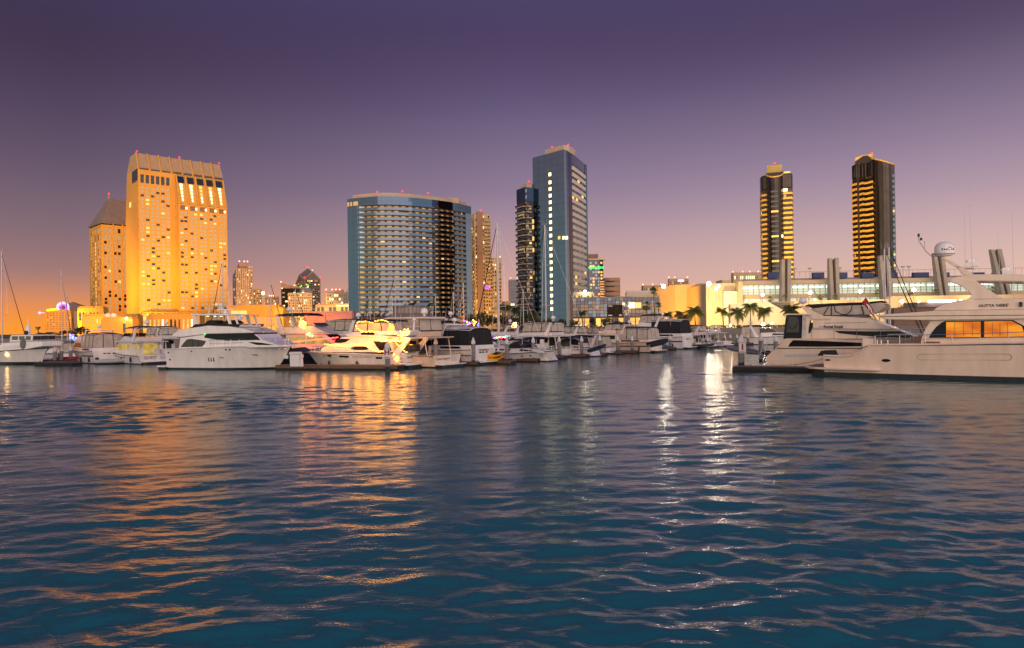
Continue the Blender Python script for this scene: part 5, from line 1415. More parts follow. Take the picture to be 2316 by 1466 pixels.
def stern_text(t, s, size, z, x=-.03, mt="ink", shear=0.0, y=0.0, bold=0.0):
    # letters read from astern
    mx = Matrix(((0, 0, -1, x), (-1, 0, 0, y), (0, 1, 0, z), (0, 0, 0, 1)))
    return text_part("name_lettering", s, size, mt, t, mx, .004, shear, bold=bold)
def side_text(t, s, size, x, z, y, mt="ink", shear=0.0, starboard=True, nm="name_lettering", bold=0.0):
    mx = Matrix(((1, 0, 0, x), (0, 0, -1, -y), (0, 1, 0, z), (0, 0, 0, 1))) if starboard else Matrix(((-1, 0, 0, x), (0, 0, 1, y), (0, 1, 0, z), (0, 0, 0, 1)))
    return text_part(nm, s, size, mt, t, mx, .004, shear, bold=bold)
def fenders(t, side, xs, z=.55, s=1, mt="fender"):
    for x in xs:
        y = s * (side(x, z) + .14)
        MB().lathe([(.04, -.38), (.12, -.3), (.13, .2), (.05, .33)], (x, y, z), 8).tube([(x, y, z + .3), (x, s * (side(x, z) + .05), z + .95)], .014, 4, 1).build("fender", [mt, "rope"], t, smooth=50)

# ------------------------------------------------------------------ generic boats
def sedan(label, px, py, hd, L=13, B=None, canvas="navy", gel="gel", stripe=None, top="bimini", encl=True, name=None, dome=True, cat="motor yacht", nm="motor_yacht", lit=None, arch_on=True, coverx=None, hscale=1.0, dinghy=False, nsz=.28, group="boats in the marina slips", ants=2, flag=False):
    o = water(px, py); k = L / 13; B = B or 4.3 * k
    t = thing(nm, label, cat, (o.x, o.y, 0), R(hd), group)
    kz = k * hscale
    z1, z2, z3, z4 = 1.15 * kz, 2.72 * kz, 3.45 * kz, 4.75 * kz
    sh = interp([(0, 1.12 * kz), (L * .4, 1.22 * kz), (L * .75, 1.6 * kz), (L, 2.05 * kz)])
    sd = hull(t, L, B, sh, L * .10, (gel, "boot"))
    if stripe: panel(t, "hull_stripe", [(L * .02, .62 * kz), (L * .02, .78 * kz), (L * .6, .98 * kz), (L * .6, .82 * kz)], lambda x, z: sd(x, z), stripe, .012)
    w = B * .42
    wf = LW(w, z1, .10, 3 * k, .012)
    solid(t, "deck_house", [(3.3 * k, z1 - .05), (3.1 * k, z2), (8.0 * k, z2), (9.7 * k, z1 + .42 * kz), (11.4 * k, z1 + .36 * kz), (12.0 * k, z1 + .1)], LW(w, z1, .10, 3 * k, .045), gel)
    wf2 = LW(w, z1, .10, 3 * k, .045)
    lm = lit or "dglass"
    panel(t, "side_window", [(3.7 * k, z1 + .62 * kz), (3.7 * k, z2 - .22 * kz), (5.6 * k, z2 - .22 * kz), (5.6 * k, z1 + .62 * kz)], wf2, lm)
    panel(t, "side_window", [(5.75 * k, z1 + .62 * kz), (5.75 * k, z2 - .22 * kz), (7.7 * k, z2 - .22 * kz), (8.8 * k, z1 + .62 * kz)], wf2, lm)
    shield(t, (9.5 * k, z1 + .52 * kz), (8.15 * k, z2 - .12), wf2)
    solid(t, "fly_deck", [(.7 * k, z2 + .01), (.6 * k, z2 + .16), (8.5 * k, z2 + .16), (8.7 * k, z2 + .01)], LW(w * 1.03, z2, 0, 0, .02), gel, .04)
    solid(t, "flybridge", [(2.0 * k, z2 + .17), (1.7 * k, z3 - .1), (3 * k, z3), (6.4 * k, z3 + .12), (8.1 * k, z2 + .17)], LW(w * .92, z2, .12, 0, .03), gel, .06)
    shield(t, (6.9 * k, z3 + .1), (6.5 * k, z3 + .5), LW(w * .8, z3), "tglass", 3)
    # cockpit bulkhead, door, side pillars
    MB().box(3.02 * k, 3.09 * k, -w * .55, w * .15, z1 + .1, z2 - .12).build("cockpit_door", lm if lit else "tglass", t)
    for s in (1, -1): MB().tube([(.9 * k, s * w * .92, 1.1 * kz), (1.2 * k, s * w * .95, z2)], .05, 6).build("pillar", gel, t)
    for s in (1, -1): MB().box(3.02 * k, 3.09 * k, s * w * .6 - .35 * k, s * w * .6 + .35 * k, z1 + .8 * kz, z2 - .25).build("aft_window", lm if lit else "dglass", t)
    if top == "bimini":
        canopy(t, 1.6 * k, 6.1 * k, w * .86, z4 - .1, canvas)
        if encl: enclosure(t, 1.8 * k, 6.9 * k, w * .88, w * .84, z3 + .02, z4 - .02, 3)
        m = MB()
        for s in (1, -1):
            for xa, xb in ((2 * k, 1.8 * k), (4 * k, 2.4 * k), (4 * k, 5.8 * k)): m.tube([(xa, s * w * .87, z3 - .1), (xb, s * w * .85, z4 - .1)], .022, 5)
        m.build("bimini_frame", "steel", t)
    elif top == "hard":
        solid(t, "hardtop", [(1.4 * k, z4 - .18), (1.5 * k, z4 + .02), (5.6 * k, z4 + .06), (6.6 * k, z4 - .14)], LW(w * .92, z4), gel, .05)
        enclosure(t, 1.8 * k, 7.0 * k, w * .90, w * .84, z3 + .02, z4 - .19, 3)
    if arch_on and top != "hard": arch(t, 2.7 * k, w * .97, z2 + .17, z4 - .25 * kz if top == "bimini" else z3 + .9 * kz, .7 * k, gel, .7 * k)
    zt = z4 + .12
    if dome: radome(t, 2.6 * k, 0, zt, .28 * k + .04, "gel")
    for i in range(ants): antenna(t, (3 + i * 1.1) * k, (w * .9) * (-1) ** i, z3, rng.uniform(2.2, 4.0) * k, .4)
    bow_rail(t, L, sh, sd, L * .55)
    platform(t, B * .42, -.95 * k)
    # transom details
    MB().box(-.035, -.004, -B * .30, -B * .12, .55 * kz, 1.02 * kz).build("transom_door", "gel3", t)
    if name: stern_text(t, name, nsz * k, .80 * kz, -.02, y=B * .14)
    for x in (.35, .5, .62): oval(t, L * x, sh(L * x) * .66, .26 * k, .09 * k, sd)
    fenders(t, sd, (L * .2, L * .42), .6, 1); fenders(t, sd, (L * .2,), .6, -1)
    if flag: MB().tube([(.1, w * .5, 1.1 * kz), (-.5, w * .5, 2.5 * kz)], .02, 5).build("flag_staff", "steel", t)
    return t, dict(k=k, z1=z1, z2=z2, z3=z3, z4=z4, w=w, sd=sd, sh=sh, B=B, L=L)

def aftcabin(label, px, py, hd, L=13.5, B=None, canvas="blackc", gel="gel", name=None, tall=True, panels="tanc", lit=None, group="boats in the marina slips", stripe="stripe", covered=False, hs=1.0, bimini=True):
    o = water(px, py); k = L / 13.5; B = B or 4.5 * k; kz = k * hs
    t = thing("aft_cabin_yacht", label, "motor yacht", (o.x, o.y, 0), R(hd), group)
    sh = interp([(0, 1.75 * kz), (L * .35, 1.6 * kz), (L * .7, 1.75 * kz), (L, 2.15 * kz)])
    sd = hull(t, L, B, sh, L * .09, (gel, "boot"), stern=.95)
    if stripe: panel(t, "hull_stripe", [(L * .01, .95 * kz), (L * .01, 1.12 * kz), (L * .34, 1.10 * kz), (L * .34, .93 * kz)], lambda x, z: sd(x, z), stripe, .012)
    w = B * .45
    zt = 2.15 * kz
    solid(t, "aft_cabin", [(.06, 1.6 * kz), (.16, zt), (5.0 * k, zt), (5.1 * k, 1.6 * kz)], LW(w, zt, .05), gel)
    panel(t, "cabin_window", [(1.4 * k, 1.78 * kz), (1.7 * k, 2.02 * kz), (4.4 * k, 2.02 * kz), (4.4 * k, 1.78 * kz)], LW(w, zt, .05), "dglass")
    # sundeck enclosure
    z3 = 4.0 * kz
    enclosure(t, .25 * k, 5.2 * k, w * .98, w * .88, zt + .01, z3 - .02, 3, panels if not covered else canvas, .1, .25, 3)
    canopy(t, .3 * k, 5.4 * k, w * .92, z3 - .05, gel if covered else canvas, .16, nm="sundeck_top")
    # saloon and flybridge forward
    wf2 = LW(w, 1.6 * kz, .07, 5 * k, .045)
    solid(t, "deck_house", [(5.0 * k, 1.6 * kz), (5.0 * k, 3.0 * kz), (8.6 * k, 3.0 * kz), (10.0 * k, 2.1 * kz), (11.8 * k, 2.0 * kz), (12.2 * k, 1.8 * kz)], wf2, gel)
    panel(t, "side_window", [(5.4 * k, 2.15 * kz), (5.4 * k, 2.8 * kz), (8.3 * k, 2.8 * kz), (9.2 * k, 2.2 * kz)], wf2, lit or "dglass")
    shield(t, (9.9 * k, 2.18 * kz), (8.75 * k, 2.92 * kz), wf2)
    solid(t, "flybridge", [(4.6 * k, 3.01 * kz), (4.4 * k, 3.6 * kz), (7.2 * k, 3.75 * kz), (8.6 * k, 3.01 * kz)], LW(w * .9, 3 * kz, .1), gel)
    if bimini:
        canopy(t, 4.4 * k, 7.2 * k, w * .8, 4.75 * kz, canvas)
        enclosure(t, 4.6 * k, 7.4 * k, w * .84, w * .78, 3.68 * kz, 4.7 * kz, 2)
    arch(t, 4.5 * k, w * .95, 3.0 * kz, 4.4 * kz, .6 * k, gel, .5 * k)
    radome(t, 4.1 * k, 0, 4.55 * kz, .27 * k)
    for i in range(2): antenna(t, (4.2 + i) * k, w * .8 * (-1) ** i, 3.6 * kz, rng.uniform(2, 3.4) * k, .4)
    bow_rail(t, L, sh, sd, L * .5)
    platform(t, B * .44, -1.0 * k)
    if name: stern_text(t, name, .38 * k, 1.62 * kz, -.03)
    m = MB()
    for y in (-.42, -.12): m.tube([(-.06, -B * .25 + y, .4), (-.10, -B * .25 + y, 1.9 * kz)], .02, 5)
    for q in range(5): m.tube([(-.08, -B * .25 - .42, .6 + q * .28), (-.08, -B * .25 - .12, .6 + q * .28)], .016, 4)
    m.build("stern_ladder", "steel", t)
    for y in (-.55, .1, .6): oval_t = MB().box(-.03, .0, y - .16, y + .16, 1.28 * kz, 1.42 * kz).build("stern_port", "dglass", t)
    fenders(t, sd, (L * .12, L * .35), .6, 1)
    return t, dict(k=k, w=w, sd=sd, sh=sh, B=B, L=L)

def express(label, px, py, hd, L=10, B=None, gel="gel", stripe=None, canvas="navy", group="boats in the marina slips", roof=True, lit=None, name=None, archon=True):
    o = water(px, py); k = L / 10; B = B or 3.4 * k
    t = thing("express_cruiser", label, "motor boat", (o.x, o.y, 0), R(hd), group)
    sh = interp([(0, 1.0 * k), (L * .5, 1.2 * k), (L, 1.55 * k)])
    sd = hull(t, L, B, sh, L * .13, (gel, "boot"))
    if stripe: panel(t, "hull_stripe", [(L * .02, .55 * k), (L * .02, .9 * k), (L * .85, 1.1 * k), (L * .85, .70 * k)], lambda x, z: sd(x, z), stripe, .012)
    w = B * .42
    wf = LW(w, 1.1 * k, .12, 3 * k, .05)
    solid(t, "foredeck", [(3.2 * k, 1.05 * k), (3.4 * k, 1.75 * k), (5.6 * k, 1.85 * k), (8.6 * k, 1.45 * k), (9.0 * k, 1.2 * k)], wf, gel)
    panel(t, "side_window", [(4.9 * k, 1.4 * k), (5.2 * k, 1.68 * k), (6.6 * k, 1.58 * k), (7.4 * k, 1.38 * k)], wf, "dglass")
    shield(t, (5.7 * k, 1.86 * k), (4.6 * k, 2.5 * k), LW(w * .9, 1.8 * k), "tglass", 3)
    panel(t, "side_screen", [(3.2 * k, 1.76 * k), (3.4 * k, 2.35 * k), (4.6 * k, 2.48 * k), (5.6 * k, 1.84 * k)], LW(w * .93, 1.8 * k, .1), "tglass")
    if archon: arch(t, 2.9 * k, w * 1.0, 1.0 * k, 2.75 * k, .9 * k, gel, .6 * k)
    if roof:
        canopy(t, .8 * k, 4.6 * k, w * .88, 2.75 * k, canvas)
        enclosure(t, .5 * k, 3.3 * k, w * .95, w * .86, 1.1 * k, 2.72 * k, 2, "tanc", .0, .4)
    radome(t, 2.0 * k, 0, 2.95 * k, .24 * k); antenna(t, 2.2 * k, w * .8, 2.8 * k, 2.2 * k, .3)
    bow_rail(t, L, sh, sd, L * .5, .5)
    platform(t, B * .42, -.7 * k, .25)
    for x in (.55, .68): oval(t, L * x, sh(L * x) * .6, .2 * k, .07 * k, sd)
    if name: stern_text(t, name, .22 * k, .7 * k)
    fenders(t, sd, (L * .25, L * .5), .5, 1); 
    return t, dict(k=k, w=w, sd=sd, sh=sh, B=B, L=L)

def sailboat(label, px, py, hd, L=12, mast_h=17.0, canvas="navy", gel="gel", jib="blackc", dodger=True, mast_x=.60, group="sailing boats in the marina", boom_cover=True, spreaders=2, mast_r=.10, simple=False, mast_mat="alu"):
    o = water(px, py); k = L / 12; B = 3.7 * k
    t = thing("sailing_boat", label, "sailboat", (o.x, o.y, 0), R(hd), group)
    sh = interp([(0, 1.0 * k), (L * .4, 1.02 * k), (L, 1.45 * k)])
    sd = hull(t, L, B, sh, L * .12, (gel, "boot"), stern=.72, fine=1.7, tr=.9 * k, fullx=.38)
    w = B * .30
    solid(t, "cabin_trunk", [(3.6 * k, .95 * k), (3.8 * k, 1.55 * k), (7.6 * k, 1.6 * k), (9.0 * k, 1.25 * k)], LW(w, 1 * k, .15, 3 * k, .06), gel)
    for a in (4.4, 5.6, 6.8): panel(t, "cabin_window", [(a * k, 1.22 * k), (a * k, 1.42 * k), (a * k + .8 * k, 1.42 * k), (a * k + .8 * k, 1.22 * k)], LW(w, 1 * k, .15, 3 * k, .06), "dglass")
    mx = L * mast_x
    MB().tube([(mx, 0, 1.4 * k), (mx, 0, mast_h)], mast_r, 8, r1=mast_r * .72).build("mast", mast_mat, t, smooth=60)
    m = MB()
    for q in range(spreaders):
        z = 1.4 * k + (mast_h - 1.4 * k) * (q + 1) / (spreaders + 1); ww = 1.15 * k * (1 - .2 * q); m.tube([(mx - .2, -ww, z + .08), (mx, 0, z), (mx - .2, ww, z + .08)], .035, 5)
    m.build("spreaders", mast_mat, t)
    m = MB()
    for s in (1, -1):
        prev = (mx - .1, s * B * .42, sh(mx))
        for q in range(spreaders):
            z = 1.4 * k + (mast_h - 1.4 * k) * (q + 1) / (spreaders + 1); ww = 1.15 * k * (1 - .2 * q); cur = (mx - .2, s * ww, z + .08); m.tube([prev, cur], .014, 4); prev = cur
        m.tube([prev, (mx, 0, mast_h)], .014, 4)
    m.tube([(.1, 0, sh(0)), (mx, 0, mast_h)], .014, 4)
    m.build("rigging", "steel", t)
    MB().tube([(L * .965, 0, sh(L) + .3), (mx + .15, 0, mast_h * .97)], .085, 6, r1=.04).build("furled_jib", jib, t)
    m = MB(); m.tube([(mx, 0, 2.25 * k), (mx - 4.6 * k, 0, 2.35 * k)], .09, 6); m.build("boom", mast_mat, t)
    if boom_cover: MB().tube([(mx - .1, 0, 2.62 * k), (mx - 2 * k, 0, 2.52 * k), (mx - 4.5 * k, 0, 2.44 * k)], .17, 7, r1=.09).build("sail_cover", canvas if not simple else "greyc", t, smooth=60)
    for q in (-.35, 0, .35): antenna(t, mx + q, 0, mast_h, .5 + abs(q), 0, .01)
    if dodger:
        canopy(t, 2.9 * k, 4.4 * k, w * 1.15, 2.15 * k, canvas, nm="dodger"); panel(t, "dodger_screen", [(3.0 * k, 1.45 * k), (3.0 * k, 2.1 * k), (4.4 * k, 2.1 * k), (4.9 * k, 1.55 * k)], LW(w * 1.12, 2 * k), "tglass")
        canopy(t, .6 * k, 2.7 * k, w * 1.3, 2.65 * k, canvas)
        m = MB()
        for s in (1, -1):
            for x in (.8, 2.5): m.tube([(x * k, s * w * 1.28, 1 * k), (x * k, s * w * 1.28, 2.65 * k)], .02, 5)
        m.build("bimini_frame", "steel", t)
    a = [(L * u, sd(L * u, sh(L * u)) - .06, sh(L * u)) for u in (.02, .25, .5, .75, .97)]
    for s in (1, -1): rails(t, [(x, s * y, z) for x, y, z in a], .6, 7, nm="lifeline", r=.012)
    MB().lathe([(.42 * k, 0), (.42 * k, .03)], (0, 0, 0), 16).build("steering_wheel", "steel", t).matrix_local = Matrix.Translation((1.7 * k, 0, 1.5 * k)) @ Matrix.Rotation(R(78), 4, 'Y')
    MB().box(1.8 * k, 2.1 * k, -.15, .15, .8 * k, 1.5 * k).build("helm_pedestal", gel, t)
    return t, dict(k=k, w=w, sd=sd, sh=sh, B=B, L=L)

def dinghy(label, loc, rz, L=3.2, mt="rib", cover=None, outboard=True, name="inflatable_dinghy", cat="dinghy", group=None):
    t = thing(name, label, cat, loc, rz, group)
    w = L * .22; r = L * .065
    pts = [(0, w, 0), (L * .55, w, .02), (L * .82, w * .75, .1), (L, 0, .22), (L * .82, -w * .75, .1), (L * .55, -w, .02), (0, -w, 0)]
    MB().tube(pts, r, 9).build("tube", mt, t, smooth=60)
    MB().prism([(.1, -w), (L * .6, -w), (L * .92, 0), (L * .6, w), (.1, w)], 'z', -r * .9, -r * .2).build("floor", "gel3", t)
    if cover:
        rows = []
        for u in np.linspace(0, 1, 7):
            ww = (w + r) * (1 - max(0, (u - .5) / .5) ** 2 * .96); rows.append([(L * u * 1.03, ww * v, r * 1.0 + .30 * L * .2 * (1 - v * v) * (1 - .5 * u) + .18 * u - (.25 * r if abs(v) == 1 else 0)) for v in np.linspace(-1, 1, 9)])
        MB().grid(rows).build("cover", cover, t, smooth=60)
    else:
        MB().box(L * .35, L * .48, -w * .8, w * .8, 0, .22).build("seat", "gel3", t)
    if outboard:
        MB().box(-.38, -.02, -.17, .17, .10, .55).build("outboard_cowl", "rubber", t, bevel=.06); MB().tube([(-.2, 0, .12), (-.25, 0, -.55)], .06, 6).build("outboard_leg", "rubber", t)
    return t
def kayak(label, loc, rz, L=3.9, roll=0.0):
    t = thing("kayak", label, "kayak", loc, rz, "yellow kayaks on the swim platform"); t.rotation_euler = (roll, 0, rz)
    rows = []
    for u in np.linspace(0, 1, 13):
        f = math.sin(math.pi * min(1, max(0, u * .96 + .02))) ** .6; ww = .36 * f; zr = .34 * (abs(2 * u - 1)) ** 2.4
        rows.append([(L * u, ww * math.cos(a), zr * .7 + .17 * f * math.sin(a) * (1.0 if math.sin(a) < 0 else .6)) for a in np.linspace(0, 2 * math.pi, 11)[:-1]])
    m = MB(); m.grid(rows, 0, closed=True); m.build("hull", "kayak", t, smooth=50)
    MB().lathe([(.34, 0), (.36, .05), (.30, .06), (.28, .01)], (L * .48, 0, .11), 12).build("cockpit_rim", "rubber", t).scale = (1.4, .7, 1)
    MB().tube([(L * .1, 0, .2), (L * .16, 0, .2)], .02, 4).build("grab_handle", "rubber", t)
    return t

def pile(label, px, pb, ptop, r=.24, group="concrete piles along the slips", shape=8):
    o = water(px, pb); h = at(px, ptop, o.y).z
    t = thing("dock_pile", label, "pile", (o.x, o.y, 0), R(20), group)
    MB().tube([(0, 0, -1.2), (0, 0, .55)], r * 1.01, shape).build("wet_foot", "pilewet", t)
    MB().tube([(0, 0, .551), (0, 0, h - .72)], r, shape).build("post", "pile", t)
    MB().lathe([(r * 1.08, 0), (r * 1.08, .22), (.03, .74)], (0, 0, h - .74), shape).build("conical_cap", "cap", t)
    return t, o, h
def dock(label, p0, p1, w=1.3, z=.42, group="floating docks"):
    a, b = Vector((p0[0], p0[1], 0)), Vector((p1[0], p1[1], 0)); d = b - a; L = d.length
    t = thing("floating_dock", label, "dock", a, math.atan2(d.y, d.x), group)
    MB().box(0, L, -w / 2, w / 2, -.35, z - .10).build("float", "dockside", t)
    n = max(3, int(L / 1.1))
    me = MB().box(.012, L / n - .012, -w / 2 - .05, w / 2 + .05, z - .10, z).mesh("deck_board", "dockdeck")
    for i in range(n): link("deck_board", me, t).location = (L * i / n, 0, 0)
    for s in (1, -1): MB().box(0, L, s * (w / 2 + .06) - .05, s * (w / 2 + .06) + .05, z - .34, z - .05).build("rubbing_strip", "teak" if s > 0 else "dockside", t)
    for i in range(int(L / 5) + 1):
        for s in (1, -1): MB().tube([(.6 + i * 4.6, s * w * .36 - .12, z + .09), (.6 + i * 4.6, s * w * .36 + .12, z + .09)], .03, 5).tube([(.6 + i * 4.6, s * w * .36, z), (.6 + i * 4.6, s * w * .36, z + .09)], .03, 5).build("cleat", "rubber", t)
    return t
def string_lights(label, pts, m="fairy", r=.045, gap=.16, parent=None, jitter=.03, cat="string lights", thick=1):
    t = thing("string_lights", label, cat, tuple(pts[0]), 0, "festive lights on the boats")
    o = Vector(pts[0]); P = [Vector(p) - o for p in pts]
    MB().tube(P, .012, 4).build("cord", "frame", t)
    b = MB(); q = random.Random(len(pts) * 7 + int(pts[0][0] * 10))
    bulb_v = [(1, 0, 0), (-1, 0, 0), (0, 1, 0), (0, -1, 0), (0, 0, 1), (0, 0, -1)]; bulb_f = [(0, 2, 4), (2, 1, 4), (1, 3, 4), (3, 0, 4), (2, 0, 5), (1, 2, 5), (3, 1, 5), (0, 3, 5)]
    ms = m if isinstance(m, list) else [m]
    for a, c in zip(P, P[1:]):
        n = max(1, int((c - a).length / gap)) * thick
        for i in range(n):
            p = a.lerp(c, (i + .5) / n) + Vector((q.gauss(0, jitter), q.gauss(0, jitter), q.gauss(0, jitter)))
            b.add([p + Vector(v) * r for v in bulb_v], bulb_f, q.randrange(len(ms)))
    b.build("bulbs", ms, t, kind="stuff", fix=False)
    return t
# ------------------------------------------------------------------ the big white yacht at the left (side on, bow to the right)
def yacht_c():
    c = water(369, 836); c2 = water(624, 837.5)
    hd = math.degrees(math.atan2(c2.y - c.y, c2.x - c.x)) - 1.5
    fr0 = Frame((c.x, c.y), hd); HB = 2.5
    fr = Frame(c + fr0.ey * HB, hd)
    t = fr.thing("motor_yacht", "large white flybridge yacht lying side-on at the left with a long dark windscreen", "motor yacht")
    P = lambda px, py, y=-HB: fr.on_y(px, py, y)
    L = P(659, 781, 0)[0]
    zs, zb = P(374, 789)[1], P(655, 781, 0)[1]
    zm = P(532, 783)[1]
    sh = interp([(0, zs), (P(532, 783)[0], zm), (L, zb)])
    sd = hull(t, L, 2 * HB, sh, L - P(626, 836, 0)[0], ("gel", "boot"), boot=.2, fine=2.5, flare=1.7, rail="gel3", rail_r=.03)
    MB().prism([(.1, -HB), (-1.15, -HB * .92), (-1.3, -HB * .6), (-1.3, HB * .6), (-1.15, HB * .92), (.1, HB)], 'z', .24, .42).build("swim_platform", "gel", t, bevel=.04)
    MB().prism([(.1, -HB * .9), (-1.1, -HB * .85), (-1.1, HB * .85), (.1, HB * .9)], 'z', -.3, .237).build("platform_base", "boot", t)
    w1 = LW(HB - .32, zs, .05, 2, .0)
    # lower deckhouse
    Y1 = -(HB - .35); Q = lambda *a: P(a[0], a[1], Y1)
    wl_ = LW(HB - .33, zs, .06, 8, .035)
    poly = [Q(407, 789), Q(410, 764), Q(470, 756), Q(575, 756), Q(590, 769), Q(626, 781), Q(628, 786)]
    solid(t, "deck_house", poly, wl_, "gel", .08)
    # upper house with brow, aft overhang
    wu = LW(HB - .36, zs, .05, 8, .03)
    poly = [Q(389, 760.5), Q(404, 748), Q(428, 742.5), Q(470, 736.5), Q(520, 738.5), Q(552, 744), Q(574.5, 751.2), Q(570, 753.2), Q(470, 755.5), Q(410, 763)]
    solid(t, "upper_house", poly, LW(HB - .28, zs, .02, 8, .028), "gel", .08)
    def wp(pts): return [Q(*p) for p in pts]
    panel(t, "side_window", wp([(412, 785.2), (418, 776), (425.5, 767.5), (436, 766.6), (467, 771), (464, 778), (459, 784.2)]), wl_, "tglass", .03)
    panel(t, "side_window_mullion", wp([(437, 784.8), (437, 767), (438, 767), (438, 784.8)]), wl_, "frame", .05)
    panel(t, "side_window_mullion", wp([(450, 784.6), (450, 769), (451, 769), (451, 784.6)]), wl_, "frame", .05)
    panel(t, "windscreen", wp([(462.5, 763.6), (465, 758), (470, 755.6), (492, 754.4), (569, 754), (580, 762.5), (586.5, 769), (545, 770), (513, 770.8), (485, 767.5)]), wl_, "dglass", .04)
    shield(t, Q(588, 769), Q(573, 757), wl_, "dglass", 3)
    panel(t, "cuddy_window", wp([(560, 774.5), (570, 773.8), (590, 775.6), (619, 780.6), (580, 780.4), (571, 778)]), wl_, "dglass", .03)
    # flybridge screen, seats, hardtop
    panel(t, "fly_screen", wp([(428, 742.6), (442, 733.2), (541, 733.0), (537, 739.6), (500, 738), (470, 736.8)]), LW(HB - .45, zs, .02, 8, .03), "dglass", .03)
    solid(t, "fly_coaming", wp([(430, 742), (440, 735), (536, 735), (533, 740), (470, 738)]), LW(HB - .5, zs, .02, 8, .03), "gel", .04)
    for a, b in ((441, 470), (481, 512)):
        pts = [Q(a, 737)] + [Q(a + (b - a) * u, 737 - 13 * math.sin(math.pi * u) ** .7) for u in np.linspace(.1, .9, 7)] + [Q(b, 737)]
        solid(t, "seat_cover", pts, LW(.9, 0), "blackc", .05)
    wh = LW(1.7, 0)
    solid(t, "hardtop", wp([(422, 714), (427, 709.8), (478, 709), (530, 711.5), (533, 713.2), (480, 713.4)]), wh, "gel", .05)
    for p, nm in (([(426, 713), (434, 713), (442, 737), (433, 739)], "hardtop_leg"), ([(503, 713), (510, 713), (515, 736), (510, 736)], "hardtop_leg"), ([(521, 713), (525, 713), (531, 735), (528, 735)], "hardtop_leg")):
        for s in (1, -1):
            q = wp(p); m = MB().prism(q, 'y', s * 1.55 - .06, s * 1.55 + .06); m.build(nm, "gel", t)
    for px in (446, 463, 477, 493):
        x, z = Q(px, 714.5); MB().lathe([(.14, 0), (.14, .05)], (x, -.6, z - .06), 10).build("ceiling_light", "winhot", t)
    # mast top: dome, radar bar, hoops
    x, z = Q(478, 709); MB().lathe([(.30, 0), (.16, .35), (.16, .45)], (x, 0, z), 10).build("radar_pedestal", "gel", t)
    xa, za = Q(459, 700); xb, _ = Q(498, 700); MB().box(xa, xb, -.12, .12, za - .07, za + .07).build("radar_bar", "gel", t, bevel=.03)
    x, z = Q(467.6, 691); radome(t, x, 0, z - .1, .27, "white", mast=.0)
    m = MB()
    for s in (.8, -.8):
        x0, z0 = Q(452, 709); x1, z1 = Q(453, 692); x2, z2 = Q(460, 689); x3, z3 = Q(475, 690); x4, z4 = Q(477, 708)
        m.tube([(x0, s, z0), (x1, s, z1), (x2, s, z2), (x3, s * .6, z3), (x4, s * .6, z4)], .05, 6)
    m.build("mast_hoop", "gel", t)
    for px, h in ((428, 678), (501, 664)):
        x, z = Q(px, 710); antenna(t, x, -1.2, z, Q(px, h)[1] - z, 0, .02)
    xg, zg = Q(527, 716); MB().ball((xg + .4, -1.2, zg), .22, 8).build("searchlight", "gel", t)
    # rails along the side deck
    xs = np.linspace(P(470, 784)[0], L * .985, 10)
    a = [(x, -(max(.05, sd(x, sh(x)) - .1)), sh(x)) for x in xs]; rails(t, a + [(x, -y, z) for x, y, z in a[::-1]], .75, 20, nm="bow_rail", r=.022)
    # hull vents, plates, hawse
    S = lambda px, py: P(px, py, -HB + .08)
    for px in (469, 474.5, 480):
        x0, z0 = S(px - 1, 808.5); x1, z1 = S(px + 1.6, 818)
        panel(t, "air_vent", [(x0, z1 + .08), (x0 + .02, z0 - .04), (x0 + .10, z0), (x1, z1), (x1 - .06, z1 - .04)], lambda x, z: sd(x, z), "frame", .02)
    for px, py in ((497, 809), (564, 803)):
        x, z = S(px - 3, py); panel(t, "steel_plate", [(x, z - .05), (x - .12, z + .05), (x + .42, z + .02), (x + .5, z - .08)], lambda x, z: sd(x, z), "steel", .02)
    for px, py in ((608, 790), (617, 790.4), (510, 791), (518, 791.4), (432, 795), (378, 798), (379, 814)):
        x, z = S(px, py); oval(t, x, z, .13, .09, sd, "steel" if px > 420 else "dglass", "hawse_plate")
    x, z = Q(465, 756); MB().ball((x, -HB + .2, z), .07, 6).build("starboard_light", "green", t)
    for px in (506, 523):
        x, z = Q(px, 737.5); MB().ball((x, -.9, z + .1), .16, 6).build("deck_lamp", "cabiny", t)
    x, z = Q(516, 738.5); MB().box(x - .2, x + .2, -.2, .2, z, z + .3).build("horn", "steel", t)
    x0 = L - 1.6; MB().prism([(x0, 1.2), (x0 + .5, 1.9), (x0 + 1.3, 1.4), (x0 + 1.2, 1.1)], 'y', -.12, .12).build("anchor", "steel", t)
    return fr, t
yacht_c()

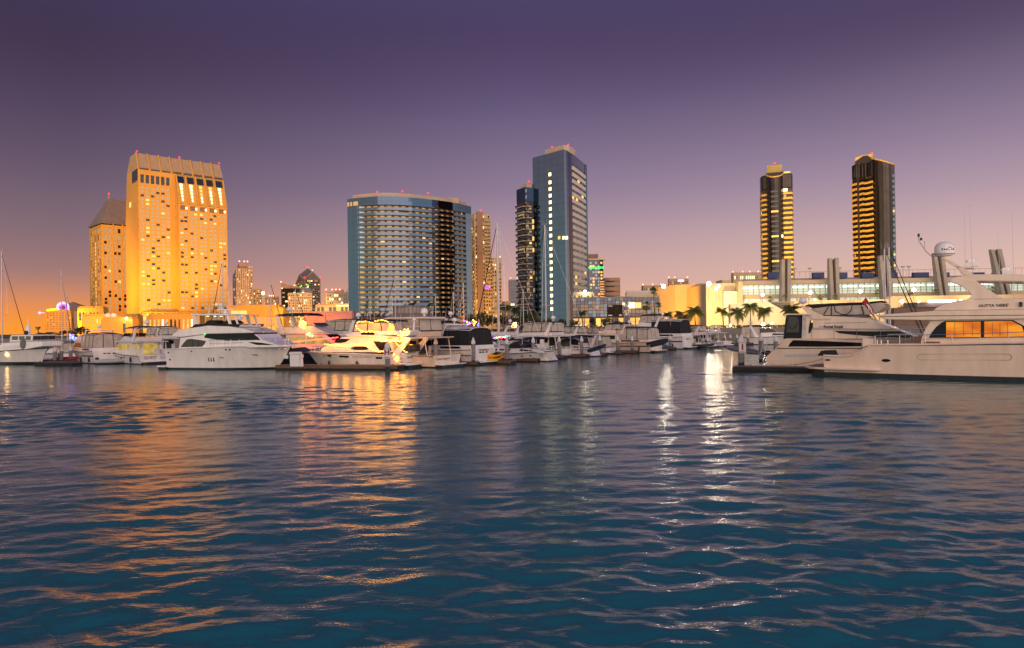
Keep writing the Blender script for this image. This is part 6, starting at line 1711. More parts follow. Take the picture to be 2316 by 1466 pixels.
# ------------------------------------------------------------------ big cream yacht at the right edge
def yacht_a():
    c = water(1862, 851); c2 = water(2316, 865)
    hd = math.degrees(math.atan2(c2.y - c.y, c2.x - c.x))
    f0 = Frame((c.x, c.y), hd); HB = 2.9
    fr = Frame(c + f0.ey * HB, hd)
    t = fr.thing("motor_yacht", "large cream yacht at the right edge with orange lit cabin windows and a satellite dome", "motor yacht")
    P = lambda px, py, y=-HB: fr.on_y(px, py, y)
    L = 24.0
    pts = [P(1851, 802), P(1911, 804), P(1926, 801), P(1944, 794.5), P(1956, 785), P(1967, 778), P(2100, 777), P(2316, 772)]
    x9, z9 = pts[-1]; pts += [(L, z9 + 1.0)]
    sh = interp(pts)
    sd = hull(t, L, 2 * HB, sh, 2.4, ("gel2", "boot"), boot=.32, n=44, fine=2.6, rail="gel2", rail_r=.06, wlb=.93, stern=.96)
    ln = [P(1940, 790), P(1967, 781), P(2100, 781.5), P(2316, 779)]
    m = MB(); m.tube([(x, -(sd(x, z) + .02), z) for x, z in ln], .03, 5); m.build("rub_line", "seam", t)
    b0 = P(1850, 838); b1 = P(1990, 840.5)
    m = MB(); m.prism([(b1[0], -HB - .02), (b1[0] - .5, -HB - .22), (-.2, -HB - .18), (-1.1, -HB * .86), (-1.75, -HB * .5), (-1.75, HB * .5), (-1.1, HB * .86), (0, HB), (b1[0], HB)], 'z', .52, .70); m.build("swim_platform", "gel2", t, bevel=.05)
    m = MB(); m.prism([(1.0, -HB * .8), (-.3, -HB * .95), (-1.1, -HB * .75), (-1.5, -HB * .45), (-1.5, HB * .45), (-1.1, HB * .75), (1.0, HB * .8)], 'z', .703, .72); m.build("platform_teak", "teak", t)
    MB().prism([(.4, -HB * .9), (-.9, -HB * .7), (-1.3, -HB * .4), (-1.3, HB * .4), (-.9, HB * .7), (.4, HB * .9)], 'z', -.3, .517).build("platform_base", "boot", t)
    Y1 = -(HB - .45); Q = lambda px, py, y=Y1: P(px, py, y)
    wp = lambda pts: [Q(*p) for p in pts]
    wf = LW(HB - .45, 2.5, .03)
    xe = L - 6
    z_ = lambda px, py: Q(px, py)[1]
    # bulwark block and stern rail furniture
    solid(t, "bulwark_block", wp([(1950, 790), (1950, 766), (1957, 764.5), (1975, 766), (1977, 779), (1965, 786)]), LW(HB - .4, 0), "gel2", .06)
    # saloon
    solid(t, "deck_house", wp([(2080, 778), (2084, 763), (2092, 745), (2104, 725), (2110, 722)]) + [(xe - 2.5, z_(2300, 718)), (xe + 2, z_(2300, 760)), (xe + 2.5, z_(2300, 778))], wf, "gel2", .06)
    panel(t, "window_surround", wp([(2101, 764.5), (2106, 754), (2118, 739), (2131, 729), (2139, 726), (2291, 724), (2318, 738), (2335, 752), (2338, 763)]), wf, "dglass", .03)
    panel(t, "lit_window", wp([(2140, 763), (2140, 728.5), (2219, 727.5), (2219, 762.3)]), wf, "cabin", .06, sides=(-1,))
    panel(t, "lit_window", wp([(2225.5, 762.2), (2225.5, 727.3), (2288, 726.3), (2311, 738), (2316, 752), (2316, 761.2)]), wf, "cabin", .06, sides=(-1,))
    panel(t, "lit_window", wp([(2140, 763), (2140, 728.5), (2219, 727.5), (2219, 762.3)]), wf, "cabin", .06, sides=(1,))
    m = MB()
    for px in (2219.5, 2222.3, 2225):
        x0, z0 = Q(px, 763); x1, z1 = Q(px, 726.5); m.tube([(x0, -(wf(x0, z0) + .10), z0), (x1, -(wf(x1, z1) + .10), z1)], .035, 5)
    m.build("window_mullion", "frame", t)
    q = MB()
    for px in (2160, 2180, 2200, 2245, 2262, 2279):
        x0, z0 = Q(px, 760); x1, z1 = Q(px, 730); q.box(x0 - .015, x0 + .015, -(wf(x0, z0) + .085), -(wf(x0, z0) + .075), z0, z1)
    q.build("blind_cord", "copper", t)
    # upper deck slab running aft, flybridge coaming
    solid(t, "fly_deck", wp([(1985, 715), (1984, 712.5), (2000, 711.2), (2112, 703.5)]) + [(xe + 1, z_(2300, 701)), (xe + 1, z_(2300, 721)), Q(2112, 724.5), Q(2010, 723), Q(1990, 719)], LW(HB - .15, 0), "gel2", .05)
    m = MB(); m.tube([(x, -(HB - .15) - .012, z) for x, z in wp([(1990, 716.5), (2112, 714.5), (2316, 713)])], .022, 4); m.build("deck_line", "seam", t)
    solid(t, "fly_coaming", wp([(2109, 703.5), (2118, 695), (2131, 688.5), (2145, 684), (2165, 680), (2190, 677.2)]) + [(xe - 2, z_(2310, 676)), (xe, z_(2310, 701))], LW(HB - .55, 4.5, .06), "gel2", .08)
    # radar arch legs (swept) and hardtop
    for s in (1, -1):
        y0 = s * 2.05
        Z = lambda px, py: P(px, py, -2.05)
        a = [Z(2148, 637), Z(2152, 630), Z(2206, 634), Z(2222, 646), Z(2246, 662), Z(2268, 676), Z(2186, 677), Z(2195, 673), Z(2196, 664), Z(2186, 655), Z(2168, 644)]
        MB().prism(a, 'y', y0 - .13, y0 + .13).build("arch_leg", "gel2", t, bevel=.04)
    Z = lambda px, py: P(px, py, -2.0)
    solid(t, "hardtop", [Z(2148, 638), Z(2150, 630), Z(2170, 625), Z(2205, 620.5), Z(2260, 620.5), Z(2400, 622), Z(2470, 632), Z(2460, 639), Z(2330, 638), Z(2206, 636)], LW(2.1, 0), "gel2", .07)
    for px in (2330, 2440):
        x0, z0 = Z(px, 676); x1, z1 = Z(px - 14, 636)
        for s in (1, -1): MB().tube([(x0, s * 2, z0), (x1, s * 2, z1)], .07, 6).build("hardtop_post", "gel2", t)
    # dome on its arm
    Z0 = lambda px, py: P(px, py, -.6)
    MB().prism([Z0(2128, 583), Z0(2139, 582), Z0(2195, 616), Z0(2206, 624), Z0(2180, 624), Z0(2166, 608)], 'y', -1.0, -.35).build("dome_arm", "gel2", t, bevel=.05)
    MB().prism([Z0(2163, 603), Z0(2200, 604), Z0(2203, 607), Z0(2164, 607)], 'y', -1.0, .9).build("cross_arm", "gel2", t)
    x, zt = Z0(2135.5, 547); _, zb = Z0(2135, 580); r = (zt - zb) * .60
    h = zt - zb
    d = MB().lathe([(r * .62, 0), (r * .97, h * .10), (r, h * .14), (r, h * .52), (r * .93, h * .70), (r * .74, h * .86), (r * .42, h * .965), (.01, h)], (x, -.65, zb), 24).build("satellite_dome", "gel", t, smooth=50)
    MB().lathe([(r * 1.01, h * .125), (r * 1.02, h * .155), (r * 1.01, h * .16)], (x, -.65, zb), 24).build("dome_seam", "seam", t)
    # letters wrapped round the dome
    aa = [("S", -95), ("e", -82), ("a", -70), ("T", -40), ("e", -28), ("l", -19)]
    for ch, a in aa:
        th = R(a)
        mx = Matrix.Translation((x + (r + .006) * math.cos(th), -.65 + (r + .006) * math.sin(th), zb + h * .44)) @ Matrix.Rotation(th + R(90), 4, 'Z') @ Matrix.Rotation(R(90), 4, 'X')
        text_part("dome_letter", ch, .24, "inkblue", t, mx, .003, bold=.008)
    m = MB(); th0 = R(-78 + 8)
    for k in range(12):
        a0 = 2 * math.pi * k / 12
    arc = [(x + (r + .012) * math.cos(R(-54) + .13 * math.cos(a)), -.65 + (r + .012) * math.sin(R(-54) + .13 * math.cos(a)), zb + h * .47 + .13 * math.sin(a)) for a in np.linspace(.3, 5.6, 16)]
    m.tube(arc, .014, 4); m.build("dome_emblem", "inkblue", t)
    # open array radars, light mast, whips
    for px, py in ((2199, 586), (2278, 605)):
        x, z = Z0(px, py + 16); xa, za = Z0(px - 13, py + 5); xb, zb2 = Z0(px + 12, py - 3)
        MB().box(x - .3, x + .3, -.35, .35, z, z + .3).lathe([(.12, .3), (.10, .5)], (x, 0, z), 8).build("radar_pedestal", "gel", t)
        MB().tube([(xa, -.3, za), (xb, .3, zb2)], .11, 6).build("radar_bar", "gel", t)
    m = MB(); m.tube([(p[0], -1.0, p[1]) for p in (Z0(2122, 581), Z0(2107, 580), Z0(2097, 571), Z0(2088, 558), Z0(2080, 547), Z0(2079.5, 537))], .028, 6); m.build("light_mast", "pole", t)
    x, z = Z0(2079.5, 537); MB().lathe([(.07, 0), (.08, .05), (.08, .2), (.05, .24)], (x, -1, z), 8).build("anchor_light", "frame", t)
    x, z = Z0(2085, 545); MB().lathe([(.07, 0), (.08, .05), (.08, .17), (.05, .2)], (x, -1, z), 8).build("steaming_light", "frame", t)
    x, z = Z0(2093, 563); MB().tube([(x, -1, z), (x, -1, z + .5)], .014, 4).ball((x, -1, z + .5), .04, 6).build("small_aerial", "pole", t)
    for (xa, ya), (xb, yb), r_ in (((2204, 695), (2190, 410), .026), ((2184, 622), (2180, 446), .018), ((2294, 691), (2289, 480), .024), ((2262, 640), (2256, 518), .016)):
        p0, p1 = P(xa, ya, -2.0), P(xb, yb, -2.0); pm = (p0[0] + (p1[0] - p0[0]) * .4, p0[1] + (p1[1] - p0[1]) * .4)
        MB().tube([(p0[0], -2.0, p0[1]), (pm[0], -2.0, pm[1])], r_, 6).tube([(pm[0], -2.0, pm[1]), (p1[0], -2.0, p1[1])], r_ * .75, 5, r1=r_ * .4).build("whip_antenna", "alu", t)
    # name, rails, hull details
    x, z = Q(2247, 691.5, -(HB - .6)); side_text(t, "OUTTA 'HERE'", .27, x, z, HB - .55, "ink", bold=.006)
    a = [(Q(1972, 777)[0], sh(Q(1972, 777)[0]))]
    xs = np.linspace(P(1978, 777)[0], L * .98, 12)
    rp = [(x, -(max(.1, sd(x, sh(x)) - .12)), sh(x)) for x in xs]; rails(t, rp + [(x, -y, z) for x, y, z in rp[::-1]], .62, 26, nm="deck_rail", r=.024)
    x, z = P(1999, 815.5, -HB + .05); oval(t, x, z, .42, .15, sd, "gel2", "porthole_bezel", (-1,), .02); oval(t, x + .12, z, .30, .12, sd, "dglass", "porthole", (-1,), .035)
    x, z = P(1871, 814.5, -HB + .1); oval(t, x, z, .22, .09, sd, "steel", "hawse_hole", (-1,), .02); oval(t, x + .1, z, .1, .07, sd, "frame", "hawse_mouth", (-1,), .035)
    # raised oval moulding
    xa, za = P(2082, 808); xb, zb2 = P(2280, 808); hh = .21
    loop = [(xa + hh * math.cos(a) * -1, za + hh * math.sin(a)) for a in np.linspace(-math.pi / 2, math.pi / 2, 7)] + [(xb + hh * math.cos(a), zb2 + hh * math.sin(a)) for a in np.linspace(math.pi / 2, -math.pi / 2, 7)]
    loop.append(loop[0]); m = MB(); m.tube([(x, -(sd(x, z) + .01), z) for x, z in loop], .018, 5); m.build("hull_moulding", "conc", t)
    # cockpit covers and cleats
    x, z = P(1872, 802, -HB + .6); MB().prism([(x - .75, z - .1), (x - .45, z + .30), (x + .4, z + .34), (x + .6, z - .1)], 'y', -HB + .4, -HB + 1.6).build("cockpit_cover", "blackc", t, bevel=.06)
    for px, py in ((1984, 771), (1993, 770), (2008, 771)):
        x, z = P(px, py, -HB + .3); MB().lathe([(.05, 0), (.05, .22), (.09, .25), (.09, .3)], (x, -HB + .3, z - .25), 8).build("bollard", "steel", t)
    x, z = Q(2076, 772); MB().box(x - .25, x + .2, -HB + .45, -HB + 1.2, z - .3, z + .35).build("teak_gate", "teak", t)
    x, z = Q(2108, 778 - 3); panel(t, "deck_vent", [(x - .5, z - .07), (x - .5, z + .07), (x + .5, z + .07), (x + .5, z - .07)], LW(HB - .43, 0), "teak", .02, (-1,))
    for px, py in ((2309, 689),):
        x, z = Q(px, py); MB().lathe([(.1, 0), (.11, .3), (.02, .34)], (x, -(HB - .45), z - .15), 8).build("starboard_light", "fairyg" if False else "frame", t)
    # flag on a raked staff
    f = thing("red_flag", "red flag with a white emblem on a slanted staff at the cream yacht's upper deck", "flag", fr.world(P(1985, 716, -1.2)[0], -1.2, P(1985, 716, -1.2)[1]), fr.yaw)
    p0 = P(1985, 716, -1.2); p1 = P(1957.5, 672, -1.2); dx, dz = p1[0] - p0[0], p1[1] - p0[1]
    MB().tube([(0, 0, 0), (dx, 0, dz)], .025, 6).build("staff", "pole", f)
    rows = []
    for u in np.linspace(0.02, 1, 9):
        r0 = Vector((dx * (1 - u * .62), .02, dz * (1 - u * .62)))
        wv = [Vector((r0.x + (.0 + .0 * v) + .22 * v * u - .25 * v * (1 - u), .10 * math.sin(5 * v + 3 * u) * v, r0.z - v * (.35 + .60 * u))) for v in np.linspace(0, 1, 8)]
        rows.append(wv)
    cl = MB().grid(rows).build("flag_cloth", "red", f, smooth=60, fix=False)
    m = MB()
    for (u0, v0, u1, v1) in ((3, 3, 6, 5), (5, 5, 8, 6), (2, 4, 4, 6)):
        a, b = rows[u0][v0], rows[u1][v1]; m.tube([a + Vector((0, -.05, 0)), (a + b) / 2 + Vector((.05, -.06, .06)), b + Vector((0, -.05, 0))], .045, 5)
    m.build("flag_emblem", "white", cl)
    point("cabin_light", (12, 0, 3.2), 40, (1, .45, .1), .3, t)
    return fr
FA = yacht_a()

# ------------------------------------------------------------------ the canvas cruiser behind it
def yacht_b():
    c = water(1734, 838); hd = FA.yaw * 180 / math.pi + 3
    f0 = Frame((c.x, c.y), hd); HB = 2.3
    fr = Frame(c + f0.ey * HB, hd)
    t = fr.thing("canvas_cruiser", "beige sport cruiser with a black canvas stern room and long black bimini", "motor yacht")
    P = lambda px, py, y=-HB: fr.on_y(px, py, y)
    L = 17.0
    pts = [P(1731, 806), P(1742, 799), P(1757, 786), P(1769, 768), P(1780, 765.5), P(1850, 766), P(1949, 769)]
    pts = [(max(p[0], 0 + .03 * i), p[1]) for i, p in enumerate(pts)] + [(L, pts[-1][1] - .1)]
    sh = interp(pts)
    sd = hull(t, L, 2 * HB, sh, 2.0, ("gel2", "boot"), boot=.1, n=60, fine=2.6, rail="gel2", rail_r=.02, stern=.97, wlb=.94)
    wf = lambda x, z: sd(x, z)
    Q = lambda px, py, y=-(HB - .3): P(px, py, y); wp = lambda l: [Q(*p) for p in l]; hp = lambda l: [P(*p) for p in l]
    panel(t, "hull_window", hp([(1782, 784), (1787, 776), (1793.5, 769.5), (1860, 771.5), (1949, 775.5), (1949, 783.2), (1860, 784.4)]), wf, "dglass", .03, (-1,))
    m = MB(); m.tube([(x, -(wf(x, z) + .02), z) for x, z in hp([(1756, 788), (1850, 788), (1949, 788.5)])], .03, 4); m.build("hull_line", "seam", t)
    panel(t, "hull_band", hp([(1772, 802), (1774, 808), (1850, 807), (1850, 801)]), wf, "gel3", .012, (-1,))
    platform(t, HB * .9, -1.6, .35, .12, "gel2")
    # house
    wh = LW(HB - .32, 2.5, .05)
    solid(t, "deck_house", wp([(1812, 766), (1814, 712), (1838, 712), (1860, 713.5), (1962, 719.5), (1990, 731), (2033, 747.5), (2068, 762), (2066, 768)]), wh, "gel2", .06)
    for s in (1,-1):
        q = [P(p[0], p[1], -(HB - .35)) for p in ((1809, 690.5), (1816, 690.5), (1862, 714), (1880, 722), (1838, 722), (1828, 712))]
        y = s * (HB - .38); MB().prism(q, 'y', y - .08, y + .08).build("arch_leg", "gel2", t)
    panel(t, "wedge_window", wp([(1886, 748.3), (1960, 749.4), (2034, 749.2), (2050, 755), (2067, 762), (2050, 764), (1990, 762.5), (1930, 757.5), (1898, 754)]), wh, "dglass", .03)
    panel(t, "coach_line", wp([(1863, 731.2), (1863, 730.4), (1958, 729.6), (1958, 730.4)]), wh, "seam", .012)
    panel(t, "coach_line", wp([(1838, 746), (1838, 745.2), (2028, 746.5), (2028, 747.3)]), wh, "seam", .012)
    panel(t, "hatch_window", wp([(1828, 754.5), (1829, 740), (1832, 725), (1836, 723.5), (1838.5, 728), (1838, 742), (1832, 753)]), wh, "dglass", .03, (-1,))
    panel(t, "cabin_lamp", wp([(1834.5, 730), (1834.5, 725), (1837.5, 725), (1837.5, 730)]), wh, "winlit", .045, (-1,))
    panel(t, "side_door", wp([(1814, 763), (1814, 716), (1823, 716), (1823, 763)]), wh, "gel3", .03, (-1,)); panel(t, "door_glass", wp([(1815.5, 745), (1815.5, 718), (1822, 718), (1822, 745)]), wh, "tanc", .045, (-1,))
    solid(t, "aft_roof", wp([(1775.5, 712.6), (1776, 709.5), (1836, 709.8), (1838, 713)]), LW(HB - .2, 0), "gel2", .04)
    # black canvas stern room with clear panels
    wc = LW(HB - .3, 0)
    solid(t, "canvas_room", wp([(1771, 767), (1777.5, 713), (1808, 713), (1811, 718), (1811.5, 765)]), wc, "blackc", .05)
    panel(t, "canvas_window", wp([(1778.5, 752), (1782, 716), (1800, 716), (1806.5, 722), (1807.5, 735), (1807.5, 752)]), wc, "tglass", .03)
    m = MB(); m.tube([(x, -(HB - .25), z) for x, z in wp([(1782, 722), (1783, 736), (1790, 743), (1799, 741), (1804, 730)])], .03, 5); m.build("stowed_line", "frame", t)
    # bimini with white clear panels
    wb = LW(HB - .45, 0)
    solid(t, "bimini_top", wp([(1819, 691.5), (1826, 688.5), (1880, 686), (1950, 683.5), (1994, 680.2), (1998, 682), (1950, 688.5), (1880, 691), (1838, 697.5)]), wb, "blackc", .04)
    wq = LW(HB - .5, 0)
    for l in ([(1838, 698), (1878, 692.5), (1878, 713), (1857, 712)], [(1881, 692.4), (1946, 690), (1951, 711), (1881, 713)], [(1949, 690), (1994, 684), (2004, 692), (1985, 706), (1955, 711)]):
        panel(t, "clear_panel", wp(l), wq, "tanc", .0)
    panel(t, "lower_canvas", wp([(1858, 713.5), (1951, 712), (1962, 718), (1880, 720)]), wq, "greyc", .01)
    m = MB()
    for l in ([(1820, 692), (1858, 714), (1880, 714), (1952, 712)], [(1879.5, 692), (1879.5, 714)], [(1947, 690), (1953, 712)], [(1886, 692), (1889, 704), (1902, 711), (1915, 711), (1924, 703), (1927, 691)], [(1862, 712), (1873, 694)]):
        for s in (1, -1): m.tube([(x, s * (HB - .46), z) for x, z in wp(l)], .035, 5)
    m.build("enclosure_frame", "frame", t)
    # rail, text, radar
    xs = np.linspace(P(1835, 768)[0], L * .97, 9); rp = [(x, -(max(.1, sd(x, sh(x)) - .1)), sh(x)) for x in xs]; rails(t, rp + [(x, -y, z) for x, y, z in rp[::-1]], .9, 16, nm="deck_rail", mid=False)
    x, z = Q(1884.5, 739.3); side_text(t, "Portal Royal", .30, x, z, HB - .30 + .03 - (z - 2.5) * .05, "ink", bold=.012)
    x, z = Q(1858, 739.5); side_text(t, "44 MY", .18, x, z, HB - .30 + .03 - (z - 2.5) * .05, "conc")
    x, z = P(1816, 689, 0); radome(t, x, 0, z, .34, "gel", mast=.1)
    for px, h in ((1825, 655), (1858, 666), (1921, 640)):
        x, z = Q(px, 700); antenna(t, x, -1.2, z, Q(px, h)[1] - z, .1, .018)
    x, z = P(1862, 684, 0); MB().tube([(x, 0, z - .3), (x - .9, 0, z + 1.3)], .03, 5).build("folded_mast", "pole", t)
    # tender hoisted on the stern, wrapped in grey, and its outboard
    w = water(1700, 828); c1 = at(1664, 806, w.y + 1)
    d = dinghy("small tender wrapped in a grey cover behind the pile marked I", (at(1712, 800, w.y).x, w.y + .6, at(1700, 799, w.y).z), R(186), 2.9, "greyc", "greyc", False)
    d.rotation_euler = (0, R(-8), R(186))
    b = thing("outboard_motor", "black outboard motor stowed by the canvas cruiser's stern", "outboard", (at(1735, 796, w.y).x, w.y, at(1735, 800, w.y).z), 0)
    MB().box(-.45, .30, -.22, .22, -.12, .30).build("cowl", "rubber", b, bevel=.09); MB().tube([(-.05, 0, -.1), (-.3, 0, -.9)], .07, 6).build("leg", "rubber", b)
    MB().box(-.2, .1, -.235, -.222, .08, .13).build("decal", "steel", b)
    m = thing("boarding_ladder", "grey boarding ladder leaning on the dock left of the canvas cruiser", "ladder", (at(1712, 826, w.y).x, w.y - .3, .45), 0)
    for k in (0, .45): MB().tube([(k, 0, 0), (k + .55, 0, 1.9)], .035, 5).build("side_rail", "alu", m)
    for k in range(5): MB().tube([(k * .11 + .05, 0, .3 + .34 * k), (k * .11 + .5, 0, .3 + .34 * k)], .025, 5).build("rung", "alu", m)
    return fr
FB = yacht_b()
w0 = water(1664, 839); w1 = water(1880, 846)
dock("low dark dock under the canvas cruiser's stern at the right", (w0.x, w0.y + .6), (w1.x + 3.5, w1.y + 1.2), 1.5)

# ------------------------------------------------------------------ the yacht wound with warm string lights
def yacht_d():
    hd = 156
    c = water(900, 834.5)
    f0 = Frame((c.x, c.y), hd); HB = 2.15
    fr = Frame(c - f0.ey * HB, hd)
    t = fr.thing("motor_yacht", "cream motor yacht wound with glowing warm string lights, behind the pile marked H", "motor yacht")
    P = lambda px, py, y=HB: fr.on_y(px, py, y); wp = lambda l: [P(*p) for p in l]
    L = P(697, 796, 0)[0]
    sh = interp([(0, P(898, 799)[1]), P(872, 802), P(800, 799), (L, P(697, 795, 0)[1])])
    sd = hull(t, L, 2 * HB, sh, L - P(724, 826, 0)[0], ("gel", "boot"), boot=.12, fine=2.1, stern=.94, rail="gel3")
    platform(t, HB * .92, -1.35, .34, .2)
    panel(t, "hull_stripe", wp([(720, 806), (720, 804.6), (885, 811), (885, 812.4)]), lambda x, z: sd(x, z), "seam", .015)
    for px, py, rx in ((738, 805, .3), (770, 806.5, .33), (782, 807, .33), (855, 810, .4)): 
        x, z = P(px, py); panel(t, "hull_port", [(x - rx, z - .10), (x - rx, z + .10), (x + rx, z + .10), (x + rx, z - .10)], lambda x, z: sd(x, z), "dglass", .02)
    x, z = P(817, 808); panel(t, "hull_vent", [(x - 1.3, z - .1), (x - 1.3, z + .1), (x + 1.3, z + .12), (x + 1.3, z - .06)], lambda x, z: sd(x, z), "gel3", .02)
    wh = LW(HB - .25, 1.8, .08, 4, .045)
    Q = lambda px, py: fr.on_y(px, py, HB - .3); qp = lambda l: [Q(*p) for p in l]
    solid(t, "deck_house", qp([(888, 797), (874, 765), (857, 761), (800, 758.5), (768, 763), (754, 776), (738, 780), (722, 789), (722, 797)]), wh, "gel", .08)
    panel(t, "windshield_side", qp([(753, 775.5), (760, 767.5), (769, 766.5), (790, 767), (780, 774), (768, 776.5)]), wh, "smoke", .03)
    shield(t, Q(752, 776), Q(767, 764), wh, "tglass", 3)
    panel(t, "aft_side_window", qp([(888, 793), (880, 775), (873, 772.5), (845, 772), (852, 783), (860, 792), (875, 794)]), wh, "smoke", .03)
    panel(t, "cabin_window", qp([(792, 789), (796, 785), (805, 783.4), (825, 783.4), (833, 787), (832, 791), (820, 792), (800, 791.6)]), wh, "smoke", .03)
    solid(t, "fly_deck", qp([(927, 767), (926, 764), (855, 758), (790, 757), (784, 759), (857, 763.5)]), LW(HB - .15, 0), "gel", .05)
    for s in (1, -1):
        q = qp([(918, 767), (929, 767), (905, 800), (889, 797)]); y = s * (HB - .35); MB().prism(q, 'y', y - .09, y + .09).build("aft_pillar", "gel", t)
    # fly coaming, bimini and clear panels
    solid(t, "fly_coaming", qp([(905, 758.5), (900, 748), (847, 749), (790, 751.5), (776, 758.8)]), LW(HB - .5, 4, .05), "gel", .06)
    panel(t, "coaming_window", qp([(845, 760), (844, 751), (815, 751.5), (815, 758)]), LW(HB - .47, 4, .05), "dglass", .02)
    z0, z1 = Q(840, 750)[1], Q(840, 727.5)[1]; xa, xb = Q(894, 740)[0], Q(795, 740)[0]
    enclosure(t, xa, xb, HB - .55, HB - .65, z0, z1, 3, "tanc", .3, .5)
    canopy(t, xa + .3, xb - .2, HB - .55, z1 - .02, "blackc", .16)
    # swan shaped arch fairing and radar post
    x, z = Q(904, 757); m = MB()
    MB().prism(qp([(893, 761), (897, 752), (908, 748), (917, 746.5), (919, 750), (915, 757), (908, 762)]), 'y', -1.0, 1.0).build("arch_fairing", "gel", t, bevel=.08)
    xp, zp = Q(914, 748); xq, zq = Q(915.5, 726); MB().tube([(xp, 0, zp), (xq, 0, zq)], .12, 6, r1=.08).build("radar_post", "gel", t); radome(t, xq, 0, zq, .2, mast=.02)
    MB().tube([(xq - .9, 0, zq - .6), (xq + .9, 0, zq - .6)], .03, 5).build("light_bar", "gel", t)
    for px, py, h in ((810, 757, 706), (838, 750, 700), (890, 748, 716), (898, 748, 712)):
        x, z = Q(px, py); antenna(t, x, 1.2, z, Q(px, h)[1] - z, .05)
    bow_rail(t, L, sh, sd, L * .42, .6, 8)
    fenders(t, sd, (P(735, 810)[0], P(805, 812)[0]), .45, 1)
    # stern: steps, transom, tender garage with name
    wz = lambda u, a, b: a + (b - a) * u
    MB().box(-.10, -.004, -HB * .55, HB * .45, .55, 1.5).build("garage_door", "gel", t, bevel=.03)
    stern_text(t, "Sea Lovelle", .27, 1.12, -.115, "ink", .25, -.1, .006)
    for k in range(4): MB().box(-.5 + .16 * k, .1, HB * .55, HB * .9, .5 + .3 * k, .56 + .3 * k).build("stern_step", "gel", t)
    MB().box(-.3, -.1, -HB * .4, HB * .3, 1.6, 1.72).build("barbecue", "steel", t)
    MB().box(-.7, .5, -1.2, 1.0, 1.72, 2.5).build("cockpit_cover", "tglass", t, bevel=.1)
    # ---- lights hung on it (things of their own)
    def wline(pts, y): return [fr.world(x, y, z) for x, z in pts]
    string_lights("long warm light string draped along the foredeck rail and cabin side", wline(qp([(738, 778), (752, 780.5), (766, 780), (780, 783), (792, 780), (806, 779.5), (822, 780), (836, 784), (846, 790), (858, 795.5), (872, 795)]), HB - .02), ["fairy", "fairyw"], .042, .16, thick=1)
    z_t = Q(850, 724)[1]
    string_lights("warm light string outlining the bimini's clear panels", wline(qp([(814, 750), (806, 744), (802, 736), (806, 729), (822, 727), (836, 731), (850, 726), (862, 723), (872, 726), (880, 734), (878, 744), (876, 750)]), HB - .5), ["fairy", "fairyw"], .042, .17, thick=1)
    string_lights("warm lights along the foot of the clear panels", wline(qp([(815, 750.5), (838, 750), (858, 751), (880, 751), (896, 754)]), HB - .42), ["fairy", "fairyw"], .045, .12, thick=1)
    string_lights("thick bright garland along the aft edge of the flybridge deck", wline(qp([(858, 767), (870, 769), (885, 770), (900, 769), (915, 768), (927, 767)]), HB - .1), ["fairy", "fairyw"], .05, .06, jitter=.10, thick=2)
    string_lights("dense bundle of lights heaped on the arch fairing", wline(qp([(895, 758), (902, 752), (910, 749), (916, 748), (914, 754), (906, 759), (898, 760)]), HB - .7), ["fairy", "fairyw"], .045, .09, jitter=.14, thick=2)
    string_lights("warm lights trailing down the stern steps", [fr.world(*p) for p in ((.6, HB - .4, 2.9), (.2, HB - .6, 2.3), (-.1, HB - .9, 1.9), (-.15, HB - 1.6, 1.7))], ["fairy", "fairyw"], .042, .13, thick=1)
    string_lights("red and warm bundle of lights beside the pile marked H", [fr.world(*p) for p in ((.4, HB + .05, 1.5), (.1, HB + .05, 1.2), (.3, HB + .05, .9), (.0, HB + .05, .8))], ["fairy", "fairyr"], .06, .06, jitter=.1, thick=2)
    for (x, y, z, p) in ((L * .80, HB + .2, 2.3, 70), (L * .68, HB + .5, 2.5, 110), (L * .56, HB + .7, 2.5, 110), (L * .45, HB + .8, 2.6, 130), (L * .34, HB + .7, 2.9, 130), (L * .24, HB + .7, 3.0, 140), (L * .15, HB + .6, 3.2, 140), (L * .08, HB - .4, 4.4, 120), (-.6, .3, 2.6, 150), (-.5, HB - .2, 2.2, 110), (L * .35, HB, 4.9, 110), (L * .22, HB, 4.8, 110)):
        point("string_light_glow", (x, y, z), p * .42, (1.0, .34, .012), .30, t)
    return fr
FD = yacht_d()
wa, wb = water(630, 835.5), water(905, 837)
dock("long dark finger dock in front of the string-lit yacht", (wb.x, wb.y + .6), (wa.x, wa.y + .6), 1.6, .48)
pd = dock  # power pedestal on that dock
def pedestal(label, px, py, ptop):
    o = water(px, py, .48); h = at(px, ptop, o.y).z - .48
    t = thing("power_pedestal", label, "dock pedestal", (o.x, o.y, .48), 0)
    MB().lathe([(.2, 0), (.16, h * .5), (.12, h * .62), (.12, h * .66)], n=8).build("stand", "white", t); MB().lathe([(.2, h * .66), (.2, h * .9), (.03, h)], n=8).build("lamp_head", "cap", t)
pedestal("white power pedestal on the finger dock behind the white yacht's bow", 682, 829, 800)
def dock_box(label, px, py, w, h):
    o = water(px, py, .48); t = thing("dock_box", label, "storage box", (o.x, o.y, .48), 0)
    MB().box(-w / 2, w / 2, -.35, .35, 0, h * .8).build("body", "white", t, bevel=.04); MB().box(-w / 2 - .04, w / 2 + .04, -.39, .39, h * .8 + .005, h).build("lid", "cap", t, bevel=.03)
dock_box("white dock box beside the power pedestal", 669, 829, 1.0, 1.5)

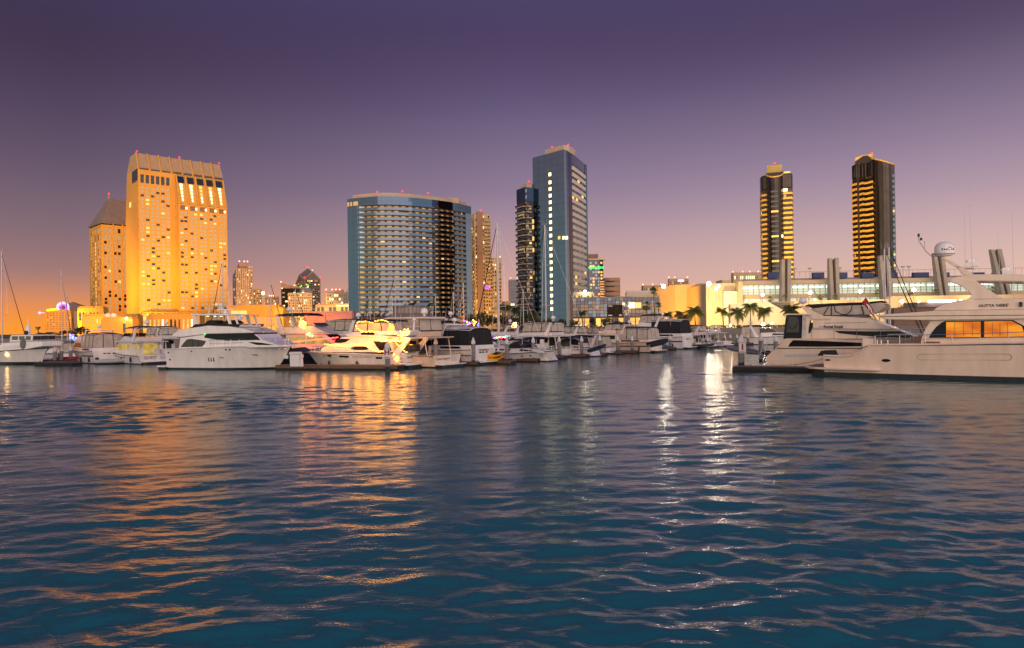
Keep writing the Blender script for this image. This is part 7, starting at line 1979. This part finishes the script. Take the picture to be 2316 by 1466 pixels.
# ------------------------------------------------------------------ row of slips behind
def sign(par, h, ch, px_w=.60, small=True):
    MB().box(-px_w / 2, px_w / 2, -.36, -.31, h - 1.75, h - .78).build("sign_board", "cap", par)
    mx = Matrix(((1, 0, 0, 0), (0, 0, -1, -.366), (0, 1, 0, h - 1.16), (0, 0, 0, 1)))
    if ch == "I": MB().box(-.075, .075, -.372, -.361, h - 1.46, h - .86).build("sign_letter", "redpaint", par)
    else: text_part("sign_letter", ch, .72, "redpaint", par, mx, .003, bold=.03)
    b = MB()
    x = -px_w / 2 + .05
    for wd in ((.05, .03, .05, .03, .07, .03, .06, .03, .05) if small else (.05, .1)):
        b.box(x, x + wd, -.370, -.361, h - 1.68, h - 1.60); x += wd + .012
    b.build("sign_small_print", "redpaint", par)
t, o, h = pile("near concrete pile with a white H sign board", 877, 842, 770, .26, None, 6); t.rotation_euler = (0, 0, 0); t["category"] = "pile"; sign(t, h, "H")
t, o, h = pile("near concrete pile with a white sign board showing a red I", 1677, 833, 757, .30, None, 8); t.rotation_euler = (0, 0, 0); sign(t, h, "I", .66)
pile("thick pile right of the pile marked I", 1722, 824, 755, .24); pile("shorter pile behind, between the canvas cruiser and the thick pile", 1755, 812, 758, .24)
PL = [(986, 829, 763, "pile before the cream cruiser's transom"), (1071, 826, 763, "pile at the left of the yellow kayaks"), (1147, 823, 763, "pile at the right end of the yellow kayaks"), (1206.5, 818, 761, "pile before the navy-canvassed sailboat"), (1265, 811, 760, "pile beside the black-boxed transom of the flybridge sedan"), (1316, 808, 760, "pile before the sailboat with the folded black dinghy"), (1357, 805, 758, "pile behind the folded black dinghy"),
      (1397, 801, 759, "pile above the white jet ski"), (1430, 799, 759, "pile at the motor yacht with the dark canopy, amid its hull"), (1462, 797, 759, "pile left of the black-covered dinghy"), (1492, 793, 758, "pile touching the blue slide"), (1516, 791, 758, "first pile right of the blue slide"), (1541, 789, 757, "second pile right of the blue slide"), (1563, 787, 757, "pile above the small open boat"), (1583, 785.5, 757, "pile right of the small open boat"), (1602, 784, 757, "pile beside the far enclosed sedan"), (1620, 783, 756, "pile at the far sedan's dark porthole"), (1639, 782, 756, "pile at the stern of the far sedan"), (1652, 781, 756, "pile with an orange lamp behind it"), (1667, 781, 756, "pile just left of the sign marked I"), (1692, 780, 756, "last far pile right of the sign marked I"),
      (124, 824, 783, "pile left of the blue-lit boat at the far left"), (139, 823, 782, "pile below the blue-lit boat at the far left"), (160, 822, 781, "pile left of the canvas-topped aft-cabin boat"), (308, 818, 782, "pile before the lit cockpit of the white sedan at the left")]
for px, pb, pt_, lb in PL:
    t, o, h = pile("grey " + lb, px, pb, pt_, .23)
    hd = 142
    d = Vector((math.cos(R(hd)), math.sin(R(hd)), 0)); 
    L = 13 if px > 900 else 8
    s = o - d * .9
    dock("finger dock at the " + lb, (s.x, s.y), (s.x + d.x * L, s.y + d.y * L), .95)
HDG = 142
tE, e = sedan("tall cream flybridge cruiser with a cream hardtop, stern to the right of the string-lit yacht", 1012, 830, 144, 16.5, 4.9, gel="gel2", top="hard", name="Loose Bayport", nm="motor_yacht", group=None, hscale=.90)
tF, f = aftcabin("white aft-cabin yacht with a black canvas sundeck, kayaks on its swim platform", 1094, 824, 143, 14.5, 4.7, "blackc", "gel", "Clementine", covered=True, group=None, hs=.96, stripe="copper")
k1 = water(1085, 822); 
for i, lb in enumerate(("lower of the two yellow kayaks stacked by the black canvas yacht", "upper of the two yellow kayaks stacked by the black canvas yacht")):
    a = at(1083 + 3 * i, 813.5 - 8.5 * i, k1.y - 1.2); b = at(1142, 811.5 - 8 * i, k1.y - 1.2)
    kq = kayak(lb, a, 0.0, (b - a).length, R(0)); kq.rotation_euler = (R(12), -math.atan2(b.z - a.z, b.x - a.x), 0); kq.scale = (1, 1.3, 1.55)
sailboat("sailboat with the thickest mast, navy dodger and white scooped stern", 1237, 817, 142, 12.5, 17.6, "navy", mast_x=.60, mast_r=.17, group=None)
express("small white cruiser bow-on between the kayaks and the navy dodger", 1128, 815, -40, 9.0, 3.2, stripe="gel3", roof=False, archon=False, group=None)
sedan("white flybridge sedan with a navy bimini and a swept side screen", 1288, 807, 142, 13.2, 4.4, "navy", group=None, name=None)
x_ = thing("stern_grill", "small black box grill on the transom of the navy bimini sedan", "grill", (water(1281, 806).x, water(1281, 806).y - .4, at(1281, 783, water(1281, 806).y).z), 0); MB().box(-.5, .5, -.2, .2, 0, .45).build("lid", "rubber", x_, bevel=.08); MB().tube([(0, 0, -1.0), (0, 0, 0)], .03, 5).build("bracket", "steel", x_)
sailboat("sailboat with a black furled jib and a navy cover, right of the navy bimini sedan", 1340, 806, 142, 12.5, 19.0, "navy", mast_x=.62, mast_r=.12, group=None)
a = at(1331, 790, 90); dinghy("folded black dinghy hanging on the stern of the right sailboat", (a.x, 90, a.z - .3), R(8), 2.4, "navy", "navy", False).rotation_euler = (0, R(-14), R(8))
def jetski(label, loc, rz):
    t = thing("jet_ski", label, "jet ski", loc, rz)
    rows = []
    for u in np.linspace(0, 1, 9):
        w = .52 * (1 - max(0, (u - .4) / .6) ** 2 * .93); rows.append([(3 * u, w * math.cos(a), .18 + .1 * u + (.28 if math.sin(a) > 0 else .22) * math.sin(a)) for a in np.linspace(0, 2 * math.pi, 10)[:-1]])
    MB().grid(rows, 0, closed=True).build("hull", "gel", t, smooth=50)
    MB().prism([(.4, .42), (.5, .72), (1.4, .70), (1.6, .5)], 'y', -.18, .18).build("seat", "rubber", t, bevel=.06); MB().prism([(1.5, .5), (1.7, .95), (2.0, .9), (2.5, .45)], 'y', -.2, .2).build("cowl", "gel3", t, bevel=.06)
    MB().tube([(1.65, -.35, 1.0), (1.72, 0, .98), (1.65, .35, 1.0)], .03, 5).build("handlebar", "rubber", t)
a = water(1370, 796); fl = thing("jet_ski_float", "white floating ramp carrying the jet ski", "float", (a.x, a.y, 0), R(-8)); MB().box(-.2, 3.6, -.9, .9, .12, .50).build("ramp", "gel", fl, bevel=.06); 
for u in (.2, 1.5, 2.9): MB().box(u, u + .5, -.8, .8, -.35, .117).build("pontoon", "boot", fl)
jetski("white jet ski parked on a floating ramp", (a.x + .3, a.y, .52), R(-8))
express("low white open cruiser with folded grey canvas above the jet ski", 1382, 801, 142, 9.5, 3.3, canvas="greyc", group=None)
aftcabin("white motor yacht with a dark bimini, its stern hung with a black-covered dinghy", 1484, 797, 142, 15, 4.8, "navy", "gel2", None, panels="tanc", group=None, hs=.86)
a = at(1467, 778, 100); dinghy("black-covered dinghy hanging at the dark bimini motor yacht's stern", (a.x, 100, a.z - .2), R(12), 3.0, "blackc", "blackc", False).rotation_euler = (R(12), R(-10), R(12))
def slide(px, py):
    o = water(px, py); t = thing("inflatable_slide", "bright blue inflatable slide at the black-roofed yacht's stern", "slide", (o.x, o.y, 0), R(150))
    for s in (-.35, .35): MB().tube([(-.6, s, .2), (.6, s, .8), (1.6, s, 1.8)], .18, 8).build("side_tube", "bluep", t, smooth=60)
    MB().prism([(-.6, .12), (.6, .7), (1.6, 1.7), (1.6, 1.8), (.6, .8), (-.6, .22)], 'y', -.3, .3).build("bed", "bluep", t)
slide(1508, 790)
aftcabin("tall white yacht with an all-black canvas flybridge room", 1556, 789, 142, 15.5, 4.8, "blackc", "gel", None, covered=True, panels="dglass", group=None, hs=1.10)
sedan("far white sedan cruiser behind the small open boat", 1583, 787, 142, 12, 4.2, "navy", group=None, encl=False, hscale=.88)
a = water(1563, 787.5); dinghy("small dark open boat tied at the far slips", (a.x, a.y - .8, .45), R(-25), 3.6, "frame", None, True, name="open_boat")
sedan("far white cruiser with boxed clear cockpit panels", 1612, 786, 142, 12.5, 4.3, "navy", group=None, top="bimini", dome=False, hscale=.88)
a = water(1597, 786); dinghy("grey inflatable on the far cruiser's stern", (a.x, a.y - .4, .8), R(-30), 2.8)
sedan("far white sedan with a rounded cabin window, last in the row of slips", 1645, 784, 142, 12.5, 4.3, "navy", group=None, top="none", lit=None, dome=False, hscale=.95)
express("white cruiser bow to the right beyond the pile marked I", 1668, 779, -22, 13.5, 4.3, gel="gel", canvas="navy", group=None)
a = water(1742, 777); dinghy("white open skiff at the far right of the slips", (a.x, a.y, .3), R(5), 4.5, "gel", None, True, name="open_boat")
# second rank seen over the first
sedan("white cruiser with an open radar arch behind the thick mast", 1182, 796, 142, 13, 4.3, "greyc", group=None, hscale=.98, arch_on=True, encl=False, top="none")
sedan("cruiser with a dark bimini behind the right sailboat's dodger", 1338, 791, 142, 12.5, 4.2, "navy", group=None, hscale=.90)
sedan("cruiser with a low enclosure seen over the jet ski's cruiser", 1402, 789, 142, 12.5, 4.2, "navy", group=None, hscale=.86)
sedan("navy-topped cruiser tucked behind the black canvas yacht", 1052, 806, 142, 14, 4.4, "navy", group=None, hscale=1.12)
# left group
def trawler():
    c = water(92, 824); hd = -27; L = 15.5
    fr = Frame((c.x - math.cos(R(hd)) * (L - 1.6), c.y - math.sin(R(hd)) * (L - 1.6)), hd)
    t = fr.thing("trawler_yacht", "heavy white trawler at the far left, bow to the right, with a three-windowed wheelhouse", "trawler")
    P = lambda px, py, y=-1.6: fr.on_y(px, py, y)
    zb = P(97, 786, 0)[1]
    sh = interp([(0, 1.7), (L * .5, 1.9), (L, zb)])
    sd = hull(t, L, 4.8, sh, 1.5, ("gel", "boot"), boot=.35, fine=2.9, flare=1.3, rail="frame", rail_r=.05)
    solid(t, "bulwark", [P(0, 786), P(8, 776), P(60, 772), P(88, 772), P(89, 784), P(60, 790), P(0, 800)], LW(1.9, 2.4, .05, L * .5, .06), "gel", .1)
    w = LW(1.55, 3, .04)
    solid(t, "wheelhouse", [P(20, 774), P(22, 760), P(24, 757.5), P(72, 757.5), P(71, 771)], w, "gel", .06)
    for a, b in ((26, 39), (42, 54), (57, 68)): panel(t, "wheelhouse_window", [P(a, 769), P(a, 760.5), P(b, 760.5), P(b, 769)], w, "tglass", .03)
    shield(t, P(71.5, 769), P(72.3, 760), w, "tglass", 3)
    x, z = P(35, 757); MB().tube([(x, 0, z), (x, 0, z + 1.2)], .3, 8).tube([(x, 0, z + 1), (x, 0, P(33, 722)[1])], .07, 6).build("signal_mast", "gel", t)
    x2, z2 = P(41, 753); MB().ball((x2, -.6, z2), .3, 8).build("searchlight", "frame", t); antenna(t, P(39, 757)[0], 1, z, P(39, 700)[1] - z, .2)
    x, z = P(53, 777); oval(t, x, z, .5, .7, LW(1.95, 2.4, .05, L * .5, .06), "greyc", "life_raft_cover", (-1,), .15)
    bow_rail(t, L, sh, sd, L * .55, .5, 6)
    x = L - .7; MB().prism([(x, zb - .7), (x + .8, zb - .35), (x + .9, zb - .2), (x - .1, zb - .35)], 'y', -.1, .1).build("anchor", "steel", t)
    x, z = P(25, 802); MB().ball((x, -sd(x, z) - .05, z), .16, 6).build("hull_lamp", "lampo", t)
trawler()
point("dock_glow", (water(96, 815).x + 2.5, water(96, 815).y - 1, 1.2), 60, (1, .5, .12), .2)
sailboat("tall masted sailboat cut off by the left edge", 2, 800, -30, 12, 22, "greyc", mast_x=.06, group=None, dodger=False, mast_r=.13)
sailboat("thin masted sailboat left of the blue-lit boat", 112, 800, 100, 11, 17.5, "greyc", mast_x=.5, group=None, dodger=False)
sailboat("second thin mast leaning beside the blue-lit boat", 126, 794, 95, 10, 14, "greyc", mast_x=.5, group=None, dodger=False)
tW, wv = express("small cruiser under blue festive lights at the far left", 166, 812, 135, 9.5, 3.3, canvas="greyc", group=None)
pw = water(160, 808); string_lights("blue light cluster on the small cruiser at the far left", [at(157, 764, pw.y), at(163, 761, pw.y), at(168, 766, pw.y), at(172, 768, pw.y)], ["fairyb"], .09, .06, jitter=.25, thick=2)
point("blue_glow", at(163, 770, pw.y - .6), 16, (.2, .25, 1), .2)
aftcabin("white aft-cabin boat with a tall clear-panelled enclosure, a dinghy at its stern", 248, 822, 138, 13.5, 4.5, "greyc", "gel", None, panels="tanc", group=None, hs=1.02, bimini=False)
a = water(228, 823); dinghy("grey inflatable dinghy lying across the aft-cabin boat's stern", (a.x, a.y - .5, .35), R(8), 4.0, "rib")
a = water(122, 820); dinghy("small lit white skiff on the dock beside the trawler", (water(100, 818).x, water(100, 818).y, .35), R(-10), 2.8, "gel", None, False, name="open_boat")
a = water(142, 822); d = dinghy("red upturned skiff on the dock at the far left", (a.x - 1, a.y, .5), 0, 3.0, "redpaint", "redpaint", False, name="open_boat")
sedan("white sedan fisher with a yellow lit cockpit, left of the large white yacht", 352, 823, 140, 13, 4.6, "frame", group=None, encl=False, lit="cabiny", name="QUEST", nsz=.52, hscale=1.04)
ps = water(335, 812); MB_ = None
point("cockpit_light", (ps.x - .5, ps.y - .5, 2.4), 22, (1, .75, .3), .2)
dock("dark dock along the far left slips", (water(90, 826).x, water(90, 826).y), (water(176, 826).x, water(176, 826).y), 1.4)
sedan("white cruiser with a dark arch behind the large white yacht's stern", 392, 806, 140, 13, 4.3, "blackc", group=None, hscale=1.08)
# boats behind the white yacht's bow and the string-lit yacht
def yacht_g():
    c = water(612, 818); hd = -18
    t, g = sedan("cream flybridge trawler hung with a red light string, behind the white yacht's bow", 612, 818, hd, 15.5, 4.6, "blackc", "gel2", "navy", group=None, encl=False, hscale=1.12, lit="cabiny", nm="motor_yacht")
    fr = Frame((c.x, c.y), hd); w = -2.2
    q = lambda px, py: fr.world(*(lambda a: (a[0], w, a[1]))(fr.on_y(px, py, w)))
    string_lights("red light string along the flybridge trawler's rail", [q(655, 774), (q(680, 772)), q(705, 769.5), q(735, 766.5), q(765, 763)], ["fairyr"], .06, .12, jitter=.03, thick=2)
    string_lights("second short red light string behind the string-lit yacht's bow", [q(748, 772), q(758, 769)], ["fairyr"], .05, .12)
    string_lights("heap of white-warm lights on the flybridge trawler's coaming", [q(680, 738), q(684, 728), q(690, 732), q(686, 738)], ["fairyw", "fairy"], .06, .05, jitter=.16, thick=2)
    string_lights("green and red window lights in the flybridge trawler's cabin", [q(694, 756), q(699, 756), q(704, 759), q(708, 762)], ["fairyg", "fairyr"], .06, .07, jitter=.12, thick=2)
    for px, py, p in ((672, 779, 26), (705, 775, 30), (745, 771, 26)):
        a = q(px, py); point("red_glow", (a.x, a.y - .7, a.z), p, (1, .07, .06), .2)
    a = q(645, 730); point("deck_lamp", (a.x, a.y - .3, a.z), 14, (1, .6, .2), .15)
yacht_g()
express("dark-hulled small boat with yellow lines behind the white yacht's bow", 615, 826, -12, 8.5, 3.0, "navy", None, "greyc", group=None, roof=False)
sedan("white cruiser under a black bimini between the red-lit trawler and the string-lit yacht", 848, 812, 150, 15, 4.6, "blackc", group=None, hscale=1.02)
sedan("cruiser with a white hardtop seen over the large white yacht's foredeck", 512, 806, -20, 14, 4.5, "navy", group=None, hscale=1.1, encl=False, top="none")
# masts further back
MASTS = [(503, 590, 745, 112, "mast standing behind the large white yacht's hardtop", 150), (837, 673, 745, 118, "short mast at the left part of the curved hotel", 150), (893, 624, 748, 112, "mast with a dark stay before the curved hotel's left half", 150), (1048, 640, 748, 108, "slim mast before the right end of the curved hotel", 140), (1240, 999, 0, 0, "", 0),
         (2000, 563, 742, 84, "left of the two masts at the right dark twin tower", -30), (2010.5, 560, 742, 88, "right of the two masts at the right dark twin tower", -30), (985, 668, 745, 120, "thin mast by the curved hotel's dark reflection", 140), (1025, 660, 745, 120, "thin mast right of the curved hotel's dark reflection", 140), (1183, 655, 745, 120, "thin mast before the balconied annex tower", 140), (612, 640, 745, 125, "thin mast before the low office block", -30), (668, 655, 745, 120, "thin mast before the punched window block", -30)]
for px, yt, yb, Y, lb, hd in MASTS:
    if not lb: continue
    top = at(px, yt, Y); L = 11.5
    d = Vector((math.cos(R(hd)), math.sin(R(hd)), 0)) * (L * .6)
    b = Vector((top.x, Y, 0)) - d
    def fake(p, q, b=b): return b
    old = water; water = fake
    sailboat(lb[0].upper().lower() + lb[1:] + " on a small sailboat", 0, 0, hd, L, top.z, "navy" if int(px) % 2 else "greyc", mast_x=.6, group=None, dodger=(Y < 110), mast_r=.10 if Y < 90 else .085)
    water = old
# festive lights further along
a = water(1130, 815); string_lights("multicoloured light string on the small white cruiser's rail", [at(1115, 765, a.y - 1.5), at(1125, 764, a.y - 1.5), at(1138, 763, a.y - 1.5), at(1147, 760, a.y - 1.5)], ["fairyr", "fairyg", "fairyb", "fairy"], .06, .10, thick=2, jitter=.06)
a = water(1070, 812); string_lights("violet and red light cluster over the black canvas yacht", [at(1052, 730, a.y), at(1064, 731, a.y), at(1074, 728, a.y), at(1080, 731, a.y)], ["fairyb", "fairyr", "fairy"], .08, .09, thick=2, jitter=.18)

# mooring lines
def mooring(label, a, b, sag=.25):
    a, b = Vector(a), Vector(b); t = thing("mooring_line", label, "rope", a)
    MB().tube([(b - a) * u - Vector((0, 0, sag * 4 * u * (1 - u))) for u in np.linspace(0, 1, 9)], .028, 5).build("rope", "rope", t)
mooring("slack mooring line from the cream yacht's stern to the dark dock", FA.world(.4, -2.7, 1.5), FB.world(.5, -3.0, .55))
mooring("mooring line from the string-lit yacht's side down to the finger dock", FD.world(6.5, 2.2, 1.7), (water(760, 829).x, water(760, 829).y, .5))
mooring("short mooring line at the string-lit yacht's stern", FD.world(-.2, 2.0, 1.0), (water(897, 833).x, water(897, 833).y, .5))
mooring("mooring line from the cream hardtop cruiser to the pile before its transom", Matrix.Translation((tE.location.x, tE.location.y, 0)) @ Matrix.Rotation(tE.rotation_euler.z, 4, 'Z') @ Vector((3.2, 2.4, 1.5)), (water(986, 829).x, water(986, 829).y, .7))
mooring("mooring line from the black canvas yacht to the pile left of the kayaks", Matrix.Translation((tF.location.x, tF.location.y, 0)) @ Matrix.Rotation(tF.rotation_euler.z, 4, 'Z') @ Vector((2.0, 2.3, 1.8)), (water(1071, 826).x, water(1071, 826).y, .7))
